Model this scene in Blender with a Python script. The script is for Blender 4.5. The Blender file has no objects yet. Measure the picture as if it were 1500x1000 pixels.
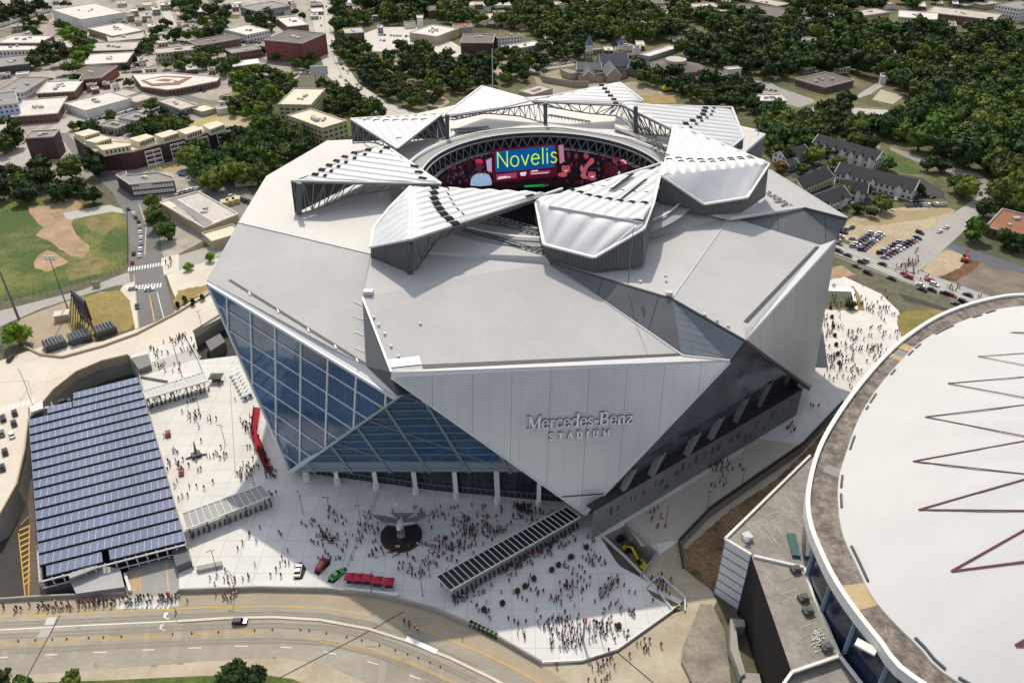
import bpy, bmesh, math, random
import numpy as np
from mathutils import Vector, Matrix
from mathutils.geometry import tessellate_polygon
R=math.radians; PI=math.pi
random.seed(7)
scene=bpy.context.scene
col=scene.collection
# ---------------- camera -------------------------------------------------
F=1167.0; PITCH=R(33.7); H=193.0
CAM=Vector((0,0,H))
FW=Vector((0,math.cos(PITCH),-math.sin(PITCH))); UP=Vector((0,math.sin(PITCH),math.cos(PITCH))); RT=Vector((1,0,0))
def ray(u,v): return FW*F+RT*(u-750)-UP*(v-500)
def P(u,v,z=0.0):                       # ground position seen at a photo point, for a height z
    d=ray(u,v); return CAM+d*((z-H)/d.z)
def PY(u,v,Y):                          # same for a known distance
    d=ray(u,v); return CAM+d*(Y/d.y)
def PL(u,v,pl):                         # on a plane (point, normal)
    d=ray(u,v); return CAM+d*((pl[0]-CAM).dot(pl[1])/d.dot(pl[1]))
def plane(a,b,c):
    n=(b-a).cross(c-a).normalized()
    if n.z<0: n=-n
    return (a,n)
cd=bpy.data.cameras.new('camera'); cam=bpy.data.objects.new('camera',cd); col.objects.link(cam)
cam.location=CAM; cam.rotation_euler=(PI/2-PITCH,0,0)
cd.sensor_width=36; cd.lens=36*F/1500; cd.clip_start=1; cd.clip_end=12000
scene.camera=cam
scene.view_settings.view_transform='Standard'; scene.view_settings.look='None'
scene.view_settings.exposure=0.27
# ---------------- light --------------------------------------------------
SUN_EL=R(52); SUN_DIR=Vector((-0.16,1.0,0)).normalized()     # horizontal direction TOWARDS the sun
w=bpy.data.worlds.new('World'); scene.world=w; w.use_nodes=True
nt=w.node_tree; bg=nt.nodes['Background']; sk=nt.nodes.new('ShaderNodeTexSky'); sk.sky_type='NISHITA'; sk.sun_disc=False
sk.sun_elevation=SUN_EL; sk.sun_rotation=math.atan2(SUN_DIR.x,SUN_DIR.y); sk.air_density=1.0; sk.dust_density=1.5
hsv=nt.nodes.new('ShaderNodeHueSaturation'); hsv.inputs['Saturation'].default_value=0.4; nt.links.new(sk.outputs[0],hsv.inputs['Color']); nt.links.new(hsv.outputs[0],bg.inputs[0]); bg.inputs[1].default_value=0.15
sl=bpy.data.lights.new('sun','SUN'); sl.energy=2.6; sl.angle=R(0.8); sl.color=(1,0.90,0.75)
so=bpy.data.objects.new('sun',sl); col.objects.link(so)
sv=Vector((SUN_DIR.x*math.cos(SUN_EL),SUN_DIR.y*math.cos(SUN_EL),math.sin(SUN_EL)))
so.rotation_euler=sv.to_track_quat('Z','Y').to_euler(); so.location=(0,300,400)
# ---------------- materials ----------------------------------------------
MATS={}
def mat(name,rgb,rough=0.7,metal=0.0,var=0.0,scale=0.2,rgb2=None,bump=0.0,detail=6,spec=None,emit=0.0,objcol=False,coord='Object',stretch=None,lo=0.35,hi=0.65,fine=0.0,fscale=4.0,objvar=0.0):
    if name in MATS: return MATS[name]
    m=bpy.data.materials.new(name); m.use_nodes=True; n=m.node_tree.nodes; l=m.node_tree.links
    b=n['Principled BSDF']; b.inputs['Roughness'].default_value=rough; b.inputs['Metallic'].default_value=metal
    if spec is not None: b.inputs['Specular IOR Level'].default_value=spec
    c=(*rgb,1); b.inputs['Base Color'].default_value=c
    out=None
    if objcol:
        oi=n.new('ShaderNodeObjectInfo'); out=oi.outputs['Color']
    if var>0 or rgb2 or fine>0:
        tc=n.new('ShaderNodeTexCoord'); src=tc.outputs[coord]
        if coord=='World':
            g=n.new('ShaderNodeNewGeometry'); src=g.outputs['Position']
        if stretch:
            mp=n.new('ShaderNodeMapping'); mp.inputs['Scale'].default_value=stretch; l.new(src,mp.inputs[0]); src=mp.outputs[0]
        nz=n.new('ShaderNodeTexNoise'); nz.inputs['Scale'].default_value=scale; nz.inputs['Detail'].default_value=detail; nz.inputs['Roughness'].default_value=0.6
        l.new(src,nz.inputs['Vector'])
        if rgb2:
            r=n.new('ShaderNodeMapRange'); r.inputs['From Min'].default_value=lo; r.inputs['From Max'].default_value=hi; l.new(nz.outputs['Fac'],r.inputs[0])
            mx=n.new('ShaderNodeMix'); mx.data_type='RGBA'; l.new(r.outputs[0],mx.inputs[0]); mx.inputs[6].default_value=c; mx.inputs[7].default_value=(*rgb2,1)
            out=mx.outputs[2]
        if var>0:
            r=n.new('ShaderNodeMapRange'); r.inputs['From Min'].default_value=0.3; r.inputs['From Max'].default_value=0.7
            r.inputs['To Min'].default_value=1-var; r.inputs['To Max'].default_value=1+var; l.new(nz.outputs['Fac'],r.inputs[0])
            vm=n.new('ShaderNodeVectorMath'); vm.operation='SCALE'
            if out is None: vm.inputs[0].default_value=rgb
            else: l.new(out,vm.inputs[0])
            l.new(r.outputs[0],vm.inputs['Scale']); out=vm.outputs[0]
        if fine>0:
            nf=n.new('ShaderNodeTexNoise'); nf.inputs['Scale'].default_value=fscale; nf.inputs['Detail'].default_value=4; l.new(src,nf.inputs['Vector'])
            r=n.new('ShaderNodeMapRange'); r.inputs['From Min'].default_value=0.3; r.inputs['From Max'].default_value=0.7
            r.inputs['To Min'].default_value=1-fine; r.inputs['To Max'].default_value=1+fine; l.new(nf.outputs['Fac'],r.inputs[0])
            vm=n.new('ShaderNodeVectorMath'); vm.operation='SCALE'
            if out is None: vm.inputs[0].default_value=rgb
            else: l.new(out,vm.inputs[0])
            l.new(r.outputs[0],vm.inputs['Scale']); out=vm.outputs[0]
        if bump>0:
            bp=n.new('ShaderNodeBump'); bp.inputs['Strength'].default_value=bump; l.new(nz.outputs['Fac'],bp.inputs['Height']); l.new(bp.outputs[0],b.inputs['Normal'])
    if objvar>0:
        oi=n.new('ShaderNodeObjectInfo'); hs=n.new('ShaderNodeHueSaturation')
        for key,amp,base in (('Value',objvar,1.0),('Hue',objvar*0.06,0.5)):
            r=n.new('ShaderNodeMapRange'); r.inputs['To Min'].default_value=base-amp; r.inputs['To Max'].default_value=base+amp
            l.new(oi.outputs['Random'],r.inputs[0]); l.new(r.outputs[0],hs.inputs[key])
        if out is None: hs.inputs['Color'].default_value=c
        else: l.new(out,hs.inputs['Color'])
        out=hs.outputs[0]
    if out is not None: l.new(out,b.inputs['Base Color'])
    if emit>0:
        b.inputs['Emission Color'].default_value=c; b.inputs['Emission Strength'].default_value=emit
    MATS[name]=m; return m
def gridmat(name,rgb,line,sx,sy,mw=0.08,rough=0.5,metal=0.0,offset=0.0,rgb2=None,spec=None,var=0.0,sub=None):
    """panelled surface: UV is in metres; panels sx by sy metres with joints of width mw; sub=(rgb,sx,sy,mw): a second finer joint set"""
    if name in MATS: return MATS[name]
    m=bpy.data.materials.new(name); m.use_nodes=True; n=m.node_tree.nodes; l=m.node_tree.links
    b=n['Principled BSDF']; b.inputs['Roughness'].default_value=rough; b.inputs['Metallic'].default_value=metal
    if spec is not None: b.inputs['Specular IOR Level'].default_value=spec
    uv=n.new('ShaderNodeUVMap')
    def brick(sx,sy,mw,c1,c2,cm):
        t=n.new('ShaderNodeTexBrick'); t.offset=offset; t.squash=1; t.inputs['Scale'].default_value=1
        t.inputs['Brick Width'].default_value=sx; t.inputs['Row Height'].default_value=sy; t.inputs['Mortar Size'].default_value=mw; t.inputs['Mortar Smooth'].default_value=0.1
        for k,cc in (('Color1',c1),('Color2',c2),('Mortar',cm)):
            if cc is not None:
                t.inputs[k].default_value=(*cc,1)
        l.new(uv.outputs[0],t.inputs['Vector']); return t
    c2=rgb2 or rgb
    t=brick(sx,sy,mw,rgb,c2,line); out=t.outputs['Color']
    if sub:
        t2=brick(sub[1],sub[2],sub[3],(1,1,1),(1,1,1),sub[0]); mx=n.new('ShaderNodeMix'); mx.data_type='RGBA'; mx.blend_type='MULTIPLY'; mx.inputs[0].default_value=1
        l.new(out,mx.inputs[6]); l.new(t2.outputs['Color'],mx.inputs[7]); out=mx.outputs[2]
    if var>0:
        nz=n.new('ShaderNodeTexNoise'); nz.inputs['Scale'].default_value=0.08; nz.inputs['Detail'].default_value=5; l.new(uv.outputs[0],nz.inputs['Vector'])
        r=n.new('ShaderNodeMapRange'); r.inputs['From Min'].default_value=0.3; r.inputs['From Max'].default_value=0.7; r.inputs['To Min'].default_value=1-var; r.inputs['To Max'].default_value=1+var
        l.new(nz.outputs['Fac'],r.inputs[0]); vm=n.new('ShaderNodeVectorMath'); vm.operation='SCALE'; l.new(out,vm.inputs[0]); l.new(r.outputs[0],vm.inputs['Scale']); out=vm.outputs[0]
    l.new(out,b.inputs['Base Color']); MATS[name]=m; return m
# ---------------- mesh builder -------------------------------------------
class MB:
    def __init__(s): s.v=[]; s.f=[]; s.m=[]; s.uv={}; s.mi=0
    def add(s,vs,fs,mi=None,uvs=None):
        o=len(s.v); s.v+= [tuple(x) for x in vs]
        for k,f in enumerate(fs):
            if uvs is not None: s.uv[len(s.f)]=[uvs[i] for i in f]
            s.f.append(tuple(i+o for i in f)); s.m.append(s.mi if mi is None else mi)
    def box(s,c,sz,rot=0.0,mi=None,bottom=True):       # centre of base, size, rotation about z
        cx,cy,cz=c; a,b,h=sz[0]/2,sz[1]/2,sz[2]; co,si=math.cos(rot),math.sin(rot)
        vs=[]
        for z in (0,h):
            for x,y in ((-a,-b),(a,-b),(a,b),(-a,b)): vs.append((cx+x*co-y*si,cy+x*si+y*co,cz+z))
        w1,w2=2*a,2*b
        s.add(vs,[(4,5,6,7)],mi,[(0,0)]*4+[(0,0),(w1,0),(w1,w2),(0,w2)])
        q=[(0,1,5,4),(1,2,6,5),(2,3,7,6),(3,0,4,7)]
        for f,wd in zip(q,(w1,w2,w1,w2)):
            s.add([vs[i] for i in f],[(0,1,2,3)],mi,[(0,0),(wd,0),(wd,h),(0,h)])
        if bottom: s.add([vs[i] for i in (3,2,1,0)],[(0,1,2,3)],mi,[(0,0)]*4)
    def poly(s,pts,mi=None,udir=None,org=None):         # any planar polygon (3D), uv in metres
        pts=[Vector(p) for p in pts]
        n=Vector((0,0,0))
        for i in range(len(pts)): n+= (pts[i]-pts[0]).cross(pts[(i+1)%len(pts)]-pts[0])
        n.normalize()
        if n.z<-1e-3: pts=pts[::-1]; n=-n
        ud=(udir or Vector((1,0,0))); ud=(ud-n*ud.dot(n))
        if ud.length<1e-3: ud=Vector((0,1,0))-n*n.y
        ud.normalize(); vd=n.cross(ud); o=org or Vector((0,0,0))
        uvs=[((p-o).dot(ud),(p-o).dot(vd)) for p in pts]
        tr=tessellate_polygon([pts]) if len(pts)>4 else [tuple(range(len(pts)))]
        out=[]
        for t in tr:
            if len(t)==3:
                a=(pts[t[1]]-pts[t[0]]).cross(pts[t[2]]-pts[t[0]])
                if a.dot(n)<0: t=t[::-1]
            out.append(tuple(t))
        s.add(pts,out,mi,uvs)
    def prism(s,pts,h,mi=None,mis=None,top=True):       # vertical extrusion of a ground polygon, pts at base z
        pts=[Vector(p) for p in pts]
        if sum(pts[i].x*pts[(i+1)%len(pts)].y-pts[(i+1)%len(pts)].x*pts[i].y for i in range(len(pts)))<0: pts=pts[::-1]
        up=Vector((0,0,h)); n=len(pts)
        for i in range(n):
            a,b=pts[i],pts[(i+1)%n]; L=(b-a).length
            s.add([a,b,b+up,a+up],[(0,1,2,3)],mis if mis is not None else mi,[(0,0),(L,0),(L,h),(0,h)])
        if top: s.poly([p+up for p in pts],mi)
        s.poly(pts,mi) if False else None
    def bar(s,a,b,w,h=None,mi=None,up=None):            # rectangular bar
        a,b=Vector(a),Vector(b); h=h or w; d=(b-a)
        if d.length<1e-4: return
        d.normalize(); u=up or Vector((0,0,1))
        x=d.cross(u)
        if x.length<1e-3: x=d.cross(Vector((0,1,0)))
        x.normalize(); y=x.cross(d).normalized()
        vs=[]
        for p in (a,b):
            for i,j in ((-1,-1),(1,-1),(1,1),(-1,1)): vs.append(p+x*i*w/2+y*j*h/2)
        s.add(vs,[(0,3,2,1),(4,5,6,7),(0,1,5,4),(1,2,6,5),(2,3,7,6),(3,0,4,7)],mi)
    def tube(s,pts,r,n=6,mi=None):
        for a,b in zip(pts[:-1],pts[1:]): s.cyl(a,b,r,r,n,mi)
    def cyl(s,a,b,r0,r1,n=8,mi=None,cap=True):
        a,b=Vector(a),Vector(b); d=(b-a).normalized(); x=d.cross(Vector((0,0,1)))
        if x.length<1e-3: x=Vector((1,0,0))
        x.normalize(); y=d.cross(x); vs=[]
        for p,r in ((a,r0),(b,r1)):
            for k in range(n):
                t=2*PI*k/n; vs.append(p+(x*math.cos(t)+y*math.sin(t))*r)
        fs=[(k,(k+1)%n,n+(k+1)%n,n+k) for k in range(n)]
        if cap: fs+= [tuple(range(n))[::-1],tuple(range(n,2*n))]
        s.add(vs,fs,mi)
    def blob(s,c,r,seed=0,jit=0.2,mi=None,sub=1):
        vs,fs=ico(sub); rr=random.Random(seed)
        s.add([(c[0]+v[0]*r[0]*(1+rr.uniform(-jit,jit)),c[1]+v[1]*r[1]*(1+rr.uniform(-jit,jit)),c[2]+v[2]*r[2]*(1+rr.uniform(-jit,jit))) for v in vs],fs,mi)
    def mesh(s,name,mats):
        me=bpy.data.meshes.new(name); me.from_pydata(s.v,[],s.f)
        for m in (mats if isinstance(mats,(list,tuple)) else [mats]): me.materials.append(m)
        me.polygons.foreach_set('material_index',s.m)
        if s.uv:
            L=me.uv_layers.new(name='UVMap').data; k=0
            for i,f in enumerate(s.f):
                u=s.uv.get(i)
                for j in range(len(f)):
                    if u: L[k].uv=u[j]
                    k+=1
        me.update(); return me
    def build(s,name,mats,parent=None,loc=None,smooth=False):
        me=s.mesh(name,mats)
        if smooth: me.polygons.foreach_set('use_smooth',[True]*len(me.polygons))
        o=bpy.data.objects.new(name,me); col.objects.link(o)
        if parent is not None: o.parent=parent; o.matrix_parent_inverse=Matrix.Translation(-Vector(parent.location))
        return o
_ico={}
def ico(sub=1):
    if sub not in _ico:
        bm=bmesh.new(); bmesh.ops.create_icosphere(bm,subdivisions=sub,radius=1); _ico[sub]=([tuple(v.co) for v in bm.verts],[tuple(v.index for v in f.verts) for f in bm.faces]); bm.free()
    return _ico[sub]
def tag(o,label=None,cat=None,group=None,kind=None):
    if label: o['label']=label
    if cat: o['category']=cat
    if group: o['group']=group
    if kind: o['kind']=kind
    return o
def empty(name,loc,label,cat,group=None,rz=0):
    o=bpy.data.objects.new(name,None); col.objects.link(o); o.location=loc; o.rotation_euler=(0,0,rz); o.empty_display_size=1
    return tag(o,label,cat,group)
def copy_tree(o,parent=None):
    c=o.copy(); col.objects.link(c)
    if parent is not None: c.parent=parent
    for ch in o.children: copy_tree(ch,c)
    return c
def place(o,loc,rz=0,label=None,group=None,scale=None):
    o.location=loc; o.rotation_euler=(0,0,rz)
    if label: o['label']=label
    if group: o['group']=group
    if scale is not None: o.scale=(scale,)*3 if not isinstance(scale,(tuple,list)) else scale
    return o
def clipseg(poly2,p,d):          # clip line p+t d by convex polygon (2D list) -> t0,t1
    t0,t1=-1e9,1e9; n=len(poly2); ar=sum(poly2[i][0]*poly2[(i+1)%n][1]-poly2[(i+1)%n][0]*poly2[i][1] for i in range(n)); sg=1 if ar>0 else -1
    for i in range(n):
        a,b=poly2[i],poly2[(i+1)%n]; nx,ny=-(b[1]-a[1])*sg,(b[0]-a[0])*sg
        num=(p[0]-a[0])*nx+(p[1]-a[1])*ny; den=d[0]*nx+d[1]*ny
        if abs(den)<1e-9:
            if num<0: return None
            continue
        t=-num/den
        if den>0: t0=max(t0,t)
        else: t1=min(t1,t)
    return (t0,t1) if t1>t0 else None
def frame(pts,udir):
    pts=[Vector(p) for p in pts]; n=(pts[1]-pts[0]).cross(pts[2]-pts[0]).normalized()
    if n.dot(CAM-pts[0])<0: n=-n
    u=(udir-n*udir.dot(n)).normalized(); v=n.cross(u); return pts[0],u,v,n
def bars_on(mb,pts,udir,ang,spacing,w,d,off=0.15,start=0.5):
    """parallel bars over a convex planar polygon, at angle ang (deg) from udir"""
    o,u,v,n=frame(pts,udir); p2=[((p-o).dot(u),(p-o).dot(v)) for p in pts]
    a=R(ang); dx,dy=math.cos(a),math.sin(a); nx,ny=-dy,dx
    s=[p[0]*nx+p[1]*ny for p in p2]; k=min(s)+spacing*start
    while k<max(s):
        c=clipseg(p2,(nx*k,ny*k),(dx,dy))
        if c:
            A=o+u*(nx*k+dx*c[0])+v*(ny*k+dy*c[0])+n*off; B=o+u*(nx*k+dx*c[1])+v*(ny*k+dy*c[1])+n*off
            mb.bar(A,B,w,d,up=n)
        k+=spacing
def slab(pts,t,mb,mi=None,mis=None):      # polygon with thickness downwards
    pts=[Vector(p) for p in pts]; dn=Vector((0,0,-t)); n=len(pts)
    mb.poly(pts,mi)
    for i in range(n):
        a,b=pts[i],pts[(i+1)%n]; L=(b-a).length
        mb.add([a,b,b+dn,a+dn],[(0,1,2,3)],mis if mis is not None else mi,[(0,0),(L,0),(L,t),(0,t)])
# ================= stadium ==================================================
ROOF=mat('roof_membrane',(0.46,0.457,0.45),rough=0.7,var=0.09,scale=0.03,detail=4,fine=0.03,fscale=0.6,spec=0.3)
ROOFW=mat('roof_membrane_sunlit',(0.60,0.585,0.555),rough=0.7,spec=.3,var=0.04,scale=0.03,fine=0.03,fscale=0.6)  # same membrane, with the brightness of the sun-facing planes put into its colour
TRIM=mat('trim_metal',(0.55,0.56,0.57),rough=0.4,var=0.04,scale=0.3)
TRIMW=mat('white_trim',(0.64,0.64,0.63),rough=0.4)
DARKGAP=mat('gutter_dark',(0.06,0.06,0.065),rough=0.6)
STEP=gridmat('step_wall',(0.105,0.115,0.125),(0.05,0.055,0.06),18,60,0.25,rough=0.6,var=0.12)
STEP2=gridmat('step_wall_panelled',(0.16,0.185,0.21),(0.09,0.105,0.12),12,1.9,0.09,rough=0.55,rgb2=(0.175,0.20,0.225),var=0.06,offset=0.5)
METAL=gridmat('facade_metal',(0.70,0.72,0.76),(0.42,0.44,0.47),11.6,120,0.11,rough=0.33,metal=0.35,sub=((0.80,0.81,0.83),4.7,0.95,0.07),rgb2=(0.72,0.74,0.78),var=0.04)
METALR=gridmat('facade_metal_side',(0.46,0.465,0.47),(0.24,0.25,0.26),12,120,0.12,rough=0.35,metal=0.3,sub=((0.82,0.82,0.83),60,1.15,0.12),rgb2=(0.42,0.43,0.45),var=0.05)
GLASSB=gridmat('facade_glass',(0.018,0.09,0.205),(0.06,0.15,0.26),12.2,7.4,0.05,rough=0.06,spec=1.0,rgb2=(0.05,0.12,0.19),var=0.45)
GLASSL=gridmat('facade_glass_louvred',(0.010,0.05,0.125),(0.06,0.13,0.22),0.95,60,0.16,rough=0.12,spec=0.7,rgb2=(0.014,0.065,0.15),var=0.2)
GLASSD=gridmat('facade_glass_dark',(0.06,0.075,0.105),(0.09,0.105,0.125),9,5,0.05,rough=0.12,spec=0.9,rgb2=(0.08,0.10,0.135),var=0.5)  # lifted colour and uneven tone stand in for soft reflections
GLASSG=gridmat('ground_floor_glass',(0.012,0.016,0.026),(0.06,0.065,0.075),2.2,2.6,0.07,rough=0.12,rgb2=(0.02,0.026,0.038),spec=0.7)
MULL=mat('mullion_metal',(0.62,0.65,0.69),rough=0.35,metal=0.2)
MULLD=mat('mullion_grey',(0.24,0.28,0.33),rough=0.4,metal=0.3)
BASEW=mat('base_wall',(0.21,0.215,0.225),rough=0.6,var=0.15,scale=0.06,fine=0.05,fscale=0.8)
CONCF=mat('fin_concrete',(0.24,0.24,0.24),rough=0.7,var=0.06,scale=0.4)
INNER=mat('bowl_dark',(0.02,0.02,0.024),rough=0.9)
st=empty('stadium',P(760,560,0),'huge angular grey stadium with pinwheel roof of white ribbed petals and a blue glass facade','stadium')
def V3(u,v,z): return P(u,v,z)
def spoly(name,pts,m,udir=None,org=None,t=0):
    mb=MB()
    if t: slab(pts,t,mb)
    else: mb.poly(pts,0,udir,org)
    return mb.build(name,m,st)
# --- front wing
w1=P(531,436,67); fa=P(573,545,60); fb=P(1000,521,55.8)
plF=plane(w1,fa,fb)
f2=PL(806,386,plF); fe=PL(1068,527,plF)
fcr=PL(700,400,plF)
ring_z=70
def RZ(u,v,z=ring_z): return P(u,v,z)
# crease on the front wing runs from w1 to the right
cr1=PL(640,412,plF); cr2=PL(760,392,plF)
# --- left wing
l_e=P(582,580,53.6); l_a=P(303,410,61.5); l_s=P(536,536,57)
plL=plane(l_s,P(543,372,67.6),l_a)
lB=PL(349,326,plL); lC=PL(543,372,plL); lW=PL(531,436,plL)
# --- right wing
r_a=P(1092,497,60); r_b=P(1225,350,54)
plR=plane(r_a,P(985,436,66.5),P(1202,359,55))
r_c=PL(985,436,plR); r_d=PL(1069,318,plR); r_e=PL(1202,359,plR)
# roof facets
def facet(name,pts,m=ROOF,t=1.2): return spoly(name,pts,m,t=t)
facet('wing_roof',[w1,fa,fb,f2,cr2,cr1])
fd=P(545,366,68.5); fk=P(690,330,70.5); fk2=P(790,345,70.5); fk3=P(800,376,69)
facet('wing_roof',[w1,cr1,cr2,f2,fk3,fk2,fk,fd])
facet('wing_roof',[lB,l_a,l_s,lW,lC])
lD=P(390,258,65); lE=P(479,206,62); lF=P(520,204,64); lG=P(640,262,71); lH=P(560,330,68)
plLB=plane(lB,lC,lD)
lD=P(390,258,64); lE=P(479,206,62); lF=P(525,204,63.5); lI=P(640,262,69.8)
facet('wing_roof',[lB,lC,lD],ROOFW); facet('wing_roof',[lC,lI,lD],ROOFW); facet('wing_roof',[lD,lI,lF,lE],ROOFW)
facet('wing_roof',[r_c,r_a,r_e,r_d])
r_f=P(960,296,70.5); r_g=P(880,330,70.5)
facet('wing_roof',[f2+Vector((0,0,.4)),r_c,r_d,r_f,P(790,300,71),P(785,345,71)])
# right wing: continuation right of the crease up to the back step wall
b_t=P(1241,319,61); b_b=P(1128,249,63); b_l=P(1178,303,63.5); b_s=P(1069,319,66)
plB=plane(b_t,b_b,b_s); b_l=PL(1178,303,plB)
facet('wing_roof',[b_t,b_b,P(1050,215,68),P(985,235,71),P(960,290,71),b_s,b_l])
# back wings
k1=P(1122,196,60); k2=P(1088,188,63); k3=P(1085,235,65)
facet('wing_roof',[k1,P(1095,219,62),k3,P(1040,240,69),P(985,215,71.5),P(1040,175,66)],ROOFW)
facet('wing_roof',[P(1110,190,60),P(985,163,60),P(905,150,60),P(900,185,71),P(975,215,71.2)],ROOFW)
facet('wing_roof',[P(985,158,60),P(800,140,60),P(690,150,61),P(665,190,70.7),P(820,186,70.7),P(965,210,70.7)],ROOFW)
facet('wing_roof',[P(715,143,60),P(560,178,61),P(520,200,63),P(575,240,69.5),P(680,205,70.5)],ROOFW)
# --- parapet strip + gutter along each outer edge
def parapet(a,b,inn,w,drop,gapfrom,gapto,m=TRIM):
    """strip outside the gutter. a,b outer corners, inn inward direction"""
    pass
# front fascia strip
g1=PL(622,538,plF); g2=PL(997,520.5,plF)
mb=MB(); off=Vector((0,0,0.12))
def strip(mb,pl,px,zoff=0.1,mi=0): mb.poly([PL(u,v,pl)+Vector((0,0,zoff)) for u,v in px],mi)
strip(mb,plF,[(618,534),(996,517.5),(998,521),(619,540)])
mb.build('gutter',DARKGAP,st)
mb=MB(); strip(mb,plL,[(334,411),(338,409.5),(537,532),(537,537)]); mb.build('gutter',DARKGAP,st)
mb=MB()
for t in (0.155,0.36,0.58,0.775,0.93):
    u,v=334+203*t,411+126*t; a=PL(u-1,v-2.5,plL); b=PL(u+1.5,v+2.5,plL); mb.bar(a+off*2,b+off*2,0.35,0.3)
mb.build('gutter_bridge',TRIMW,st)
mb=MB(); strip(mb,plR,[(1089,471),(1095,474),(1201,362),(1195,361)]); mb.build('gutter',DARKGAP,st)
mb=MB(); strip(mb,plF,[(566,528),(614,522),(618,534),(571,539)],0.25); mb.build('roof_hatch',TRIMW,st)
mb=MB()
for u,v in ((548,466),(555,477),(564,490),(573,508),(584,523),(616,475),(1000,512),(950,460)): 
    p=PL(u,v,plF); mb.box(p-Vector((0,0,.2)),(0.7,0.7,0.9))
mb.box(PL(540,430,plF),(3,2,1.2)); mb.build('roof_vent',TRIM,st)
mb=MB()
for u,v in ((1032,462),(1050,470),(1066,478),(975,405),(938,414)): mb.box(PL(u,v,plR)-Vector((0,0,.2)),(0.9,0.9,0.9))
mb.box(PL(980,431,plR),(2,1.6,1)); mb.build('roof_vent',TRIM,st)
# roof seams (narrow joint covers)
mb=MB()
for t in (0.12,0.33,0.56,0.8):
    a=PL(531+4*t,436+100*t,plL); b=PL(517+4*t,430+100*t,plL); mb.bar(a+off,b+off,0.25,0.2)
mb.bar(PL(349,326,plL)+off,PL(543,372,plL)+off,0.5,0.25)
mb.bar(r_c+off,r_d+off,0.4,0.2)
mb.build('roof_joint',TRIM,st)
# --- front metal panel (lettering wall)
fa2=P(573,553,58.8); fe2=P(1069,530,53.6); tip=P(857,753,6.0)
facA,facB,facC=fa2,fe2,tip
udF=(fe2-fa2).normalized()
mb=MB(); mb.poly([fa2,tip,fe2],0,udF,fa2)
mb.build('metal_facade',METAL,st)
mb=MB(); mb.poly([fa,fa2,fe2,fe]); mb.poly([fb,fe,fa,PL(580,541,plF)]); mb.build('parapet',TRIMW,st)
mb=MB(); oF,uF,vF,nF=frame([fa2,tip,fe2],udF)
mb.bar(fa2+nF*.1,tip+nF*.1,0.5,0.6,up=nF); mb.bar(fe2+nF*.1,tip+nF*.1,0.5,0.6,up=nF); mb.build('facade_edge',TRIMW,st)
plFac=(fa2,nF)
mb=MB(); a=PL(824,727,plFac)+nF*.12; b=PL(889,722,plFac)+nF*.12; mb.bar(a,b,0.35,0.2,up=nF); mb.build('facade_joint',DARKGAP,st)
# body behind the panel (so there is no see-through)
# --- left glass facade
gt=P(426,690,2.0); g_l=l_a+Vector((0,0,-1.6)); 
mb=MB(); l_a2=P(305,416,60.6); l_e2=P(580,583,53.2)
mb.poly([l_a,l_a2,l_e2,l_e]); 
# fascia strip outside gutter on left wing
mb.poly([l_a,PL(334,411,plL),l_s,l_e]); mb.build('parapet',TRIMW,st)
udL=(l_e2-l_a2).normalized()
plG=plane(l_a2,l_e2,gt); n_=plG[1]
if n_.dot(CAM-l_a2)<0: n_=-n_
gq=[l_a2,PL(400,632,plG),gt,l_e2]
mb=MB(); mb.poly(gq,0,udL,l_a2); mb.build('glass_facade',GLASSB,st)
mb=MB(); lq=[PL(443,486,plG)+n_*.06,PL(400,640,plG)+n_*.06,PL(426,690,plG)+n_*.06,PL(580,583,plG)+n_*.06]
lq=[PL(436,500,plG)+n_*.06,PL(405,600,plG)+n_*.06,PL(430,680,plG)+n_*.06,PL(579,583,plG)+n_*.06]
mb.poly(lq,0,udL,l_a2); mb.build('louvre_band',GLASSL,st)
mb=MB(); bars_on(mb,gq,udL,0,7.4,0.34,0.4,0.2,0.75)
bars_on(mb,gq,udL,90,12.2,0.6,0.5,0.2,0.3)
for a,b in ((0,1),(1,2),(3,0)): mb.bar(gq[a]+n_*.2,gq[b]+n_*.2,0.9,0.9,up=n_)
mb.build('mullion_grid',MULL,st)
# return of glass round the left corner
mb=MB(); lb2=lB+Vector((3,-2,-2)); c1=P(400,632,0)+Vector((4,30,0)); 
mb.poly([l_a2,PL(400,632,plG),PL(400,632,plG)+Vector((10,50,-6)),lB+Vector((0,0,-1.2))]); mb.build('glass_facade',GLASSD,st)
# --- front left glass facade
h1=P(598,571,50.0); h2=P(426,690,2.0); h3=P(770,690,16)
plH=plane(h1,P(440,690,4.2),P(750,690,15.5)); nH=plH[1]
if nH.dot(CAM-h1)<0: nH=-nH
H1=PL(600,566,plH); H2=PL(424,691,plH); H3=PL(775,691,plH)
udH=(H3-H2).normalized()
hq=[H1,H2,H3]
mb=MB(); mb.poly(hq,0,udH,H2); mb.build('glass_facade',GLASSL,st)
mb=MB(); bars_on(mb,hq,udH,0,3.6,0.3,0.5,0.15,0.6); bars_on(mb,hq,udH,100,13.5,0.9,0.7,0.2,0.45)
bars_on(mb,hq,udH,-32,17,0.35,0.3,0.2,0.5)
mb.build('mullion_grid',MULLD,st)
mb=MB(); mb.bar(H1+nH*.5,H2+nH*.5,1.1,1.2,up=nH); mb.build('facade_edge',TRIM,st)
mb=MB(); mb.bar(H1+nH*1.1+Vector((0,0,.6)),H2+nH*1.1+Vector((0,0,.6)),0.25,0.3,up=nH); mb.build('facade_edge',TRIMW,st)
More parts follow.
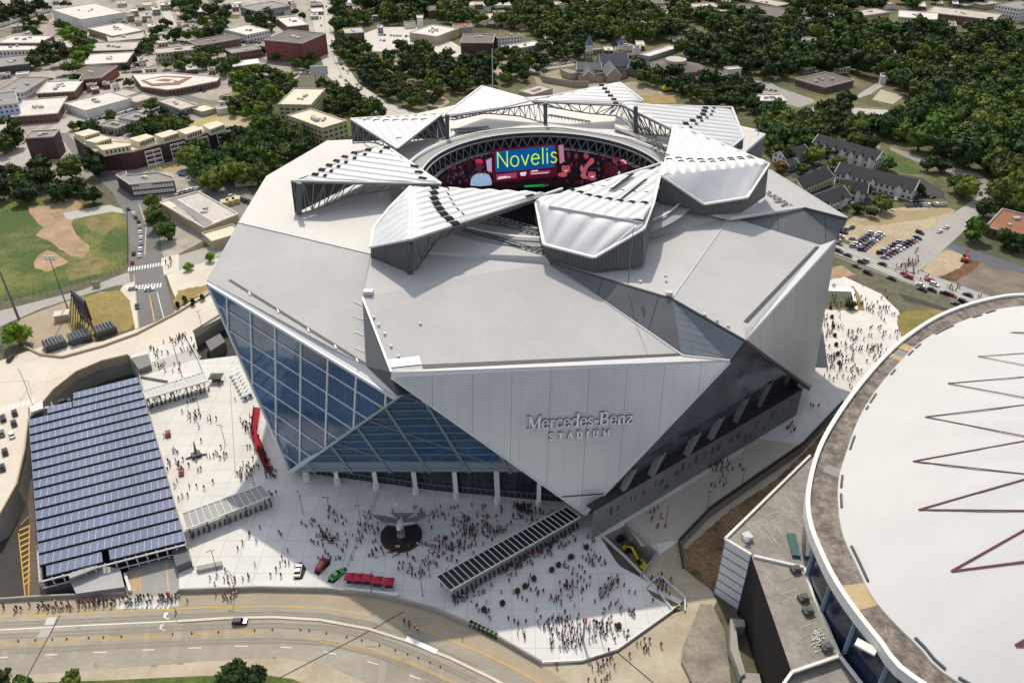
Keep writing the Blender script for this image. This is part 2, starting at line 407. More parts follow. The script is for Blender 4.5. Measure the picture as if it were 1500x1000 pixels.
# lower band of the front-left facade
mb=MB(); mb.poly([PL(428,690,plH)+nH*.15,PL(448,676,plH)+nH*.15,PL(745,677,plH)+nH*.15,PL(768,690,plH)+nH*.15]); mb.build('spandrel',mat('spandrel_metal',(0.22,0.26,0.31),rough=0.5,var=.1),st)
mb=MB(); mb.poly([PL(733,678,plH)+nH*.25,PL(731,689,plH)+nH*.25,PL(757,689,plH)+nH*.25,PL(747,680,plH)+nH*.25]); mb.build('spandrel',CONCF,st)
# --- dark wall between left and front wing
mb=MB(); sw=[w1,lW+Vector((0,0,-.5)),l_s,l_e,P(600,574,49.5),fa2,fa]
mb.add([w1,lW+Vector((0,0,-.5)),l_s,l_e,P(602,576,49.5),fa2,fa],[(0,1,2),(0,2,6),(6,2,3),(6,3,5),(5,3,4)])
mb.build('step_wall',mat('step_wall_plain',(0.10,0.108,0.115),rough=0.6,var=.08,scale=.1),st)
# --- right dark wall between front wing and right wing
v0=f2+Vector((0,0,.5)); m1=PL(998,519,plF)
uS=(r_c-v0).normalized()
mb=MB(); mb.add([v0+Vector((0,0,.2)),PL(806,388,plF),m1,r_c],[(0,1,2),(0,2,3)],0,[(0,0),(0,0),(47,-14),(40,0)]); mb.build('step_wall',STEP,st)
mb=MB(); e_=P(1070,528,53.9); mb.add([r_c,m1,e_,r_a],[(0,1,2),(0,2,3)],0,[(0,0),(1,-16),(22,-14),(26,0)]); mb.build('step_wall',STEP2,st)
mb=MB(); mb.bar(r_c+Vector((0,-.3,-.5)),r_a+Vector((0,-.3,-.5)),0.5,0.9); mb.bar(v0+Vector((0,-.3,-.3)),r_c+Vector((0,-.3,-.3)),0.4,0.5); mb.build('eave',DARKGAP,st)
mb=MB(); mb.bar(PL(806,386,plF)+off,PL(1000,521,plF)+off,0.5,0.35); mb.bar(PL(1000,521,plF)+off,PL(1069,528,plF)+off,0.4,0.35); mb.bar(w1+off,fa+off,0.6,0.4); mb.build('roof_edge',TRIMW,st)
# --- right metal facade
rt=P(1185,570,7.0); ra2=P(1093,500,59); rb2=P(1225.5,353,53)
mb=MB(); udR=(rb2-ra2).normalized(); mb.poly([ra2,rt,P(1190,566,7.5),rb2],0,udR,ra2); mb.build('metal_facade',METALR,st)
plRF=plane(ra2,rt,rb2)
mb=MB(); mb.poly([r_a,ra2,rb2,r_b]); mb.poly([r_a,r_b,r_e,PL(1089,474,plR)]); mb.build('parapet',TRIMW,st)
mb=MB(); mb.bar(ra2,rt,0.7,1.0); mb.build('facade_edge',DARKGAP,st)
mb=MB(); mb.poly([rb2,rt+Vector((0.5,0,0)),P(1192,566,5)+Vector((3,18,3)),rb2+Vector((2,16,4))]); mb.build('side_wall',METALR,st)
mb=MB(); mb.poly([P(1205,480,18),P(1192,538,4),P(1213,539,4)]) ; mb.build('side_wall',TRIM,st)
# --- wall between right wing and back right wing
mb=MB(); uvs=[(0,0),(24,0),(44,-2),(40,-10),(30,-10)]
bb=r_b+Vector((0,0,.3))
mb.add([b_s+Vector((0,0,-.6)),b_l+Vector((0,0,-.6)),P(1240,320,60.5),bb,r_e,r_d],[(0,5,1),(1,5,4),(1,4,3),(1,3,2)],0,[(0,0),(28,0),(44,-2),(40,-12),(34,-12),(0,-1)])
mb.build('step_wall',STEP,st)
mb=MB(); mb.bar(b_t+Vector((0,0,-.2)),b_b+Vector((0,0,-.2)),0.5,0.8); mb.bar(b_s+Vector((0,-.2,-.1)),b_l+Vector((0,-.2,-.1)),0.3,0.5); mb.build('roof_edge',TRIMW,st)
mb=MB(); mb.bar(b_l+Vector((0,-.3,-.5)),b_t+Vector((0,-.3,-.5)),0.4,1.0); mb.build('eave',DARKGAP,st)
# shadow-side walls at the back right
mb=MB(); z0=Vector((0,0,-24)); q=P(1095,219,61.5)
mb.add([k1,q,q+z0,k1+z0],[(0,1,2,3)],0,[(0,0),(14,0),(14,-24),(0,-24)]); mb.build('side_wall',STEP,st)
# outer walls on sides that only the roof edge shows (closing the body)
mb=MB()
def outer(a,b,inn=(0,0)):
    A=Vector((a.x+inn[0],a.y+inn[1],0)); B=Vector((b.x+inn[0],b.y+inn[1],0)); L=(a-b).length
    mb.add([a-Vector((0,0,1)),b-Vector((0,0,1)),B,A],[(0,1,2,3)],0,[(0,0),(L,0),(L,-60),(0,-60)])
outer(lD,lB,(6,0)); outer(lE,lD,(6,-4)); outer(P(690,150,60),lE,(4,-6)); outer(P(985,158,60),P(690,150,60),(0,-6)); outer(k1,P(985,158,60),(-6,-6)); outer(b_b,q,(-6,0)); outer(b_t,b_b,(-14,0)); 
mb.build('side_wall',METALR,st)
# --- right sloping dark glass + concrete base with fins
d1=P(1096,505,54); d2=P(860,752,6.5); d3=P(1176,563,8.0); d4=P(870,745,7.0)
plD=plane(d1,P(866,748,6.5),P(1174,560,9))
D=[PL(u,v,plD) for u,v in ((1096,503),(1070,530),(862,752),(873,751),(984,677),(1114,585),(1181,568))]
udD=(D[6]-D[2]).normalized()
mb=MB(); mb.poly(D,0,udD,D[2]); mb.build('glass_facade',GLASSD,st)
b0=P(1166,608,0); b1=P(866,790,0)
ev=b1-b0; ev.z=0; nb=Vector((ev.y,-ev.x,0)).normalized()
if nb.dot(CAM-b0)<0: nb=-nb
zt=12.5
def wl(t,z,o=0): p=b0+(b1-b0)*t+nb*o; return Vector((p.x,p.y,z))
L=(b1-b0).length
mb=MB(); mb.add([wl(0,0),wl(1,0),wl(1,zt),wl(0,zt)],[(0,1,2,3)],0,[(0,0),(L,0),(L,zt),(0,zt)])
mb.add([wl(0,0),wl(0,zt),wl(0,zt,-20),wl(0,0,-20)],[(0,1,2,3)])
mb.build('base_wall',BASEW,st)
mb=MB(); mb.add([wl(0,zt,-.3),wl(1,zt,-.3),wl(1,zt-.1,-3.5),wl(0,zt-.1,-3.5)],[(0,1,2,3)]); mb.add([wl(-.02,0,-3.5),wl(.85,0,-3.5),wl(.85,14,-3.5),wl(.5,20,-3.5),wl(-.02,22,-3.5)],[(0,1,2,3,4)]); mb.build('recess_wall',mat('recess_shade',(.035,.034,.034),rough=.9),st)  # near-black colour paints the shade inside the openings, ledge included
rn=random.Random(3); mb=MB()
for k in range(26):
    t=0.05+0.9*k/26+rn.uniform(-.01,.01); z=rn.choice([2.5,6.5,7]); wd=rn.choice([.006,.012,.012,.02]); hh=rn.choice([2.2,3.4])
    mb.add([wl(t,z,.06),wl(t+wd,z,.06),wl(t+wd,z+hh,.06),wl(t,z+hh,.06)],[(0,1,2,3)])
mb.build('base_window',GLASSG,st)
for k,(u,v) in enumerate(((1148,570),(1113,596),(1079,618),(1043,643),(1008,667),(956,697),(915,718))):
    pb=P(u,v,zt); pt=PL(u+15,v-33-(3 if k<3 else 0),plD); w=Vector((nb.y,-nb.x,0))*1.1
    pb=pb+nb*0.2; pt=pt+nb*0.5
    mb=MB(); mb.add([pb-w*.6,pb+w*.6,pt+w*1.1,pt-w*1.1,pb-w*.6-nb*2,pb+w*.6-nb*2,pt+w*1.1-nb*2,pt-w*1.1-nb*2],[(0,1,2,3),(1,5,6,2),(4,0,3,7)]); mb.build('fin',CONCF,st)
# --- ground floor under the front-left glass
g0=P(452,702,0); g1=P(640,728,0); g2=P(832,745,0)
mb=MB(); off_=Vector((0,3,0))
def gw(a,b,z,z2): 
    L=(b-a).length; mb.add([a+off_,b+off_,b+off_+Vector((0,0,z2)),a+off_+Vector((0,0,z))],[(0,1,2,3)],0,[(0,0),(L,0),(L,z2),(0,z)])
gw(g0,g1,4.6,11); gw(g1,g2,11,17.5); gw(g2,g2+Vector((10,8,0)),17,17); gw(g0+Vector((-2,12,0)),g0,4,4); mb.build('ground_floor_glass',GLASSG,st)
mb=MB()
for k in range(46):
    t=k/45; a=g0.lerp(g1,t*2) if t<.5 else g1.lerp(g2,t*2-1); a=a+Vector((0,2.7,0)); mb.bar(a,a+Vector((0,0,3)),.12,.12)
mb.bar(g0+Vector((0,2.7,3)),g1+Vector((0,2.7,3)),.2); mb.bar(g1+Vector((0,2.7,3)),g2+Vector((0,2.7,3)),.2)
mb.build('door_frames',MULLD,st)
for (u,v,ut,vt) in ((449,701,446,690),(494,706,491,689),(551,713,547,688),(609,720,605,688),(668,726,665,689),(729,735,727,688),(789,738,790,705)):
    a=P(u,v,1.0); a.z=0; b=PY(ut,vt,a.y+1.0 if ut<700 else a.y+.5)
    mb=MB(); mb.cyl(a,a+Vector((0,0,2.6)),1.1,1.1,4); mb.bar(a+Vector((0,0,2.6)),b,1.4,1.0); mb.build('column',mat('column_white',(0.72,0.72,0.70),rough=.5),st)
# ground floor of left glass side
mb=MB(); a=P(426,690,0); b=P(402,634,0); mb.add([a+Vector((1,1,0)),b+Vector((1,1,0)),PL(400,632,plG),PL(426,690,plG)],[(0,1,2,3)]); mb.build('base_wall',TRIM,st)
# ================= petals, ring, screen =====================================
ETFE=mat('petal_cushion',(0.66,0.66,0.655),rough=0.42,var=0.03,scale=0.15,spec=0.5)
ETFH=mat('petal_cushion_shaded',(0.60,0.61,0.63),rough=0.5,var=0.04,scale=0.15,spec=0.5)  # cushion copy with the bluish shade of the hips painted in
PBLK=mat('cushion_window_black',(0.02,0.02,0.022),rough=0.8,spec=0.1)
PWALL=gridmat('petal_wall',(0.085,0.088,0.092),(0.05,0.05,0.055),1.4,60,0.18,rough=0.55,rgb2=(0.095,0.098,0.102),var=.1)
STEEL=mat('truss_steel',(0.17,0.175,0.18),rough=0.45,metal=0.3)
STEELD=mat('truss_steel_dark',(0.07,0.075,0.08),rough=0.5)
def ribbed(pts,dpx,width,bump,ph=0.0,curve=None):
    """cushions: returns mesh builder; pts convex 3D polygon; dpx two 3D points giving rib direction"""
    mb=MB(); pts=[Vector(p) for p in pts]
    n=Vector((0,0,0))
    for i in range(1,len(pts)-1): n+=(pts[i]-pts[0]).cross(pts[i+1]-pts[0])
    n.normalize()
    if n.z<0: n=-n
    cen=sum(pts,Vector())/len(pts)
    d=(dpx[1]-dpx[0]); d=Vector((d.x,d.y,0)).normalized(); s=Vector((-d.y,d.x,0))
    p2=[(p.x*d.x+p.y*d.y,p.x*s.x+p.y*s.y) for p in pts]
    def zat(a,b):
        # interpolate with the mean plane
        x=d.x*a+s.x*b; y=d.y*a+s.y*b
        return cen.z-(n.x*(x-cen.x)+n.y*(y-cen.y))/n.z
    lo=min(p[1] for p in p2); hi=max(p[1] for p in p2); N=max(3,int(round((hi-lo)/width))); wd=(hi-lo)/N; SUB=7
    rows=[]
    ks=sorted(set([lo+wd*(i/SUB) for i in range(N*SUB+1)]))
    for k in ks:
        k2=min(max(k,lo+1e-3),hi-1e-3); c=clipseg(p2,(0,k2),(1,0))
        if not c: continue
        ph_=((k-lo)/wd)%1.0; L=c[1]-c[0]; b=bump*math.sin(PI*ph_)**0.7 if 0<ph_<1 else 0
        row=[]
        for t in (0,0.04,0.12,0.3,0.5,0.7,0.88,0.96,1):
            a=c[0]+L*t; tap=min(1,min(t,1-t)*L/2.0)
            row.append(Vector((d.x*a+s.x*k2,d.y*a+s.y*k2,zat(a,k2)+b*(tap**.5))))
        rows.append(row)
    m=len(rows[0]); vs=[p for r in rows for p in r]; fs=[]
    for i in range(len(rows)-1):
        for j in range(m-1): fs.append((i*m+j,i*m+j+1,(i+1)*m+j+1,(i+1)*m+j))
    mb.add(vs,[f[::-1] for f in fs]); 
    return mb,(d,s,lo,wd,N,zat,p2,cen,n)
def samp(pl,t):
    k=t*(len(pl)-1); i=min(int(k),len(pl)-2); return pl[i].lerp(pl[i+1],k-i)
def ruled(up,lo,n,bump):
    mb=MB(); q=n*6; vs=[]; m=6
    for i in range(q+1):
        a,b=samp(up,i/q),samp(lo,i/q); ph=(i%6)/6; bz=bump*math.sin(PI*ph)**.7 if ph else 0
        for j in range(m+1):
            t=j/m; p=a.lerp(b,t); vs.append(p+Vector((0,0,bz*min(1,4*min(t,1-t)))))
    fs=[(i*(m+1)+j,i*(m+1)+j+1,(i+1)*(m+1)+j+1,(i+1)*(m+1)+j) for i in range(q) for j in range(m)]
    mb.add(vs,fs); return mb
def blackarc(fr,arc,length_,bump,fill=0.8,skip=0,half=0):
    """dark windows: one per cushion, where the arc (3D points) crosses the cushion"""
    length=length_*.72; fill=fill*.92; d,s,lo,wd,N,zat,p2,cen,n=fr; mb=MB(); A=[(p.x*d.x+p.y*d.y,p.x*s.x+p.y*s.y) for p in arc]
    for i in range(N):
        k=lo+wd*(i+.5)
        for (a0,b0),(a1,b1) in zip(A[:-1],A[1:]):
            if (b0-k)*(b1-k)<=0 and abs(b1-b0)>1e-6:
                a=a0+(a1-a0)*(k-b0)/(b1-b0); vs=[]
                q=6
                for j in range(q+1):
                    ph=.5-fill/2+fill*j/q; kk=lo+wd*(i+ph); z=bump*math.sin(PI*ph)**.7+.08
                    for e in (-.5,.5):
                        aa=a+e*length; vs.append(Vector((d.x*aa+s.x*kk,d.y*aa+s.y*kk,zat(aa,kk)+z)))
                mb.add(vs,[(2*j,2*j+1,2*j+3,2*j+2)[::-1] for j in range(q)]); break
    return mb
def wallstrip(top,base):
    mb=MB(); 
    for i in range(len(top)-1):
        a,b=Vector(top[i]),Vector(top[i+1]); c,e=Vector(base[i]),Vector(base[i+1]); L=(b-a).length
        mb.add([c,e,b,a],[(0,1,2,3)],0,[(0,0),(L,0),(L,6),(0,6)])
    return mb
def truss(mb,top,bot,n,w=0.35):
    """top and bot: polylines sampled n+1 times"""
    def samp(pl,t):
        pl=[Vector(p) for p in pl]; k=t*(len(pl)-1); i=min(int(k),len(pl)-2); return pl[i].lerp(pl[i+1],k-i)
    T=[samp(top,i/n) for i in range(n+1)]; B=[samp(bot,i/n) for i in range(n+1)]
    for i in range(n):
        mb.bar(T[i],T[i+1],w*1.5); mb.bar(B[i],B[i+1],w*1.3); mb.bar(T[i],B[i],w)
        if i%2: mb.bar(T[i],B[i+1],w*.8)
        else: mb.bar(B[i],T[i+1],w*.8)
    mb.bar(T[n],B[n],w)
def petal(main,mdir,hip=None,hdir=None,arcs=(),walls=(),edges=(),ridge=True,bump=1.05,width=4.3,tr=(),blk=(),hn=7,hb=.5):
    r=bpy.data.objects.new('roof_petal',None)
    M=[P(*q) for q in main]; mb,fr=ribbed(M,(P(*mdir[0]),P(*mdir[1])),width,bump)
    root=mb.build('roof_petal',ETFE,st,smooth=True)
    def kid(mb,name,m,smooth=False):
        o=mb.build(name,m,None,smooth=smooth); o.parent=root; o.matrix_parent_inverse=Matrix.Identity(4); return o
    if hip:
        mb=ruled([P(*q) for q in hip],[P(*q) for q in hdir],hn,bump*hb); kid(mb,'hip_panel',ETFH,True)
    for arc,L,fill in arcs:
        kid(blackarc(fr,[P(u,v,z) for u,v,z in arc],L,bump,fill),'cushion_window',PBLK)
    for top,base in walls: kid(wallstrip([P(*q) for q in top],[P(*q) for q in base]),'petal_wall',PWALL)
    for e,w in edges:
        mb=MB(); q=[P(*x)+Vector((0,0,.25)) for x in e]
        for a,b in zip(q[:-1],q[1:]): mb.bar(a,b,w,.6)
        kid(mb,'petal_edge',TRIMW)
    for top,bot,n in tr:
        mb=MB(); T=[P(*q)-Vector((0,0,.3)) for q in top]; B=[P(*q) for q in bot]; truss(mb,T,B,n,.36); kid(mb,'edge_truss',STEEL)
    for q,m in blk:
        mb=MB(); mb.poly([P(*x) for x in q]); kid(mb,'cushion_window' if m is PBLK else 'soffit',m)
    return root
# petal 1 (left front)
petal([(426,265,78.5),(468,248,79),(500,232,79.3),(530,221,79.5),(564,214,80),(646,270,76)],((480,245,79),(600,262,77)),
  arcs=[([(455,262,78.6),(476,248,79),(500,236,79),(525,227,79),(550,221,79.5),(572,220,79)],3.6,.62),([(470,263,78.6),(488,250,79),(508,240,79),(530,231,79),(552,225,79.5),(578,223,79)],2.0,.6),([(604,243,77.5),(616,258,77),(622,268,76.5)],4.5,.5)],
  edges=[([(426,265,78.5),(646,270,76)],.9),([(564,214,80),(646,270,76)],.9)],
  tr=[([(428,266,78),(646,271,75.6)],[(440,314,67.5),(470,305,68.5),(510,288,70),(560,280,71.5),(644,274,74.6)],14)],
  walls=[([(426,266,78.2),(564,216,79.5)],[(432,313,66.5),(560,250,69.5)])])
# petal 2 (front)
petal([(602,274,79.5),(644,273,80),(824,277,77.5),(650,335,80),(600,352,80.2)],((610,335,80),(765,296,78)),
  hip=[(602,274,79.6),(600,352,80.2)],hdir=((602,274,79.5),(572,304,76.5),(548,334,73.5),(543,363,72.5),(570,357.5,76.3),(598,352,80.1)),hn=9,
  arcs=[([(635,272,80),(634,290,80),(640,303,80),(650,316,80),(668,330,80)],4.2,.86),([(656,272,79.5),(656,287,79.5),(666,306,79.5),(685,323,79.5)],.9,.5),([(790,272,78),(800,280,78),(775,293,78)],5,.45)],
  walls=[([(543,363,72.4),(597,352,80)],[(543.5,385,66),(599,406,66)])],
  edges=[([(543,363,72.5),(598,352,80.2),(650,335,80),(824,277,77.5)],.9),([(543,363,72.5),(548,334,73.5),(572,304,76.5),(602,274,79.5)],1.0),([(602,274,79.6),(600,352,80.3)],.7)],
  tr=[([(598,353,79.8),(650,336,79.6),(737,307,78.4),(824,279,77.2)],[(603,404,66.5),(640,352,73),(700,325,75),(824,281,76.6)],15)])
# petal 3 (front right)
petal([(785,297,77),(971,239,78),(956,300,80.5),(942,327,81),(804,303,81)],((839,305,81),(905,266,79)),
  hip=[(785,297,77),(804,303,81),(873,315,81),(942,327,81),(942,328,81)],hdir=((785,297,77),(791,328,75),(797,359,73.3),(833,368,73),(870,378,72.8),(906,357,76.4),(942,336,80)),hn=8,hb=1.0,
  arcs=[([(835,276,79),(843,279,79),(863,285,80),(887,292,80),(917,298,80.5),(956,303,80.5)],3.0,.72),([(858,268,79),(884,273,79),(905,279,79.5),(930,284,79.5),(958,287,79.5)],.8,.5)],
  walls=[([(785,297.5,76.8),(797,359.5,73.1),(870,378.5,72.6),(942,336.5,79.8)],[(783,321,70.4),(798,378,68.4),(872,398,67.6),(942,389,67.9)]),([(942,336.5,79.8),(971,240,77.6)],[(944,388,67.8),(968,262,70)])],
  edges=[([(785,297,77),(797,359,73.3),(870,378,72.8),(942,336,80),(956,300,80.5),(971,239,78)],1.3),([(785,297,77),(971,239,78)],.7),([(804,303,81.1),(942,327,81.1)],.35)],
  blk=[([(890,280,80.2),(902,275,80.2),(931,254,79.5),(922,256,79.5)],PBLK),([(908,291,81.3),(913,290,81.3),(950,262,80),(945,262,80)],PBLK)])
# petal 4 (right)
petal([(988,184,80),(1000,187,80.3),(1126,241,78.5),(1118,243,79),(1048,249,80.5),(970,258,81.5)],((996,200,80.2),(1026,240,80.5)),
  hip=[(970,258,81.5),(1048,249,80.5),(1118,243,79),(1126,241,78.5)],hdir=((970,259,81.5),(1000,279.5,77),(1031,300,72),(1062,295,72.4),(1094,290,72.9),(1110,265,75.7),(1126,241,78.5)),hn=7,hb=.25,
  arcs=[([(975,230,81),(1000,235,81),(1040,234,81),(1070,232,80.5),(1105,229,80)],1.6,.7),([(975,236,81),(1000,239,81),(1040,238,81),(1070,235,80.5),(1112,231,80)],1.5,.6)],
  walls=[([(970,260,81.3),(1031,300.5,71.8),(1094,290.5,72.7),(1126,242,78.3)],[(964,302,70.3),(1026,316,67.3),(1086,311,66.8),(1121,288,64.8)])],
  edges=[([(1000,187,80.3),(1126,241,78.5),(1094,290,72.9),(1031,300,72),(970,259,81.5),(988,184,80)],1.2)])
# petal 5 (back right)
petal([(911,154,80),(1072,158,76),(1089,202,72),(1072,216,72),(983,189,77)],((960,172,78),(1012,176,76.5)),bump=.85,width=4.0,
  arcs=[([(1034,154,77),(1029,168,77),(1014,175,77),(994,184,77)],3.8,.8),([(1048,155,76),(1041,170,76),(1024,180,76),(1003,192,76)],2.0,.5)],
  walls=[([(1089,202.5,71.8),(1072,216.5,71.8)],[(1088,218,66),(1073,222,67)])],
  edges=[([(911,154,80),(1072,158,76),(1089,202,72),(1072,216,72)],.9),([(911,154,80),(983,189,77)],.7)],
  tr=[([(911,155,79.6),(983,190,76.6)],[(932,196,69.8),(980,200,73)],9)])
# petal 6 (back)
petal([(778,147,78),(908,122,80),(942,148,78),(900,152,77)],((800,146,78),(900,150,78)),bump=.8,width=3.8,
  arcs=[([(880,125,80),(884,131,79),(892,138,79),(900,147,78),(904,153,78)],3.5,.7)],
  edges=[([(778,147,78),(908,122,80),(942,148,78)],.9),([(778,148,78),(900,153,77),(942,149,77.6)],.9)],
  tr=[([(779,149,77.4),(900,154,76.6),(935,152,77)],[(800,156,75.5),(860,166,73.5),(905,170,72.5),(935,196,70)],14)])
# petal 7 (back left)
petal([(706,127,80),(778,147,78),(740,157,78),(648,171,78)],((700,140,79.5),(745,150,78.5)),bump=.8,width=3.6,
  arcs=[([(690,142,79.6),(706,142,79.3),(725,146,79),(745,151,78.5),(755,155,78)],3.0,.7)],
  edges=[([(706,127,80),(778,147,78)],.8),([(706,127,80),(648,171,78),(740,157.5,78),(778,148,78)],.9)],
  tr=[([(650,172,77.4),(740,158.5,77.4),(795,150,77)],[(664,176,76),(710,166,76),(760,170,73.5),(800,181,70.5)],16)])
# petal 8 (left back)
petal([(514,175,77),(648,167,77),(582,218,76)],((545,180,77),(562,205,76.5)),bump=.9,width=4.2,
  arcs=[([(526,177,77),(560,178,77),(600,177,77),(635,176,77)],1.4,.8),([(560,190,76.5),(575,198,76.5),(590,207,76.5)],1.2,.7)],
  edges=[([(648,167,77),(514,175,77),(582,218,76),(648,167,77)],.9)],
  walls=[([(514,176,76.8),(648,168,76.8)],[(517,208,68),(656,202,68.5)])],
  tr=[([(514,176,76.6),(582,219,75.6)],[(517,210,67.5),(545,208,71),(584,221,75)],7),([(582,219,75.6),(648,168,76.6)],[(584,221,75),(625,205,71.5),(658,203,69.3)],8)])
# posts
for u,v0,v1,z in ((799,151,182,70.3),(655,168,203,70),(931,156,196,70.2),(438,268,314,67.5),(601,356,406,66.2)):
    a=P(u,v1,z); b=PY(u,v0,a.y); mb=MB(); mb.bar(a,b,1.5,1.8); mb.build('truss_post',STEELD,st)
# ring
CX,CY,RO=13.0,303.0,49.5
def cyl_pt(r,t,z): return Vector((CX+r*math.cos(t),CY+r*math.sin(t),z))
NS=96
def annulus(r0,z0,r1,z1,name,m,t0=0,t1=2*PI,uvs=True):
    mb=MB()
    for k in range(NS):
        a=t0+(t1-t0)*k/NS; b=t0+(t1-t0)*(k+1)/NS
        vs=[cyl_pt(r0,a,z0),cyl_pt(r1,a,z1),cyl_pt(r1,b,z1),cyl_pt(r0,b,z0)]
        mb.add(vs,[(0,1,2,3)])
    return mb.build(name,m,st)
annulus(RO,71.2,61,70.0,'ring_roof',mat('ring_membrane_shaded',(.30,.30,.30),rough=.75,var=.08,scale=.1))  # grey lowered to paint the shade round the opening
annulus(RO+.6,71.6,RO-.1,71.6,'ring_curb',TRIM); annulus(RO-.1,71.6,RO-.1,69.6,'ring_curb',STEELD)
annulus(RO+7,71.7,RO+8,71.7,'ring_track',TRIMW); 
mb=MB()
for k in range(72):
    a=2*PI*k/72; b=2*PI*(k+1)/72; m_=(a+b)/2
    mb.bar(cyl_pt(RO-1,a,70),cyl_pt(RO-3,m_,65.8),.4); mb.bar(cyl_pt(RO-3,m_,65.8),cyl_pt(RO-1,b,70),.4)
    mb.bar(cyl_pt(RO-3,a-(b-a)/2,65.8),cyl_pt(RO-3,m_,65.8),.6); mb.bar(cyl_pt(RO-1,a,70),cyl_pt(RO-1,b,70),.6)
mb.build('ring_truss',STEEL,st)
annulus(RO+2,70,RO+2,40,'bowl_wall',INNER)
annulus(RO-3.4,65.6,RO-3.4,65.0,'screen_rim',TRIMW)
SR=RO-4.5
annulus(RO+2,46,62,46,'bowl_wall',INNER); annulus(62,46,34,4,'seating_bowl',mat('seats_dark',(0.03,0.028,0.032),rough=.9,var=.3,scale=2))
mb=MB(); mb.poly([cyl_pt(60,2*PI*k/24,1.0) for k in range(24)]); mb.build('playing_field',mat('field_green',(0.03,0.12,0.03),rough=.9,rgb2=(.02,.09,.025),scale=.3),st)
# halo screen (far half), with its pictures
SCR=mat('screen_black',(0.010,0.004,0.007),rough=.4,emit=0.6)
t0,t1=R(8),R(172); scr=annulus(SR,65,SR,47,'halo_screen',SCR,t0,t1)
def rayc(u,v,r):      # far intersection of a sight line with the screen cylinder
    d=ray(u,v); a=d.x**2+d.y**2; ox,oy=-CX,-CY; b=2*(ox*d.x+oy*d.y); c=ox*ox+oy*oy-r*r
    s=(-b+math.sqrt(max(0,b*b-4*a*c)))/(2*a); return CAM+d*s
def shot(name,pxs,rgb,e=0.9,dr=.3,key=None,qs=False):
    mb=MB(); pts=[rayc(u,v,SR-dr) for u,v in pxs]
    mb.add(pts,tess2(pxs) if not qs else [(i,i+1,len(pts)-2-i,len(pts)-1-i) for i in range(len(pts)//2-1)]); o=mb.build(name,mat(key or 'screen_%02x%02x%02x'%tuple(int(255*min(1,c)) for c in rgb),rgb,rough=.6,emit=e),None); o.parent=scr; o.matrix_parent_inverse=Matrix.Identity(4); return o
def tess2(pxs):
    tr=tessellate_polygon([[Vector((u,-v,0)) for u,v in pxs]]); out=[]
    for t in tr:
        a,b,c=[pxs[i] for i in t]
        out.append(tuple(t))
    return out
def quad_strip(u0,v0,u1,v1,v2,v3,n=8):   # left (v0 top,v3 bottom) right (v1 top,v2 bottom)
    return [(u0+(u1-u0)*i/n,v0+(v1-v0)*i/n) for i in range(n+1)]+[(u1+(u0-u1)*i/n,v2+(v3-v2)*i/n) for i in range(n+1)]
def ell(u,v,a,b,n=12,rot=0): return [(u+a*math.cos(2*PI*k/n)*math.cos(rot)-b*math.sin(2*PI*k/n)*math.sin(rot),v+a*math.cos(2*PI*k/n)*math.sin(rot)+b*math.sin(2*PI*k/n)*math.cos(rot)) for k in range(n)]
shot('screen_panel',qs=True,pxs=quad_strip(722,219,816,209.5,258,268),rgb=(0.10,0.004,0.02),e=.5,dr=.12)
shot('screen_panel',qs=True,pxs=quad_strip(726,222.5,812.5,213,244.5,252.5),rgb=(0.0,0.075,0.24),e=.75,dr=.25)
shot('screen_panel',qs=True,pxs=quad_strip(727,256,757,252.5,260.5,264),rgb=(0.35,0.06,0.12),e=.6,dr=.3)
shot('screen_panel',qs=True,pxs=quad_strip(776,252,806,249.5,252.5,256),rgb=(0.35,0.06,0.12),e=.6,dr=.3)
shot('screen_panel',qs=True,pxs=quad_strip(768,271.5,797,270,273,274.5),rgb=(0.01,0.25,0.05),e=.8,dr=.3)
for (u0,v0,u1,v1,wd) in ((729,262,748,259,.8),(730,260,742,258.5,.6),(762,254.5,771,253.5,1.6),(763,257,770,256.5,.9),(778,251,788,250,.9),(778,255,804,253,.5)):
    shot('screen_caption',[(u0,v0-wd),(u1,v1-wd),(u1,v1+wd),(u0,v0+wd)],(.75,.7,.72),.7,.45)
rs=random.Random(6); SM=[mat('screen_dot_%d'%i,c,rough=.6,emit=.25) for i,c in enumerate(((.05,.006,.015),(.11,.012,.03),(.20,.03,.05),(.02,.01,.03),(.30,.10,.12),(.10,.12,.2)))]
mb=MB()
for k in range(520):
    u=rs.choice([rs.uniform(655,722),rs.uniform(818,945)]); cc=(u-800)/165; top=212+cc*cc*34+3; v=rs.uniform(top,270); a,b=rs.uniform(.5,1.6),rs.uniform(.6,2.2)
    mb.add([rayc(u-a,v-b,SR-.17),rayc(u+a,v-b,SR-.17),rayc(u+a*.8,v+b,SR-.17),rayc(u-a*.8,v+b,SR-.17)],[(0,1,2,3)],rs.choice([0,0,0,1,1,2,3,3,4,5]))
o=mb.build('screen_crowd_picture',SM,None); o.parent=scr; o.matrix_parent_inverse=Matrix.Identity(4)
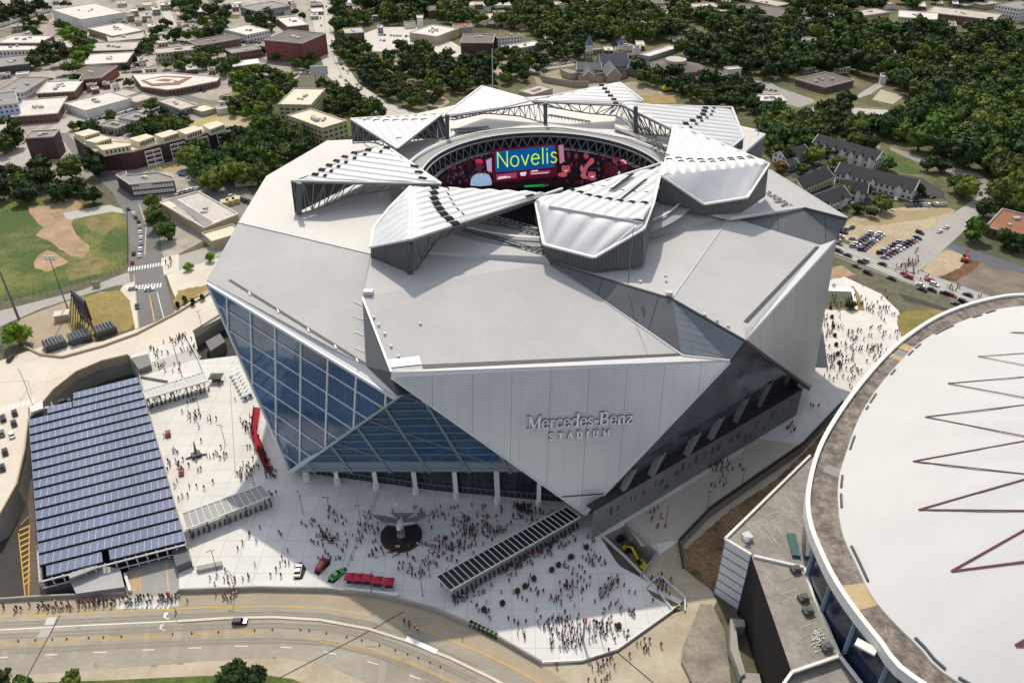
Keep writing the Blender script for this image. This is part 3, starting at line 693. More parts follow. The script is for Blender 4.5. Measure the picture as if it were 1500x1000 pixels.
# left picture: man in pale shirt and red cap
RED=(0.22,0.01,0.04); PINK=(0.36,0.075,0.09); DK=(0.035,0.006,0.018); PALE=(0.26,0.36,0.52)
shot('screen_picture',[(689,272),(690,262),(694,257),(700,254),(711,254),(717,257),(720,264),(720,271),(704,273)],PALE,.8,.3)
shot('screen_picture',ell(702,246,4.5,7),(0.07,0.025,0.04),.5,.35)
shot('screen_picture',[(696,238),(698,233),(703,232.5),(707,235),(708,240),(702,239.5)],(0.42,0.015,0.07),.8,.45)
shot('screen_picture',[(701,255),(703,255),(704,271),(701,271)],RED,.8,.45); shot('screen_picture',[(708,255),(710,255),(708,271),(706,271)],RED,.8,.45)
shot('screen_picture',[(712,235),(720,231),(720.5,252),(714,251),(713,244)],(0.42,0.25,0.40),.8,.3)
shot('screen_picture',ell(688,243,4,9),DK,.5,.25)
shot('screen_picture',[(818,213),(825,212),(827,238),(820,240)],(0.45,0.20,0.30),.6,.3)
for (u,v,a,b,c) in ((829,247,6.5,7,PINK),(824,256,7,3.5,PINK),(844,229,2.5,4,(.16,.02,.04)),(833,227,2.5,5,(.10,.012,.03)),(859,229,3.5,4,(.26,.04,.07)),(867,256,6,6,PINK),(868,262,6,3,(.26,.04,.07)),(852,247,2.5,5,(.22,.12,.16)),(901,235,4,5,(.17,.025,.05)),(899,250,8,9,(.05,.005,.014)),(913,238,3.5,4,(.24,.012,.035)),(915,249,5,9,(.04,.004,.012)),(889,248,5,10,(.035,.004,.01)),(905,253,4,3,(.40,.42,.6))):
    shot('screen_picture',ell(u,v,a,b),c,.75,.3)
shot('screen_picture',[(850,258),(855,245),(862,236),(866,231),(870,233),(870,238),(861,246),(858,256),(863,262),(854,262)],PINK,.75,.5)
for (u,v,a,b) in ((829,240,6.5,3),(868,249.5,6,2.6)): shot('screen_picture',ell(u,v,a,b),(0.02,.006,.01),.4,.55)
for (u,v) in ((826.5,246),(831.5,245.5),(865,254.5),(870,254.5)): shot('screen_picture',ell(u,v,1.0,.7,8),(0.05,.008,.015),.4,.6)
shot('screen_picture',[(825.5,250),(832,249.5),(829,251.5)],(0.8,.6,.62),.7,.6); shot('screen_picture',[(864,258.5),(871,258),(868,261)],(0.85,.65,.67),.7,.65)
shot('screen_picture',[(893,232),(900,229),(908,233),(907,236),(901,232.5)],(.12,.01,.03),.6,.5); shot('screen_picture',[(908,235),(913,233.5),(918,238),(917,241),(913,237)],(.7,.35,.4),.7,.5)
# NOVELIS lettering: thin strokes in photo coordinates relative to the blue panel
def strokes_word(word,origin,ux,vy,size,adv,put,wd):
    x=0
    for ch in word:
        for pl in GL[ch][1]:
            q=[(origin[0]+ux[0]*(x+px*size)-vy[0]*py*size,origin[1]+ux[1]*(x+px*size)-vy[1]*py*size) for px,py in pl]
            for a,b in zip(q[:-1],q[1:]): put(a,b,wd)
        x+=GL[ch][0]*size+adv
def arc(cx,cy,rx,ry,a0,a1,n=10): return [(cx+rx*math.cos(R(a0+(a1-a0)*i/n)),cy+ry*math.sin(R(a0+(a1-a0)*i/n))) for i in range(n+1)]
GL={'N':(.72,[[(0,0),(0,1),(.62,0),(.62,1)]]),'o':(.6,[arc(.26,.33,.26,.34,0,360,14)]),'v':(.52,[[(0,.66),(.23,0),(.46,.66)]]),
 'e':(.58,[[(.02,.36),(.5,.36)]+arc(.26,.33,.25,.34,10,320,12)]),'l':(.17,[[(.05,0),(.05,1.02)]]),'i':(.17,[[(.05,0),(.05,.68)],[(.05,.86),(.05,.93)]]),
 's':(.42,[[(.36,.58),(.27,.66),(.12,.66),(.04,.55),(.08,.42),(.3,.3),(.37,.17),(.28,.02),(.1,0),(0,.09)]])}
wb=MB()
def put(a,b,wd):
    dx,dy=b[0]-a[0],b[1]-a[1]; L=math.hypot(dx,dy) or 1; nx,ny=-dy/L*wd/2,dx/L*wd/2; ex,ey=dx/L*wd*.3,dy/L*wd*.3
    q=[(a[0]+nx-ex,a[1]+ny-ey),(b[0]+nx+ex,b[1]+ny+ey),(b[0]-nx+ex,b[1]-ny+ey),(a[0]-nx-ex,a[1]-ny-ey)]
    wb.add([rayc(u,v,SR-.6) for u,v in q],[(0,1,2,3)])
strokes_word('Novelis',(729.5,246),(1,-.095),(0.03,1),22.5,2.6,put,1.5)
o=wb.build('screen_lettering',mat('screen_yellow',(0.55,0.78,0.02),emit=.9),None); o.parent=scr
# rails
mb=MB()
def rail(a,b,n,w=1.6):
    A,B=P(*a)+Vector((0,0,.9)),P(*b)+Vector((0,0,.9)); d=(B-A).normalized(); s=Vector((-d.y,d.x,0))*w
    mb.bar(A,B,.35); mb.bar(A+s,B+s,.35)
    for k in range(n+1): q=A.lerp(B,k/n); mb.bar(q,q+s,.3); mb.bar(q,q-Vector((0,0,1)),.25)
for a,b,n in (((664,335,70.5),(795,374,68.8),16),((700,322,71.3),(786,346,70.5),12),((712,320,71.3),(786,340,70.6),10),((661,194,71),(716,190,71),9),((803,172,71),(863,182,71),12),((937,192,71),(972,238,71),9),((944,190,71),(979,234,71),9)): mb=MB(); rail(a,b,n); mb.build('roof_track',STEELD,st)
# ================= ground, roads, plaza =====================================
def W(px,z=0.0): return [P(u,v,z) for u,v in px]
GRND=mat('ground_earth',(0.14,0.125,0.085),rough=.95,rgb2=(0.07,0.085,0.035),scale=.012,fine=.25,fscale=.25,detail=8)
PLAZA=gridmat('plaza_concrete',(0.66,0.645,0.61),(0.50,0.49,0.465),6.5,6.5,.10,rough=.85,rgb2=(.69,.675,.64),var=.07,spec=.3)
PLAZAB=gridmat('plaza_concrete_cool',(0.66,0.655,0.64),(0.50,0.50,0.49),6.5,6.5,.10,rough=.85,rgb2=(.70,.695,.675),var=.08,spec=.3)
TAN=mat('tan_concrete',(0.40,0.335,0.235),rough=.85,var=.12,scale=.07,fine=.06,fscale=.8,rgb2=(0.46,0.40,0.31))
ROADC=mat('road_concrete',(0.30,0.27,0.215),rough=.85,var=.10,scale=.09,fine=.07,fscale=1.2,rgb2=(0.345,0.315,0.26),stretch=(.3,1,1))
ROADL=mat('road_pale_concrete',(0.60,0.54,0.45),rough=.85,var=.05,scale=.05,fine=.05,fscale=.6,rgb2=(0.64,0.585,0.49))
ASPH=mat('asphalt',(0.165,0.162,0.158),rough=.9,var=.12,scale=.06,fine=.08,fscale=.6)
ASPHL=mat('asphalt_worn',(0.36,0.345,0.32),rough=.9,var=.1,scale=.05,fine=.08,fscale=.5)
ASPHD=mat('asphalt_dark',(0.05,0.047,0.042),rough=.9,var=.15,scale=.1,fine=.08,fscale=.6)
GRASS=mat('grass',(0.058,0.098,0.016),rough=.95,rgb2=(0.24,0.215,0.06),scale=.03,fine=.3,fscale=.7,lo=.46,hi=.70)
DRYG=mat('dry_grass',(0.32,0.24,0.085),rough=.95,rgb2=(0.22,0.17,0.05),scale=.08,fine=.18,fscale=.6)
CLAY=mat('red_clay',(0.44,0.29,0.19),rough=.95,rgb2=(0.27,0.2,0.10),scale=.09,fine=.12,fscale=.5)
DIRT=mat('brown_dirt',(0.16,0.085,0.035),rough=.95,rgb2=(0.085,0.047,0.022),scale=.09,fine=.3,fscale=.8,lo=.45,hi=.6)
SAND=mat('sandy_ground',(0.46,0.375,0.26),rough=.95,rgb2=(0.36,0.285,0.185),scale=.05,fine=.15,fscale=.5)
CONCD=mat('wall_concrete',(0.33,0.32,0.29),rough=.85,var=.12,scale=.12,fine=.08,fscale=1)
PAINT=mat('paint_white',(0.78,0.78,0.76),rough=.7); PAINTY=mat('paint_yellow',(0.62,0.36,0.06),rough=.7)
holeA=W([(-70,800),(0,757),(25,712),(37,660),(42,618),(78,574),(112,547),(150,531),(188,522),(206,552),(240,680),(272,797),(225,814),(184,838),(184,870),(60,876),(-80,884)])
holeB=W([(283,486),(325,460),(350,470),(352,520),(293,527)])
trench=W([(1232,592),(1176,652),(1040,747),(994,795),(1001,832),(1040,862),(1085,905),(1130,960),(1220,960),(1240,600)])
pitA=W([(880,787),(916,769),(963,812),(938,845),(906,828)])
pitB=W([(946,861),(957,874),(985,888),(1003,896),(980,906),(962,884)])
holes=[holeA,holeB,trench,pitA,pitB]
big=[Vector((-2600,60,0)),Vector((2600,60,0)),Vector((2600,3400,0)),Vector((-2600,3400,0))]
def holed(name,outer,hs,m,z=0):
    pl=[outer]+hs; vs=[p for q in pl for p in q]; tr=tessellate_polygon(pl); mb=MB(); out=[]
    for t in tr:
        a,b,c=[vs[i] for i in t]
        out.append(t if (b-a).cross(c-a).z>0 else t[::-1])
    mb.add([Vector((p.x,p.y,z)) for p in vs],out,0,[(p.x,p.y) for p in vs]); return mb.build(name,m)
tag(holed('ground',big,holes,GRND),kind='structure')
def struct(name,mb,m): return tag(mb.build(name,m),kind='structure')
zc=[0.02]
def jag(px,amp,seed=1,step=9):
    r=random.Random(seed); out=[]
    for i in range(len(px)):
        a,b=px[i],px[(i+1)%len(px)]; L=math.hypot(b[0]-a[0],b[1]-a[1]); n=max(1,int(L/step))
        for k in range(n): t=k/n; out.append((a[0]+(b[0]-a[0])*t+r.uniform(-amp,amp),a[1]+(b[1]-a[1])*t+r.uniform(-amp,amp)*.6))
    return out
JAG=('dirt_patch','dry_grass','sandy_patch','sandy_ground','construction_yard','grass_bank','building_site','gravel_lot','lower_slab','bright_lawn','wood_ground')
def sheet(name,px,m,z=None,base=0.0):
    if name in JAG: px=jag(px,1.7 if name!='wood_ground' else .8,len(px),5)
    if z is None: zc[0]+=0.004; z=zc[0]
    mb=MB(); mb.poly(W(px,base+z) ); return struct(name,mb,m)
def sheet_h(name,px,m,hs,z):          # sheet cut round the holes that touch it
    return tag(holed(name,W(px,0),hs,m,z),kind='structure')
# lower ground and the walls round each opening
def sunk(poly,depth,m,wm,name='lower_ground'):
    mb=MB(); mb.poly([Vector((p.x,p.y,-depth)) for p in poly]); struct(name,mb,m)
    mb=MB()
    for i in range(len(poly)):
        a,b=poly[i],poly[(i+1)%len(poly)]; L=(b-a).length
        mb.add([Vector((a.x,a.y,-depth)),Vector((b.x,b.y,-depth)),Vector((b.x,b.y,.1)),Vector((a.x,a.y,.1))],[(0,1,2,3)],0,[(0,0),(L,0),(L,depth),(0,depth)])
    struct('retaining_wall_face',mb,wm)
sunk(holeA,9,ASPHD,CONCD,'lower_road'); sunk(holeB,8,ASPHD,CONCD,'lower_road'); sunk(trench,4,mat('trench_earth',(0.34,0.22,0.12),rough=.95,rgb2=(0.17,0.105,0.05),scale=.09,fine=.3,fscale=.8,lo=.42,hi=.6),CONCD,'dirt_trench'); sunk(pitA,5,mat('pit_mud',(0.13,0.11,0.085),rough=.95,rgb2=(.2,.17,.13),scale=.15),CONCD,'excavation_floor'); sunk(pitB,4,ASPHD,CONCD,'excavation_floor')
# plaza: one sheet cut round the sunk areas it meets
plz=[(206,553),(190,521),(260,485),(283,484),(293,527),(352,520),(360,470),(420,330),(1100,250),(1215,395),(1290,430),(1316,455),(1322,470),(1330,500),(1240,588),(1176,650),(1038,746),(992,795),(1000,832),(1004,858),(1000,880),(985,893),(905,950),(850,968),(790,968),(720,928),(640,893),(560,872),(480,864),(380,862),(262,867),(258,830),(284,830),(240,680)]
sheet_h('plaza',plz,PLAZA,[pitA,[P(u,v) for u,v in ((946,861),(957,874),(985,888),(998,886),(980,904),(962,884))][:4]],0.024)
# right-hand concourse tint and cool slab at the front
sheet('plaza_paving',[(545,745),(640,735),(640,725),(860,755),(872,790),(880,800),(970,890),(905,946),(850,963),(792,963),(640,888),(570,870),(300,860),(300,835),(420,740)],PLAZAB,0.030)
sheet('walkway',[(1100,640),(1176,652),(1040,744),(993,790),(940,800),(915,766),(1000,716),(1085,665)],mat('walk_tan',(0.50,0.45,0.37),rough=.85,var=.07,scale=.07),0.029)
# expansion joints in the plaza
mb=MB()
for (u0,v0,u1,v1) in ((552,722,507,830),(556,722,510,830),(337,560,345,700)): mb.bar(P(u0,v0,.035),P(u1,v1,.035),.25,.03)
struct('plaza_joint',mb,mat('joint_grey',(.3,.3,.29)))
# Northside road at the bottom (concrete)
nr=[(-60,884),(60,876),(184,871),(262,867),(380,864),(480,866),(560,875),(640,896),(720,931),(790,972),(880,1030),(880,1300),(-300,1300)]
sheet('road',nr,ROADC,0.026)
sheet('pavement',[(-60,884),(60,876),(184,871),(262,867),(380,864),(480,866),(560,875),(640,896),(720,931),(790,972),(860,1020),(800,1008),(700,952),(610,920),(540,897),(470,886),(380,884),(300,888),(180,893),(0,903),(-60,906)],mat('pavement_tan',(0.36,0.30,0.215),rough=.85,var=.1,scale=.1,fine=.05),0.036)
sheet('pavement',[(-80,995),(100,984),(300,968),(415,962),(480,975),(560,1010),(600,1040),(-80,1060)],TAN,0.036)
sheet('verge_grass',[(-80,1003),(150,996),(300,989),(390,988),(430,994),(470,1010),(560,1060),(-80,1060)],GRASS,0.05)
def line(name,px,w,m,z=0.05,dash=None):
    mb=MB(); q=W(px,z)
    for a,b in zip(q[:-1],q[1:]):
        d=(b-a); L=d.length; d.normalize(); s=Vector((-d.y,d.x,0))*w/2
        mb.add([a-s,b-s,b+s,a+s],[(0,1,2,3)])
    return struct(name,mb,m)
def curb(px,w,h,m,name='kerb',z=0.0):
    mb=MB(); q=W(px,0)
    for a,b in zip(q[:-1],q[1:]): mb.bar(a+Vector((0,0,z+h/2)),b+Vector((0,0,z+h/2)),w,h)
    return struct(name,mb,m)
line('road_marking',[(-20,904),(100,899),(200,894),(300,889.5),(400,887),(480,891),(545,902)],.35,PAINTY,.06)
line('road_marking',[(570,907),(640,929),(700,953),(760,981),(800,1004)],.35,PAINTY,.06)
line('road_marking',[(-20,923),(120,915.5),(258,909)],.3,PAINT,.045)
for dv in (0,3): line('road_marking',[(-10,943+dv),(100,936+dv),(200,931+dv),(300,927+dv),(387,923+dv)],.16,PAINTY,.045)
for dv in (0,3): line('road_marking',[(440,930+dv),(480,937+dv),(540,949+dv),(600,968+dv),(670,1000+dv)],.16,PAINTY,.045)
for (a,b,c,d) in ((66,958.5,84,958),(137,955,156,954.5),(208,951.5,226,951),(276,948.5,295,948),(344,945.5,363,945.5),(411,947,427,948),(475,954.5,492,957.5),(538,968,554,972.5),(600,988,616,994),(-8,963,12,961.5)):
    line('road_marking',[(a,b),(c,d)],.22,PAINT,.045)
# median kerb (concrete) on the curve
curb([(260,910),(330,905.5),(400,904),(470,908),(540,921),(600,940),(660,964),(720,993),(760,1015)],.8,.3,ROADL,'median')
curb([(595,935),(640,955)],1.5,.34,PAINT,'median'); 
# arrows and blocks
def pxpoly(px,m,z=.05): mb=MB(); mb.poly(W(px,z)); return struct('road_marking',mb,m)
for ox,oy in ((0,0),(-6,17)): pxpoly([(239+ox,903+oy),(241+ox,897+oy),(246+ox,896+oy),(246+ox,899+oy),(243+ox,900+oy),(243+ox,904+oy),(249+ox,905+oy),(246+ox,906.5+oy)],PAINT if oy==0 else mat('paint_faded',(.55,.53,.5)))
pxpoly([(69,904),(83,903),(79,914),(65,915)],mat('paint_faded',(.55,.53,.5))); pxpoly([(60,922),(78,919),(72,932),(54,933)],mat('slab_pale',(.40,.39,.36)))
for k in range(11):
    u=176+k*6.8; pxpoly([(u+3,884),(u+5.5,884),(u+2.5,891),(u,891)],PAINT,.055)
sheet('crossing',[(172,876),(262,871),(262,887),(170,892)],mat('pale_slab',(.52,.51,.49),rough=.8),.045)
# bridge joint lines
line('road_joint',[(88,900),(40,990)],.3,ASPHD,.062); line('road_joint',[(592,895),(520,935),(410,992)],.3,ASPHD,.062)
line('road_joint',[(903,954),(960,1002)],.35,ASPHD,.05)
rn=random.Random(5)
TRK=mat('tyre_track',(.255,.228,.18),rough=.85,var=.1,scale=.3)
for dv in (9,13.5,26,31,48,53):
    line('tyre_track',[(-20,904+dv),(100,899+dv),(200,894+dv*1.0),(300,889.5+dv),(400,887+dv),(480,891+dv),(545,903+dv*1.05),(620,930+dv*1.1),(700,966+dv*1.15)],.8,TRK,.0405+dv*.00002)
for k in range(26):
    u=rn.uniform(0,760); v0=905 if u<430 else 905+(u-430)*.28; v=v0+rn.uniform(8,70); a=rn.uniform(3,16); b=rn.uniform(1.5,5)
    mb=MB(); mb.poly(W([(u,v),(u+a,v-a*.05),(u+a+1,v+b),(u+1,v+b)],.0425+k*.00003)); struct('road_patch',mb,TRK if k%3 else mat('slab_tone2',(.36,.33,.28),rough=.85))
for k in range(16):     # worn strips across the lanes
    u=30+k*44+rn.uniform(-10,10); v=905 if u<420 else 905+(u-420)*.3
    pxpoly([(u,v+8),(u+rn.uniform(5,14),v+8),(u+4,v+60),(u-6,v+60)],mat('slab_tone',(0.335,0.305,0.25),rough=.85),.029+.0005*k)
# tan forecourt at bottom right
sheet('forecourt',[(790,972),(852,972),(905,955),(985,898),(1004,893),(1010,880),(1004,858),(1002,835),(1040,862),(1050,880),(1025,930),(1012,960),(1005,1060),(880,1060)],TAN,.034)
sheet('forecourt_paving',[(938,846),(966,812),(993,793),(1001,832),(1045,868),(1020,895),(1000,880)],TAN,.0325)
# ---- walls round the plaza
def wallobj(name,px,h,w,m,label,cat='wall',z=0.0,group=None):
    mb=MB(); q=W(px,0)
    for a,b in zip(q[:-1],q[1:]):
        mb.bar(a+Vector((0,0,z+h/2)),b+Vector((0,0,z+h/2)),w,h)
    return tag(mb.build(name,m),label,cat,group)
wallobj('parapet_wall',[(-60,884),(60,876),(184,870.5)],1.3,.5,CONCD,'low concrete wall along the crowded pavement above the sunken road')
wallobj('parapet_wall',[(262,867),(380,863),(480,865),(560,874),(640,895),(720,930),(793,972)],1.5,.5,CONCD,'long low concrete wall curving between the plaza and the wide road')
wallobj('guard_rail',[(793,972),(852,969),(905,952),(985,895),(960,862),(916,817),(870,775)],1.0,.3,TRIMW,'white edged rail round the pointed corner of the front plaza','railing')
wallobj('parapet_wall',[(1234,590),(1176,651),(1040,746),(994,794),(1001,833)],1.4,.5,mat('fence_dark',(.05,.045,.04)),'dark fence following the edge of the brown dirt trench','fence')
wallobj('parapet_wall',[(916,769),(963,812),(938,845)],1.2,.4,CONCD,'concrete parapet on the far side of the pit with the yellow digger')
wallobj('parapet_wall',[(946,861),(966,845),(1003,876),(1003,896)],1.0,.35,TRIMW,'white stepped wall beside the small sunken stair near the plaza corner')
wallobj('parapet_wall',[(246,560),(206,553)],1.0,.4,CONCD,'short grey wall at the head of the solar deck beside the steps')
wallobj('guard_rail',[(205,553),(240,680),(273,800),(284,832)],1.2,.35,mat('rail_pale',(.5,.48,.44)),'pale rail along the right side of the solar roofed deck','railing')
# sunken road details at the left
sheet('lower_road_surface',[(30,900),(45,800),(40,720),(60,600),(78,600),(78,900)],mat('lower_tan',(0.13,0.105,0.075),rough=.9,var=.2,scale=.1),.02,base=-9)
pxpoly_l=[]
for k in range(11):
    v=775+k*8; mb=MB(); mb.poly([P(28+k*.7,v,-8.9),(P(44,v-7,-8.9)),P(44,v-4.6,-8.9),P(28+k*.7,v+2.4,-8.9)]); struct('road_marking',mb,PAINTY)
mb=MB(); 
for a,b in (((30,768),(42,756)),((27,780),(37,875)),((43,770),(42,875))): mb.bar(P(*a,-8.88),P(*b,-8.88),.3,.03)
struct('road_marking',mb,PAINTY)
# ---- viaduct and left roads
sheet('road',[(-200,640),(-60,560),(0,528),(60,508),(100,506),(150,500),(200,482),(260,453),(308,425),(420,365),(420,420),(330,462),(283,486),(255,500),(190,520),(150,530),(112,546),(78,573),(42,617),(36,660),(25,710),(0,756),(-60,795),(-250,900)],ROADL,.04)
curb([(36,508),(60,520),(92,524),(150,508),(200,490),(260,459),(308,430),(345,410)],.7,1.0,mat('barrier_tan',(.46,.36,.24),rough=.8),'road_barrier')
curb([(0,756),(25,711),(37,660),(42,617),(78,573),(112,546),(150,530),(188,521)],.5,1.0,mat('barrier_tan',(.46,.36,.24)),'road_barrier')
curb([(283,486),(325,460),(352,446)],.6,1.0,ROADL,'road_barrier')
mb=MB(); a=P(283,486),P(325,460),P(352,446)
for i in range(2):
    p,q=a[i],a[i+1]; mb.add([p+Vector((0,-.6,0)),q+Vector((0,-.6,0)),q+Vector((0,-.6,-3)),p+Vector((0,-.6,-3))],[(0,3,2,1)])
struct('viaduct_side',mb,ROADL)
mb=MB(); a=W([(78,574),(112,547),(150,531),(188,522)])
for i in range(3):
    p,q=a[i],a[i+1]; mb.add([p+Vector((.3,-.8,.4)),q+Vector((.3,-.8,.4)),q+Vector((.3,-.8,-2.6)),p+Vector((.3,-.8,-2.6))],[(0,3,2,1)])
struct('viaduct_side',mb,mat('barrier_tan',(.46,.36,.24)))
line('road_marking',[(-20,690),(30,640)],.5,mat('paint_faded',(.55,.53,.5)),.06)
line('road_marking',[(41,557),(46,578)],.25,mat('crack_brown',(.3,.25,.2)),.06); line('road_marking',[(41,557),(0,560)],.2,mat('crack_brown',(.3,.25,.2)),.06)
for k in range(8): 
    t=k/7; pxpoly([(-3+50*t,598-14*t),(1+50*t,597-14*t),(-1+50*t,604-14*t),(-5+50*t,605-14*t)],PAINT,.062)
line('road_marking',[(66,560),(120,541)],.25,PAINTY,.06); line('road_marking',[(36,530),(62,522)],.25,PAINTY,.06)
# street with the big junction
sheet('road',[(-40,430),(0,455),(60,440),(120,425),(178,402),(236,385),(262,374),(320,357),(420,320),(420,335),(330,372),(300,384),(262,396),(215,414),(170,418),(110,436),(60,452),(0,478),(-60,520)],ASPHL,.042)
sheet('road',[(188,394),(190,360),(186,320),(165,282),(110,230),(85,195),(98,195),(128,226),(180,262),(215,290),(232,330),(238,372),(240,400),(256,460),(202,482),(193,425)],ASPH,.046)
sheet('pavement',[(236,378),(262,372),(262,396),(240,402)],ROADL,.05)
sheet('pavement',[(180,418),(196,412),(199,430),(204,480),(198,482),(190,440),(176,425)],ROADL,.05)
sheet('pavement',[(262,396),(330,374),(345,372),(345,400),(308,424),(262,448),(250,420),(244,402)],ROADL,.051)
line('road_marking',[(219,430),(226,470)],.5,PAINTY,.06); line('road_marking',[(230,428),(240,466)],.3,PAINT,.06)
line('kerb_line',[(196,402),(203,480)],.5,mat('kerb_orange',(.5,.35,.22)),.06); line('kerb_line',[(212,374),(214,330),(204,300)],.6,mat('kerb_orange',(.5,.35,.22)),.06)
for k in range(14): u=188+k*4; pxpoly([(u,392-.3*k*2.2),(u+2,391.6-.3*k*2.2),(u+1,397-.3*k*2.2),(u-1,397.5-.3*k*2.2)],PAINT,.06)
for k in range(12): u=186+k*4.4; pxpoly([(u,419-.4*k),(u+2.3,418.7-.4*k),(u+1.4,425-.4*k),(u-1,425.3-.4*k)],PAINT,.06)
# fields and lots, left
sheet('field_grass',[(-60,330),(0,293),(60,290),(150,300),(185,318),(187,345),(186,388),(150,405),(60,430),(0,442),(-60,452)],GRASS,.03)
sheet('dirt_patch',[(40,303),(70,300),(108,290),(122,300),(118,315),(104,325),(112,345),(132,362),(122,378),(100,374),(84,362),(70,352),(52,345),(62,332),(48,318)],CLAY,.035)
sheet('dirt_patch',[(52,378),(70,365),(84,372),(100,384),(70,398),(50,392)],CLAY,.034)
sheet('dirt_patch',[(125,318),(160,316),(175,330),(150,345),(128,335)],mat('worn_field',(.24,.19,.07),rough=.95,rgb2=(.12,.12,.04),scale=.15,fine=.3),.0335)
sheet('dirt_patch',[(95,395),(130,375),(160,380),(150,400),(100,412)],mat('worn_field',(.24,.19,.07)),.0335)
sheet('path',[(92,312),(160,300),(185,308),(188,314),(165,310),(100,322),(96,318)],mat('path_grey',(.42,.40,.37)),.036)
sheet('dry_grass',[(102,440),(150,427),(170,425),(184,428),(196,440),(200,470),(190,482),(150,495),(110,500),(96,470)],DRYG,.035)
sheet('dirt_lot',[(24,470),(60,455),(102,440),(115,480),(112,500),(70,508),(52,514),(40,500)],mat('lot_tan',(.42,.33,.24),rough=.95,rgb2=(.34,.27,.2),scale=.1),.034)
sheet('dry_grass',[(252,440),(262,425),(300,418),(306,424),(258,450)],DRYG,.053)
# right side: road with cars, lots
sheet('road',[(1190,360),(1225,372),(1300,402),(1370,428),(1440,450),(1510,478),(1560,500),(1560,470),(1500,452),(1440,430),(1370,405),(1300,380),(1225,352),(1180,340)],ASPHL,.042)
sheet('road',[(1300,402),(1330,405),(1372,408),(1290,388),(1350,340),(1400,310),(1430,290),(1446,285),(1448,300),(1405,345),(1360,385),(1340,402)],ASPHL,.044)
for off in (0,7.5,15): line('road_marking',[(1215,357+off),(1300,389+off),(1370,413+off),(1500,459+off)],.25,PAINT,.055)
sheet('gravel_lot',[(1228,345),(1245,320),(1290,306),(1350,303),(1402,307),(1392,318),(1350,340),(1312,380),(1290,380)],SAND,.035)
sheet('dry_grass',[(1250,330),(1290,310),(1395,305),(1400,309),(1370,318),(1290,330)],mat('lot_edge',(.30,.25,.12),rough=.95,rgb2=(.36,.28,.16),scale=.08),.037)
sheet('asphalt_lot',[(1345,400),(1372,362),(1385,360),(1480,392),(1520,405),(1520,455),(1440,430)],mat('lot_dark',(.13,.11,.09),rough=.95,rgb2=(.24,.2,.16),scale=.06),.035)
sheet('sandy_patch',[(1352,395),(1365,378),(1385,366),(1410,372),(1420,385),(1400,398),(1368,406)],SAND,.037)
sheet('dirt_patch',[(1405,392),(1420,380),(1440,382),(1420,400),(1400,412),(1375,408)],DIRT,.038)
sheet('road',[(1378,358),(1385,353),(1420,363),(1510,395),(1510,405),(1420,378)],mat('purple_asphalt',(.11,.11,.135),rough=.9),.04)
# pool lawn by the stadium
sheet('lawn_border',[(1150,428),(1200,420),(1250,419),(1258,430),(1267,455),(1255,455),(1150,450)],DRYG,.04)
sheet('lawn_edge',[(1150,420),(1245,419),(1251,424),(1257,453),(1253,453),(1247,427),(1150,424)],PAINT,.044)
sheet('lawn',[(1150,424),(1240,423),(1247,429),(1253,451),(1150,448)],mat('lawn_dark',(.085,.10,.06),rough=.9,var=.2,scale=.2),.042)
sheet('grass_bank',[(1313,462),(1330,455),(1385,452),(1395,458),(1330,495),(1320,492)],mat('bank',(.30,.21,.075),rough=.95,rgb2=(.15,.15,.03),scale=.12,fine=.2),.04)
sheet('dark_fence_strip',[(1315,428),(1390,452),(1393,458),(1325,440)],ASPHD,.041)
sheet('dirt_patch',[(1215,395),(1230,388),(1255,402),(1215,410)],CLAY,.04)
sheet('lower_slab',[(1232,594),(1176,656),(1045,748),(1000,795),(1003,805),(1070,745),(1140,700),(1200,640)],mat('slab_tan',(.62,.55,.47),rough=.9,rgb2=(.50,.43,.34),scale=.1),.03,base=-4)
sheet('lower_grass',[(1005,840),(1020,832),(1030,845),(1012,858)],mat('moss',(.2,.17,.06),rgb2=(.1,.07,.03),scale=.3),.03,base=-4)
# ================= dome arena ==============================================
dm=empty('dome_arena',P(1300,700,0),'vast white domed arena with a worn grey gutter ring and maroon zigzag roof lines','arena')
DZ=38.0
def smooth_loop(pts,n=8):
    out=[]; N=len(pts)
    for i in range(N):
        p0,p1,p2,p3=pts[i-1],pts[i],pts[(i+1)%N],pts[(i+2)%N]
        for k in range(n):
            t=k/n; out.append(tuple(.5*((2*p1[j])+(-p0[j]+p2[j])*t+(2*p0[j]-5*p1[j]+4*p2[j]-p3[j])*t*t+(-p0[j]+3*p1[j]-3*p2[j]+p3[j])*t**3) for j in (0,1)))
    return out
vo=[(1500,432),(1440,440),(1380,460),(1330,490),(1290,525),(1240,585),(1200,650),(1182,710),(1181,760),(1200,814),(1230,870),(1283,940),(1340,1000)]
vi=[(1500,450),(1440,461),(1360,495),(1310,540),(1265,600),(1238,667),(1227,715),(1232,777),(1253,827),(1283,884),(1343,947),(1400,999)]
DC=Vector((180,165,0))
def closeloop(px):
    q=[(P(u,v,DZ).x,P(u,v,DZ).y) for u,v in px]; e=q[-1]; s=(2*DC.x-q[0][0],2*DC.y-q[0][1])
    mid=[(e[0]+(s[0]-e[0])*.3-6*0,e[1]+(s[1]-e[1])*.3-8),(e[0]+(s[0]-e[0])*.7-3,e[1]+(s[1]-e[1])*.7-7)]
    half=q+mid; return half+[(2*DC.x-a,2*DC.y-b) for a,b in half]
import bisect
def resamp(loop,n):       # by angle about DC
    a=sorted((math.atan2(y-DC.y,x-DC.x),math.hypot(x-DC.x,y-DC.y)) for x,y in loop); ang=[p[0] for p in a]; out=[]
    for k in range(n):
        t=-PI+2*PI*(k+.5)/n; i=bisect.bisect(ang,t); p,q=a[i-1],a[i%len(a)]
        da=(q[0]-p[0])%(2*PI) or 1; f=((t-p[0])%(2*PI))/da; out.append((t,p[1]+(q[1]-p[1])*f))
    return out
ND=240
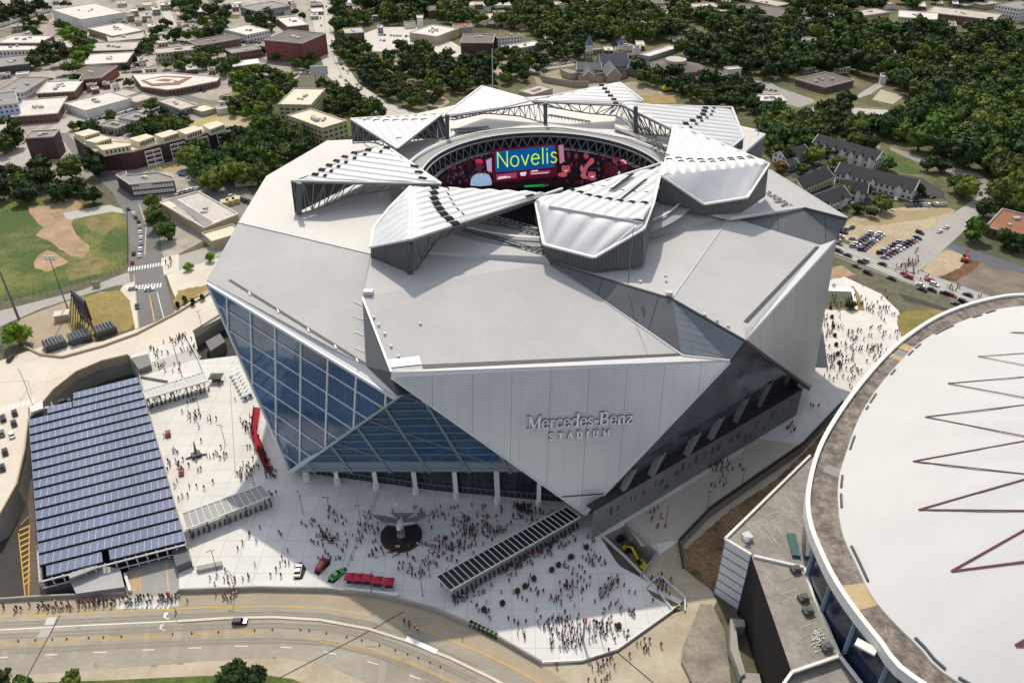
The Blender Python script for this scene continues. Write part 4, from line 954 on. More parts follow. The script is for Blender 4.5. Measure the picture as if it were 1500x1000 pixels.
LO=resamp(smooth_loop(closeloop(vo)),ND); LI=resamp(smooth_loop(closeloop(vi)),ND)
def dp(L,k,z,dr=0,f=1): t,r=L[k%ND]; return Vector((DC.x+(r*f+dr)*math.cos(t),DC.y+(r*f+dr)*math.sin(t),z))
RISE=13.0
def prof(f): return DZ+.6+RISE*(1-f**2.2)
def dband(name,m,La,za,da,Lb,zb,db,uv=False):
    mb=MB(); acc=0
    for k in range(ND):
        vs=[dp(La,k,za,da),dp(Lb,k,zb,db),dp(Lb,k+1,zb,db),dp(La,k+1,za,da)]; L=(vs[0]-vs[3]).length
        mb.add(vs,[(0,3,2,1)],0,[(acc,0),(acc,abs(zb-za)),(acc+L,abs(zb-za)),(acc+L,0)]); acc+=L
    return mb.build(name,m,dm)
WORN=mat('worn_ring',(0.25,0.215,0.185),rough=.95,rgb2=(0.12,0.10,0.085),scale=.35,fine=.25,fscale=1.1,lo=.42,hi=.62,detail=9)
dband('gutter_ring',WORN,LO,DZ,-1.2,LI,DZ,0)
CURBW=mat('curb_white',(0.72,0.71,0.68),rough=.7,var=.08,scale=.5)
dband('ring_kerb',CURBW,LO,DZ+.9,0,LO,DZ+.9,-1.3); dband('ring_kerb',CURBW,LO,DZ+.9,-1.3,LO,DZ,-1.3); dband('ring_kerb',CURBW,LO,DZ-2.2,0,LO,DZ+.9,0); dband('ring_kerb',CURBW,LO,DZ-2.2,-1.6,LO,DZ-2.2,0)
FABRIC=mat('dome_fabric',(0.53,0.53,0.52),rough=.6,var=.035,scale=.03,fine=.015,fscale=.4,spec=.3)
mb=MB(); NR=14
for j in range(NR+1):
    f=1-j/NR
    for k in range(ND): 
        t,r=LI[k]; crease=1+.012*math.cos(13*2*t)*(1-f)*f*4
        q=dp(LI,k,0,0,f if j<NR else 0.001); q.z=prof(f)*crease-(DZ*(crease-1)); mb.v.append(tuple(q))
mb.f=[(j*ND+k,j*ND+(k+1)%ND,(j+1)*ND+(k+1)%ND,(j+1)*ND+k) for j in range(NR) for k in range(ND)]; mb.m=[0]*len(mb.f)
mb.build('dome_roof',FABRIC,dm,smooth=True)
SEAM=mat('fabric_seam',(.50,.493,.475),rough=.8)
for kk in range(0,ND,12):
    mb=MB(); pr=None
    for j in range(12):
        f=1-j*.085; t,r=LI[kk]; q=Vector((DC.x+r*f*math.cos(t),DC.y+r*f*math.sin(t),0)); q.z=prof(f)*(1+.012*math.cos(13*2*t)*(1-f)*f*4)-DZ*(.012*math.cos(13*2*t)*(1-f)*f*4)+.07
        if pr is not None: mb.bar(pr,q,.10,.06)
        pr=q
    if False: mb.build('fabric_seam',SEAM,dm)
dband('dome_edge',CURBW,LI,DZ,0,LI,DZ+.6,0)
def dome_z(x,y):
    t=math.atan2(y-DC.y,x-DC.x); k=int((t+PI)/(2*PI)*ND)%ND; r=math.hypot(x-DC.x,y-DC.y); return prof(min(1,r/LI[k][1]))
def on_dome(u,v):
    z=DZ+5
    for _ in range(12): p=P(u,v,z); z=dome_z(p.x,p.y)
    p.z=z; return p
MAR=mat('maroon_stripe',(0.09,0.012,0.018),rough=.7)
for apex,ends,w in (((1393,837),((1530,760),(1530,819)),1.0),((1345,747),((1530,694),(1530,748.5)),.9),((1337,676),((1530,641),(1530,698)),.75),((1355,611),((1530,590),(1530,645)),.65),((1388,562),((1530,550),(1530,588)),.55),((1432,522.5),((1530,516),(1530,541)),.45),((1480,487.5),((1530,487),(1530,492)),.4),((1487,946),((1540,915),(1540,945)),1.2)):
    mb=MB()
    for e in ends:
        prev=None
        for i in range(15):
            p=on_dome(apex[0]+(e[0]-apex[0])*i/14,apex[1]+(e[1]-apex[1])*i/14)+Vector((0,0,.22))
            if prev is not None: mb.bar(prev,p,w*.5,.12)
            prev=p
    mb.build('zigzag_stripe',MAR,dm)
rn=random.Random(11)
for k in range(ND):       # dark slots along the roof edge, in runs
    if (k//5)%2==0 and rn.random()<.75:
        mb=MB(); mb.bar(dp(LI,k,DZ+.95,-.8),dp(LI,k+1,DZ+.95,-.8),.55,.5); 
        if dp(LI,k,0).x<DC.x+60 and dp(LI,k,0).y>85: mb.build('edge_slot',DARKGAP,dm)
# ring patches
for px in ([(1226,858),(1268,853),(1286,886),(1252,895)],[(1310,508),(1318,501),(1357,514),(1348,521)],[(1298,521),(1304,516),(1330,527),(1328,533)]):
    mb=MB(); mb.poly([P(u,v,DZ+.08) for u,v in px]); mb.build('ring_patch',mat('patch_tan',(0.50,0.40,0.24),rough=.9,rgb2=(.42,.30,.15),scale=.3),dm)
for px in ([(1306,520),(1316,511),(1345,523),(1334,533)],[(1240,690),(1230,700),(1205,690),(1212,680)]):
    mb=MB(); mb.poly([P(u,v,DZ+.05) for u,v in px]); mb.build('ring_patch',mat('patch_grey',(0.26,0.25,0.24),rough=.9,var=.1,scale=.3),dm)
NAVY=gridmat('dome_glass',(0.012,0.022,0.05),(0.03,0.05,0.08),6,30,.1,rough=.15,spec=.6,rgb2=(.015,.026,.058))
dband('glass_wall',NAVY,LO,0,-2.2,LO,DZ-2.2,-2.2)
for u,v in ((1194,800),(1213,850),(1248,905),(1302,975)):
    p=P(u,v,DZ-2.5); t=math.atan2(p.y-DC.y,p.x-DC.x); k=int((t+PI)/(2*PI)*ND)%ND
    mb=MB(); mb.bar(dp(LO,k,22,-2.0),dp(LO,k,DZ-2.4,-2.0),1.2,.5); mb.build('wall_fin',mat('fin_blue',(.22,.33,.38),rough=.6),dm)
# annex
AZ=23.0
ANR=mat('annex_roof',(0.245,0.225,0.20),rough=.9,var=.12,scale=.15,fine=.12,fscale=.8,rgb2=(.29,.27,.245))
ra=[P(u,v,AZ) for u,v in ((1187,667),(1062,789),(1100,812),(1182,832),(1200,760),(1205,690))]
rb=[P(u,v,AZ) for u,v in ((1100,812),(1160,984),(1232,960),(1190,850),(1182,832))]
rc=[P(u,v,AZ-1.5) for u,v in ((1160,984),(1140,1010),(1150,1060),(1290,1060),(1262,1000),(1232,960))]
for q in (ra,rb,rc): mb=MB(); mb.poly(q); mb.build('annex_roof',ANR,dm)
mb=MB(); 
for q in ([(1187,667),(1062,789),(1100,812)],[(1104,814),(1178,831)],[(1160,984),(1230,960)],[(1160,984),(1140,1012)],[(1178,831),(1190,870),(1230,960),(1266,1006)]):
    z=AZ+.35
    for a,b in zip(q[:-1],q[1:]): mb.bar(P(*a,z),P(*b,z),.7,.7)
mb.build('roof_coping',CURBW,dm)
CORR=gridmat('corrugated_white',(0.62,0.65,0.69),(0.16,0.18,0.2),60,3.4,.28,rough=.45,rgb2=(.66,.69,.73),sub=((.92,.92,.93),.9,60,.06))
def vwall(name,a,b,za,zb,m): 
    mb=MB(); L=(b-a).length; mb.add([Vector((a.x,a.y,zb)),Vector((b.x,b.y,zb)),Vector((b.x,b.y,za)),Vector((a.x,a.y,za))],[(0,1,2,3)],0,[(0,0),(L,0),(L,za-zb),(0,za-zb)]); return mb.build(name,m,dm)
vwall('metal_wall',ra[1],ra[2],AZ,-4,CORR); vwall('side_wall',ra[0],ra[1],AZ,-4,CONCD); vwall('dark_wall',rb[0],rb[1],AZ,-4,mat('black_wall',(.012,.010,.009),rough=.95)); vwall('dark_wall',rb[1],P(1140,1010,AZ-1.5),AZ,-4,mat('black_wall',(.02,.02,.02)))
mb=MB(); mb.box(P(1162,800,AZ),(2.2,8,1.0),-.1); mb.build('skylight',mat('skylight_teal',(.05,.13,.13),rough=.3),dm)
mb=MB(); mb.box(P(1094,789,AZ),(2.4,2.4,1.6),.4); mb.cyl(P(1094,789,AZ+1.6),P(1094,789,AZ+2),1,.6,8); mb.build('roof_unit',TRIM,dm)
for u,v in ((1165,836),(1176,878),(1183,897),(1210,950)):
    mb=MB(); p=P(u,v,AZ); mb.box(p,(2.6,1.8,1.3),.3); mb.cyl(p+Vector((0,0,1.3)),p+Vector((0,0,1.7)),.8,.8,8); mb.build('roof_unit',mat('unit_dark',(.1,.1,.1),rough=.7),dm)
rn=random.Random(4); mb=MB()
for k in range(46):
    u,v=rn.choice([(rn.uniform(1100,1175),rn.uniform(725,800)),(rn.uniform(1125,1200),rn.uniform(845,945))]); 
    if u<1062+ (789-v)*1.05+14 and v<812: continue
    if v>812 and u<1128+(v-845)*.36: continue
    a=P(u,v,AZ+.05); d=Vector(rn.choice([(1,.35,0),(-.35,1,0)]))*rn.uniform(1.5,5); s=Vector((-d.y,d.x,0)).normalized()*.13
    mb.add([a-s,a+d-s,a+d+s,a+s],[(0,1,2,3)])
mb.build('roof_seam',mat('seam_pale',(.40,.38,.35)),dm)
mb=MB(); 
for k in range(70):
    p=P(1198+rn.gauss(0,4),935+rn.gauss(0,9),AZ+.1); mb.box(p,(rn.uniform(.2,.6),.25,.2),rn.random()*3)
mb.build('roof_debris',TRIMW,dm)
mb=MB(); mb.box(P(1268,948,DZ-1.9),(2.2,4.5,.5),.9); mb.box(P(1193,795,DZ-1.9),(1,2,.5),.6); mb.build('wall_bracket',CURBW,dm)
# concrete wedges in front of the annex
def block(name,px,z0,z1,m,label,cat):
    mb=MB(); q=W(px,z1); q=[Vector((p.x,p.y,z0)) for p in q]; mb.prism(q,z1-z0); return tag(mb.build(name,m),label,cat)
OLDC=mat('old_concrete',(0.30,0.265,0.215),rough=.95,rgb2=(.17,.155,.13),scale=.12,fine=.15,fscale=.9,lo=.42,hi=.62)
block('concrete_ramp',[(1026,884),(1043,885),(1062,925),(1072,1010),(1062,1060),(1020,1010),(998,968),(1000,948)],-3.9,1.2,OLDC,'old stained concrete ramp slab in front of the white corrugated wall','ramp')
block('concrete_wall_block',[(1070,905),(1090,907),(1092,916),(1078,918),(1082,950),(1092,985),(1085,990),(1070,950)],-3.9,4.0,CONCD,'bent pale concrete wall beside the dark opening of the annex','wall')
block('concrete_wall_block',[(1085,984),(1112,986),(1118,1010),(1090,1010)],-3.9,3.0,CONCD,'square concrete block at the bottom edge below the annex','concrete block')
# ================= solar deck ==============================================
sd=empty('parking_deck',P(150,720,-9),'parking deck roofed by long rows of blue grey solar panels','parking deck')
SOL=gridmat('solar_panel',(0.10,0.125,0.21),(0.42,0.45,0.52),2.05,30,.08,rough=.22,spec=.8,rgb2=(.12,.145,.235),var=.1,sub=((.88,.9,.93),2.05,1.0,.03))
ZS=5.0
TL,TR,BR,BL=P(41,592,ZS),P(202,552,ZS),P(272,795,ZS),P(60,849,ZS)
NRW=18; pitch=1/NRW
DKM=mat('deck_dark',(.022,.022,.026),rough=.9)
def LR(t,s): a=TL.lerp(BL,t); b=TR.lerp(BR,t); return a.lerp(b,s)
for k in range(NRW):
    t0=k*pitch; t1=t0+pitch*.9; s0,s1=0.0,1.0
    if k==0: s0=.42
    if k==1: s0=.12
    if k==17: s0=.13; s1=.48
    if k==17:
        segs=[(.04,.42),(.47,1.0)]
    elif k==0: segs=[(.40,1.0)]
    elif k==1: segs=[(.16,.37),(.385,1.0)]
    else: segs=[(0,1)]
    for s0,s1 in segs:
        mb=MB(); up=Vector((0,0,.5)); a,b,c,d=LR(t0,s0),LR(t0,s1),LR(t1,s1)+up,LR(t1,s0)+up
        mb.poly([a,b,c,d],0,(b-a).normalized(),a); dn=Vector((0,0,-.2)); 
        o=mb.build('solar_row',SOL,sd); mb=MB(); mb.add([d+dn*.4,c+dn*.4,c-up+dn*2,d-up+dn*2],[(0,3,2,1)]); mb.add([a+dn,b+dn,c+dn,d+dn],[(3,2,1,0)]); o2=mb.build('row_underside',DKM,None); o2.parent=o; o2.matrix_parent_inverse=Matrix.Identity(4)
mb=MB()
for s in (0.0,.2,.4,.6,.8,1.0): mb.bar(LR(0.02,s)-Vector((0,0,.5)),LR(1,s)-Vector((0,0,.5)),.5,.6)
mb.build('roof_beam',STEEL,sd)
mb=MB(); q=[LR(0,0)-Vector((0,0,4)),LR(0,1)-Vector((0,0,4)),LR(1,1)-Vector((0,0,4)),LR(1,0)-Vector((0,0,4))]; mb.poly(q); mb.build('deck_floor',DKM,sd)
def dwall(name,a,b,z1,z0,m,o=Vector((0,0,0))):
    mb=MB(); a=Vector((a.x,a.y,0))+o; b=Vector((b.x,b.y,0))+o; L=(b-a).length
    mb.add([a+Vector((0,0,z0)),b+Vector((0,0,z0)),b+Vector((0,0,z1)),a+Vector((0,0,z1))],[(0,1,2,3)],0,[(0,0),(L,0),(L,z1-z0),(0,z1-z0)]); return mb.build(name,m,sd)
dwall('deck_wall',BL,TL,ZS-3,-9,CONCD); dwall('deck_wall',TL,LR(0,.42),ZS-4,-9,CONCD)
dwall('deck_wall',BL,LR(1,.34),1.6,-9,mat('deck_wall_dark',(.10,.10,.105),rough=.8,var=.1),Vector((0,-.5,0)))
mb=MB()
for s in [i/14 for i in range(15)]: mb.bar(LR(1,s),LR(1,s)-Vector((0,0,4.5)),.3)
mb.bar(LR(1,0)+Vector((0,-.3,-.4)),LR(1,1)+Vector((0,-.3,-.4)),.4,.4); mb.bar(LR(1,0)+Vector((0,-.5,-3)),LR(1,.95)+Vector((0,-.5,-3)),.25,.3)
mb.bar(LR(.86,0)+Vector((-.6,0,-1)),LR(1,0)+Vector((-.6,0,-1)),.4,.4)
for i in range(9): mb.bar(LR(.84+.02*i,0)+Vector((-.8,0,-.5)),LR(.84+.02*i,0)+Vector((-.8,0,-4)),.25)
mb.build('deck_railing',TRIM,sd)
mb=MB(); mb.prism([P(101,848,2.2),P(142,828,2.2),P(176,833,2.2),P(183,860,2.2),P(112,870,2.2)],.3); mb.prism([P(100,842,4.5),P(142,826,4.5),P(144,832,4.5),P(103,848,4.5)],.5); mb.build('stair_tower',mat('stair_grey',(.36,.36,.355),rough=.7,var=.08),sd)
dwall('stair_wall',P(101,848,2.4),P(112,870,2.4),2.4,-9,CONCD); dwall('stair_wall',P(112,870,2.4),P(183,860,2.4),2.4,-9,mat('wall_grey_mid',(.2,.2,.2),rough=.8))
mb=MB(); mb.prism([P(45,598,3.5),P(63,588,3.5),P(64,600,3.5),P(47,606,3.5)],.8); mb.build('roof_hatch',TRIMW,sd)
# vehicle entry between the deck and the road
sheet('entry_drive',[(184,838),(206,818),(240,808),(262,812),(262,868),(184,871)],mat('drive_grey',(.30,.30,.29),rough=.85,var=.08),.05)
for k in range(7): v=836+k*4.2; pxpoly([(190,v+6),(203,v-2),(204,v-.8),(191,v+7.2)],PAINTY,.06)
line('road_marking',[(243,815),(247,868)],.3,mat('lane_orange',(.6,.4,.2)),.06); line('road_marking',[(205,833),(206,866)],.25,PAINTY,.06)
wallobj('guard_rail',[(184,842),(192,868)],1.2,.8,TRIMW,'short white barrier at the mouth of the deck entry','barrier')
block('ramp_housing',[(250,800),(270,794),(280,820),(258,829)],0,3.0,mat('housing_dark',(.11,.11,.115),rough=.7),'dark boxy ramp housing at the lower right corner of the solar deck','shed')
block('plaza_bench_wall',[(287,829),(325,821),(326,827),(289,835)],0,1.2,CONCD,'grey low block wall on the plaza beside the solar deck','wall')
# ================= canopies ================================================
def canopy(px,z,n,m,rib,label,name='gate_canopy',gates=True,dark=False):
    q=W(px,z); root=empty(name,Vector((sum(p.x for p in q)/4,sum(p.y for p in q)/4,0)),label,'canopy','gate canopies on the plaza')
    a,b,c,d=q      # far-left, far-right, near-right, near-left
    mb=MB(); slab([a,b,c,d],.35,mb); mb.build('canopy_roof',m,root)
    mb=MB()
    for i in range(n+1): t=i/n; mb.bar(a.lerp(b,t)+Vector((0,0,.15)),d.lerp(c,t)+Vector((0,0,.15)),.22,.25)
    mb.bar(a,b,.3,.5); mb.bar(d,c,.3,.5); mb.build('canopy_rib',rib,root)
    for i in range(0,n+1,max(3,n//5)):
        for e,f in ((a,b),(d,c)):
            p=e.lerp(f,min(.97,max(.03,i/n))); mb=MB(); mb.bar(Vector((p.x,p.y,0)),p,.35); mb.build('post',STEELD,root)
    if gates:
        e0=Vector((d.x,d.y,0)); e1=Vector((c.x,c.y,0)); mb=MB(); k=int((e1-e0).length/1.6)
        for i in range(k):
            p=e0.lerp(e1,(i+.5)/k)+Vector((0,1.2,0)); mb.box(p,(.5,1.6,1.3),.3)
        mb.build('turnstile_row',mat('turnstile',(.06,.06,.065),rough=.5),root)
        mb=MB()
        for i in range(k): p=e0.lerp(e1,(i+.5)/k)+Vector((0,-.3,0)); mb.bar(p,p+Vector((0,0,1.4)),.08); 
        mb.bar(e0+Vector((0,-.3,1.3)),e1+Vector((0,-.3,1.3)),.08); mb.build('gate_railing',STEEL,root)
    return root
CANL=mat('canopy_pale',(.50,.50,.49),rough=.6,var=.05); CAND=mat('canopy_black',(.016,.016,.02),rough=.35); CANG=mat('canopy_grey',(.30,.30,.30),rough=.6)
canopy([(209,573),(299,545),(304,558),(214,584)],5.0,14,CANL,TRIMW,'pale slatted gate canopy by the steps at the head of the solar deck')
canopy([(267,752),(383,710.5),(396,727),(273,775)],4.8,13,CANG,TRIMW,'grey gate canopy at the lower right side of the solar deck')
canopy([(639,844),(829,742),(850,757),(659,865)],5.5,27,CAND,TRIMW,'long black ribbed gate canopy leading up to the stadium tip')
# steps area at top left
for i in range(5):
    sheet('steps',[(214-i*.5,533+i*3.2),(288+i*1.5,508+i*3.2),(289+i*1.5,510.5+i*3.2),(214-i*.5,535.5+i*3.2)],mat('step_shade',(.42,.41,.39)),.05)
block('stair_wall_block',[(192,524),(217,518),(221,534),(203,541)],0,2.6,mat('wall_grey_mid',(.3,.3,.3)),'grey stair wall between the viaduct and the solar deck','wall')
wallobj('parapet_wall',[(218,519),(222,541)],2.4,.4,TRIM,'pale upright wall edging the steps above the slatted canopy')
wallobj('light_barrier',[(268,486),(290,525),(302,555)],1.2,.4,TRIM,'pale wall running from the viaduct down beside the steps')
# box on the underpass floor
block('utility_box',[(301,500),(322,488),(330,500),(308,514)],-8,-3,mat('box_grey',(.16,.16,.155),rough=.8),'grey box structure in the dark gap under the viaduct','utility box')
# ================= town behind ==============================================
def wmat(name,wall,win=(.035,.04,.05),sx=3.3,sy=3.4,mw=.95): return gridmat(name,win,wall,sx,sy,mw,rough=.75,rgb2=tuple(c*1.8 for c in win),var=.1)
WM={'brick':wmat('wall_brick',(.20,.10,.075)),'red':wmat('wall_red_brick',(.24,.055,.05)),'white':wmat('wall_white',(.66,.65,.62)),'cream':wmat('wall_cream',(.52,.47,.33)),
 'tan':wmat('wall_tan',(.42,.36,.26)),'grey':wmat('wall_grey',(.33,.33,.33)),'dark':wmat('wall_dark',(.06,.06,.065)),'maroon':wmat('wall_maroon',(.085,.03,.032)),'blue':wmat('wall_blue',(.44,.52,.64)),
 'plainwhite':mat('wall_plain_white',(.70,.68,.64),rough=.8,var=.05),'plaintan':mat('wall_plain_tan',(.44,.37,.24),rough=.8,var=.06),'plaingrey':mat('wall_plain_grey',(.30,.30,.31),rough=.8,var=.06),'olive':wmat('wall_olive',(.40,.38,.20),sx=4.2,sy=3,mw=.8),'stone':mat('wall_stone',(.33,.28,.22),rough=.9,var=.15,scale=.4)}
RM={'w':mat('roof_white',(.62,.58,.53),rough=.8,var=.12,scale=.08,fine=.1,fscale=.4),'b':mat('roof_beige',(.47,.42,.36),rough=.85,var=.14,scale=.08,fine=.1,fscale=.4),'g':mat('roof_grey',(.25,.24,.235),rough=.85,var=.15,scale=.08,fine=.1,fscale=.4),
 'n':mat('roof_brown',(.14,.115,.10),rough=.85,var=.12,scale=.1,fine=.1),'t':mat('roof_terracotta',(.27,.115,.06),rough=.85,var=.12,scale=.1,fine=.1),'d':mat('roof_shingle_dark',(.028,.030,.038),rough=.85,var=.2,scale=.5,fine=.15,fscale=2),'s':mat('roof_slate',(.095,.105,.125),rough=.7,var=.12,scale=.3,fine=.1),'c':mat('roof_cream',(.66,.58,.44),rough=.8,var=.08,scale=.1)}
UNITM=mat('roof_unit_grey',(.38,.38,.37),rough=.6)
rb_=random.Random(21)
def heading0(u0,v0,u1,v1): a,b=P(u0,v0),P(u1,v1); return math.atan2(b.y-a.y,b.x-a.x)
def fitrect(q):
    best=None; z=q[0].z
    for k in range(45):
        a=k*PI/90; ux,uy=math.cos(a),math.sin(a); U=[p.x*ux+p.y*uy for p in q]; V=[-p.x*uy+p.y*ux for p in q]; A=(max(U)-min(U))*(max(V)-min(V))
        if best is None or A<best[0]: best=(A,ux,uy,min(U),max(U),min(V),max(V))
    A,ux,uy,a,b,c,d=best; m=.04 if len(q)<5 else .06; e=(b-a)*m; f=(d-c)*m; a+=e; b-=e; c+=f; d-=f
    return [Vector((s*ux-t*uy,s*uy+t*ux,z)) for s,t in ((a,c),(b,c),(b,d),(a,d))]
def quadpts(px,h): return [P(px[i],px[i+1],h) for i in range(0,len(px),2)]
def bld(name,label,px,h,wall,roof,units=0,cat='building',par=True,win=False,group=None,parc=None,z0=0):
    q=quadpts(px,h)
    if name not in ('red_building','round_building','half_built_building','shopping_court','brick_office','street_warehouse'): q=fitrect(q)
    c=sum(q,Vector())/len(q)
    if sum(q[i].x*q[(i+1)%len(q)].y-q[(i+1)%len(q)].x*q[i].y for i in range(len(q)))<0: q=q[::-1]
    root=empty(name,(c.x,c.y,z0),label,cat,group)
    mb=MB(); base=[Vector((p.x,p.y,z0)) for p in q]; n=len(q)
    for i in range(n):
        a,b=base[i],base[(i+1)%n]; L=(b-a).length; k=max(1,round(L/3.3))*3.3/L if L>3 else 1; fl=max(1,round((h-z0)/3.4))*3.4
        mb.add([a,b,b+Vector((0,0,h-z0)),a+Vector((0,0,h-z0))],[(0,1,2,3)],0,[(0.02,.02),(L*k,.02),(L*k,fl),(0.02,fl)])
    mb.build('wall',WM[wall],root)
    mb=MB(); mb.poly([p-Vector((0,0,.25)) for p in q]); rf=mb.build('roof',RM[roof],root)
    if par:
        mb=MB(); 
        for i in range(n):
            a,b=q[i],q[(i+1)%n]; mb.bar(a+Vector((0,0,.1)),b+Vector((0,0,.1)),.6,.8)
        mb.build('parapet',parc or RM['b' if roof!='w' else 'w'],root)
    if units:
        for k in range(units):
            w=[rb_.random()+.25 for _ in q]; s=sum(w); p=sum((q[i]*(w[i]/s) for i in range(n)),Vector()); mb=MB(); mb.box(p-Vector((0,0,.25)),(rb_.uniform(1.5,3.8),rb_.uniform(1.2,2.6),rb_.uniform(.8,1.9)),rb_.uniform(0,.4)); 
            o=mb.build('roof_unit',UNITM if rb_.random()<.7 else RM['w'],None); o.parent=rf; o.matrix_parent_inverse=Matrix.Translation(-Vector(rf.matrix_world.translation))@Matrix.Identity(4)
            o.matrix_parent_inverse=Matrix.Translation(-Vector((c.x,c.y,z0)))@Matrix.Translation(Vector((c.x,c.y,z0)))
    return root
# ground sheets of the town
TOWN=mat('town_paving',(0.27,0.24,0.20),rough=.95,rgb2=(.44,.40,.34),scale=.015,fine=.16,fscale=.12,detail=9)
sheet('town_ground',[(-350,-60),(455,-20),(462,60),(440,110),(400,150),(330,180),(350,210),(340,330),(262,372),(240,378),(215,292),(182,266),(130,262),(60,270),(-150,262)],TOWN,.022)
sheet('field_grass',[(350,120),(400,112),(440,120),(420,160),(395,185),(350,190),(330,178),(320,160)],GRASS,.028)
sheet('field_grass',[(340,99),(375,93),(392,98),(385,110),(350,112)],mat('bright_grass',(.20,.27,.045),rough=.95,rgb2=(.13,.2,.03),scale=.1,fine=.15),.03)
sheet('sports_field',[(276,182),(318,165),(380,176),(374,188),(340,190),(300,195)],mat('field_worn',(.33,.30,.09),rough=.95,rgb2=(.48,.38,.24),scale=.05,fine=.1),.03)
sheet('field_grass',[(280,10),(350,18),(350,30),(300,26)],SAND,.029); sheet('field_grass',[(310,20),(352,22),(350,28),(315,27)],GRASS,.031)
sheet('road',[(452,-30),(486,-30),(487,30),(492,72),(525,122),(565,150),(640,178),(560,178),(520,146),(480,112),(468,80),(458,30)],mat('boulevard',(.52,.49,.43),rough=.9,var=.06,scale=.05),.033)
line('road_marking',[(473,-20),(477,60),(500,110),(548,152),(600,172)],1.0,mat('median_tan',(.33,.31,.2)),.04)
sheet('road',[(228,2),(240,0),(250,18),(262,46),(253,48),(240,25)],mat('boulevard',(.5,.5,.5)),.033)
sheet('road',[(212,85),(226,90),(200,122),(160,155),(108,186),(40,238),(0,262),(-60,290),(-60,255),(0,232),(60,196),(95,175),(130,152),(178,118)],mat('street_pale',(.43,.40,.36),rough=.9,var=.08,scale=.05),.034)
sheet('car_park',[(112,182),(180,158),(240,150),(285,168),(220,185),(150,195)],mat('lot_grey',(.37,.345,.315),rough=.9,var=.08,scale=.05),.035)
sheet('car_park',[(238,290),(330,262),(350,258),(372,290),(350,330),(296,296)],mat('lot_grey2',(.22,.21,.20),rough=.9,var=.12,scale=.05),.035)
sheet('dry_grass',[(215,245),(275,232),(280,240),(255,254)],mat('strip_grass',(.40,.33,.19),rough=.95,var=.1),.036)
sheet('road',[(165,242),(240,232),(330,214),(330,219),(240,238),(160,250)],ASPHL,.037)
sheet('field_grass',[(420,150),(500,160),(560,178),(560,215),(430,205)],GRASS,.027)
# behind the stadium
BEH=mat('wood_floor',(.055,.068,.022),rough=.95,rgb2=(.17,.15,.07),scale=.02,fine=.3,fscale=.2)
sheet('wood_ground',[(486,-60),(2300,-60),(2100,300),(1450,300),(1225,352),(1120,250),(900,130),(660,190),(600,160),(530,120),(490,60)],BEH,.021)
sheet('sandy_ground',[(530,85),(620,88),(700,92),(790,85),(800,92),(760,110),(700,108),(640,104),(560,108),(535,100)],SAND,.028)
sheet('sandy_ground',[(540,108),(600,112),(660,150),(640,162),(600,140),(560,122)],SAND,.028)
sheet('car_park',[(502,60),(560,40),(610,40),(620,60),(605,72),(560,76),(520,74),(504,68)],mat('lot_white',(.58,.55,.50),rough=.9,var=.07),.03)
sheet('car_park',[(600,50),(660,60),(700,85),(640,82),(610,70)],mat('lot_white',(.58,.55,.50)),.03)
sheet('road',[(760,105),(800,97),(840,92),(842,96),(800,102),(765,110)],ASPHL,.032)
sheet('construction_yard',[(780,112),(830,100),(900,122),(930,120),(1000,138),(960,150),(920,150),(905,140),(800,140)],mat('yard_brown',(.27,.22,.155),rough=.95,rgb2=(.36,.32,.26),scale=.05,fine=.15),.029)
sheet('dry_grass',[(935,140),(985,137),(990,152),(940,152)],mat('orange_grass',(.34,.23,.08),rough=.95,rgb2=(.25,.2,.07),scale=.1),.034)
sheet('bright_lawn',[(915,5),(960,8),(985,16),(960,20),(925,17)],mat('bright_grass',(.2,.27,.045)),.03); sheet('bright_lawn',[(840,-6),(900,4),(900,12),(845,12)],mat('pale_grass',(.30,.33,.10),rgb2=(.35,.3,.16),scale=.05),.029)
sheet('bright_lawn',[(1292,40),(1300,36),(1350,38),(1366,42),(1360,48),(1310,52),(1292,55)],mat('pale_grass',(.3,.33,.1)),.03)
sheet('road',[(1100,193),(1120,186),(1165,172),(1200,152),(1215,148),(1255,140),(1290,118),(1310,112),(1300,122),(1275,138),(1235,152),(1208,160),(1180,178),(1130,202),(1105,205)],ASPHL,.032)
sheet('car_park',[(1092,128),(1105,118),(1128,120),(1140,128),(1190,145),(1195,150),(1170,158),(1140,148),(1100,140)],mat('lot_mid',(.30,.285,.26),rough=.9,var=.1),.031)
sheet('car_park',[(1278,146),(1290,131),(1324,141),(1308,153)],mat('lot_tan2',(.42,.37,.28),rough=.9,var=.1),.031)
sheet('building_site',[(1200,178),(1228,170),(1335,172),(1280,198),(1240,192),(1205,186)],mat('site_pink',(.40,.31,.25),rough=.95,rgb2=(.28,.22,.17),scale=.1),.031)
sheet('road',[(1303,215),(1345,228),(1380,242),(1428,252),(1445,262),(1452,285),(1445,300),(1430,290),(1436,270),(1425,258),(1385,252),(1340,236),(1305,220)],mat('lane_grey',(.27,.255,.235),rough=.9,var=.08),.033)
sheet('lawn',[(1292,222),(1300,221),(1350,245),(1350,255),(1330,256),(1290,245)],GRASS,.03)
sheet('car_park',[(1225,300),(1290,290),(1385,292),(1382,280),(1352,262),(1340,258),(1250,250),(1150,190),(1120,200),(1115,215),(1180,280),(1210,320)],ASPHD,.0285)
sheet('path',[(1200,188),(1240,198),(1290,215),(1288,218),(1238,203),(1200,193)],ROADC,.033)
sheet('parapet_shadow_strip',[(1400,412),(1330,398)],ROADC,.033) if False else None
LT=[mat('lot_tone_a',(.24,.225,.21),rough=.95,var=.12,scale=.06,fine=.1),mat('lot_tone_b',(.34,.30,.25),rough=.95,var=.12,scale=.06,fine=.1),mat('lot_tone_c',(.17,.16,.15),rough=.95,var=.12,scale=.06,fine=.1),mat('lot_tone_d',(.20,.19,.10),rough=.95,var=.2,scale=.06,fine=.2)]
rl=random.Random(14)
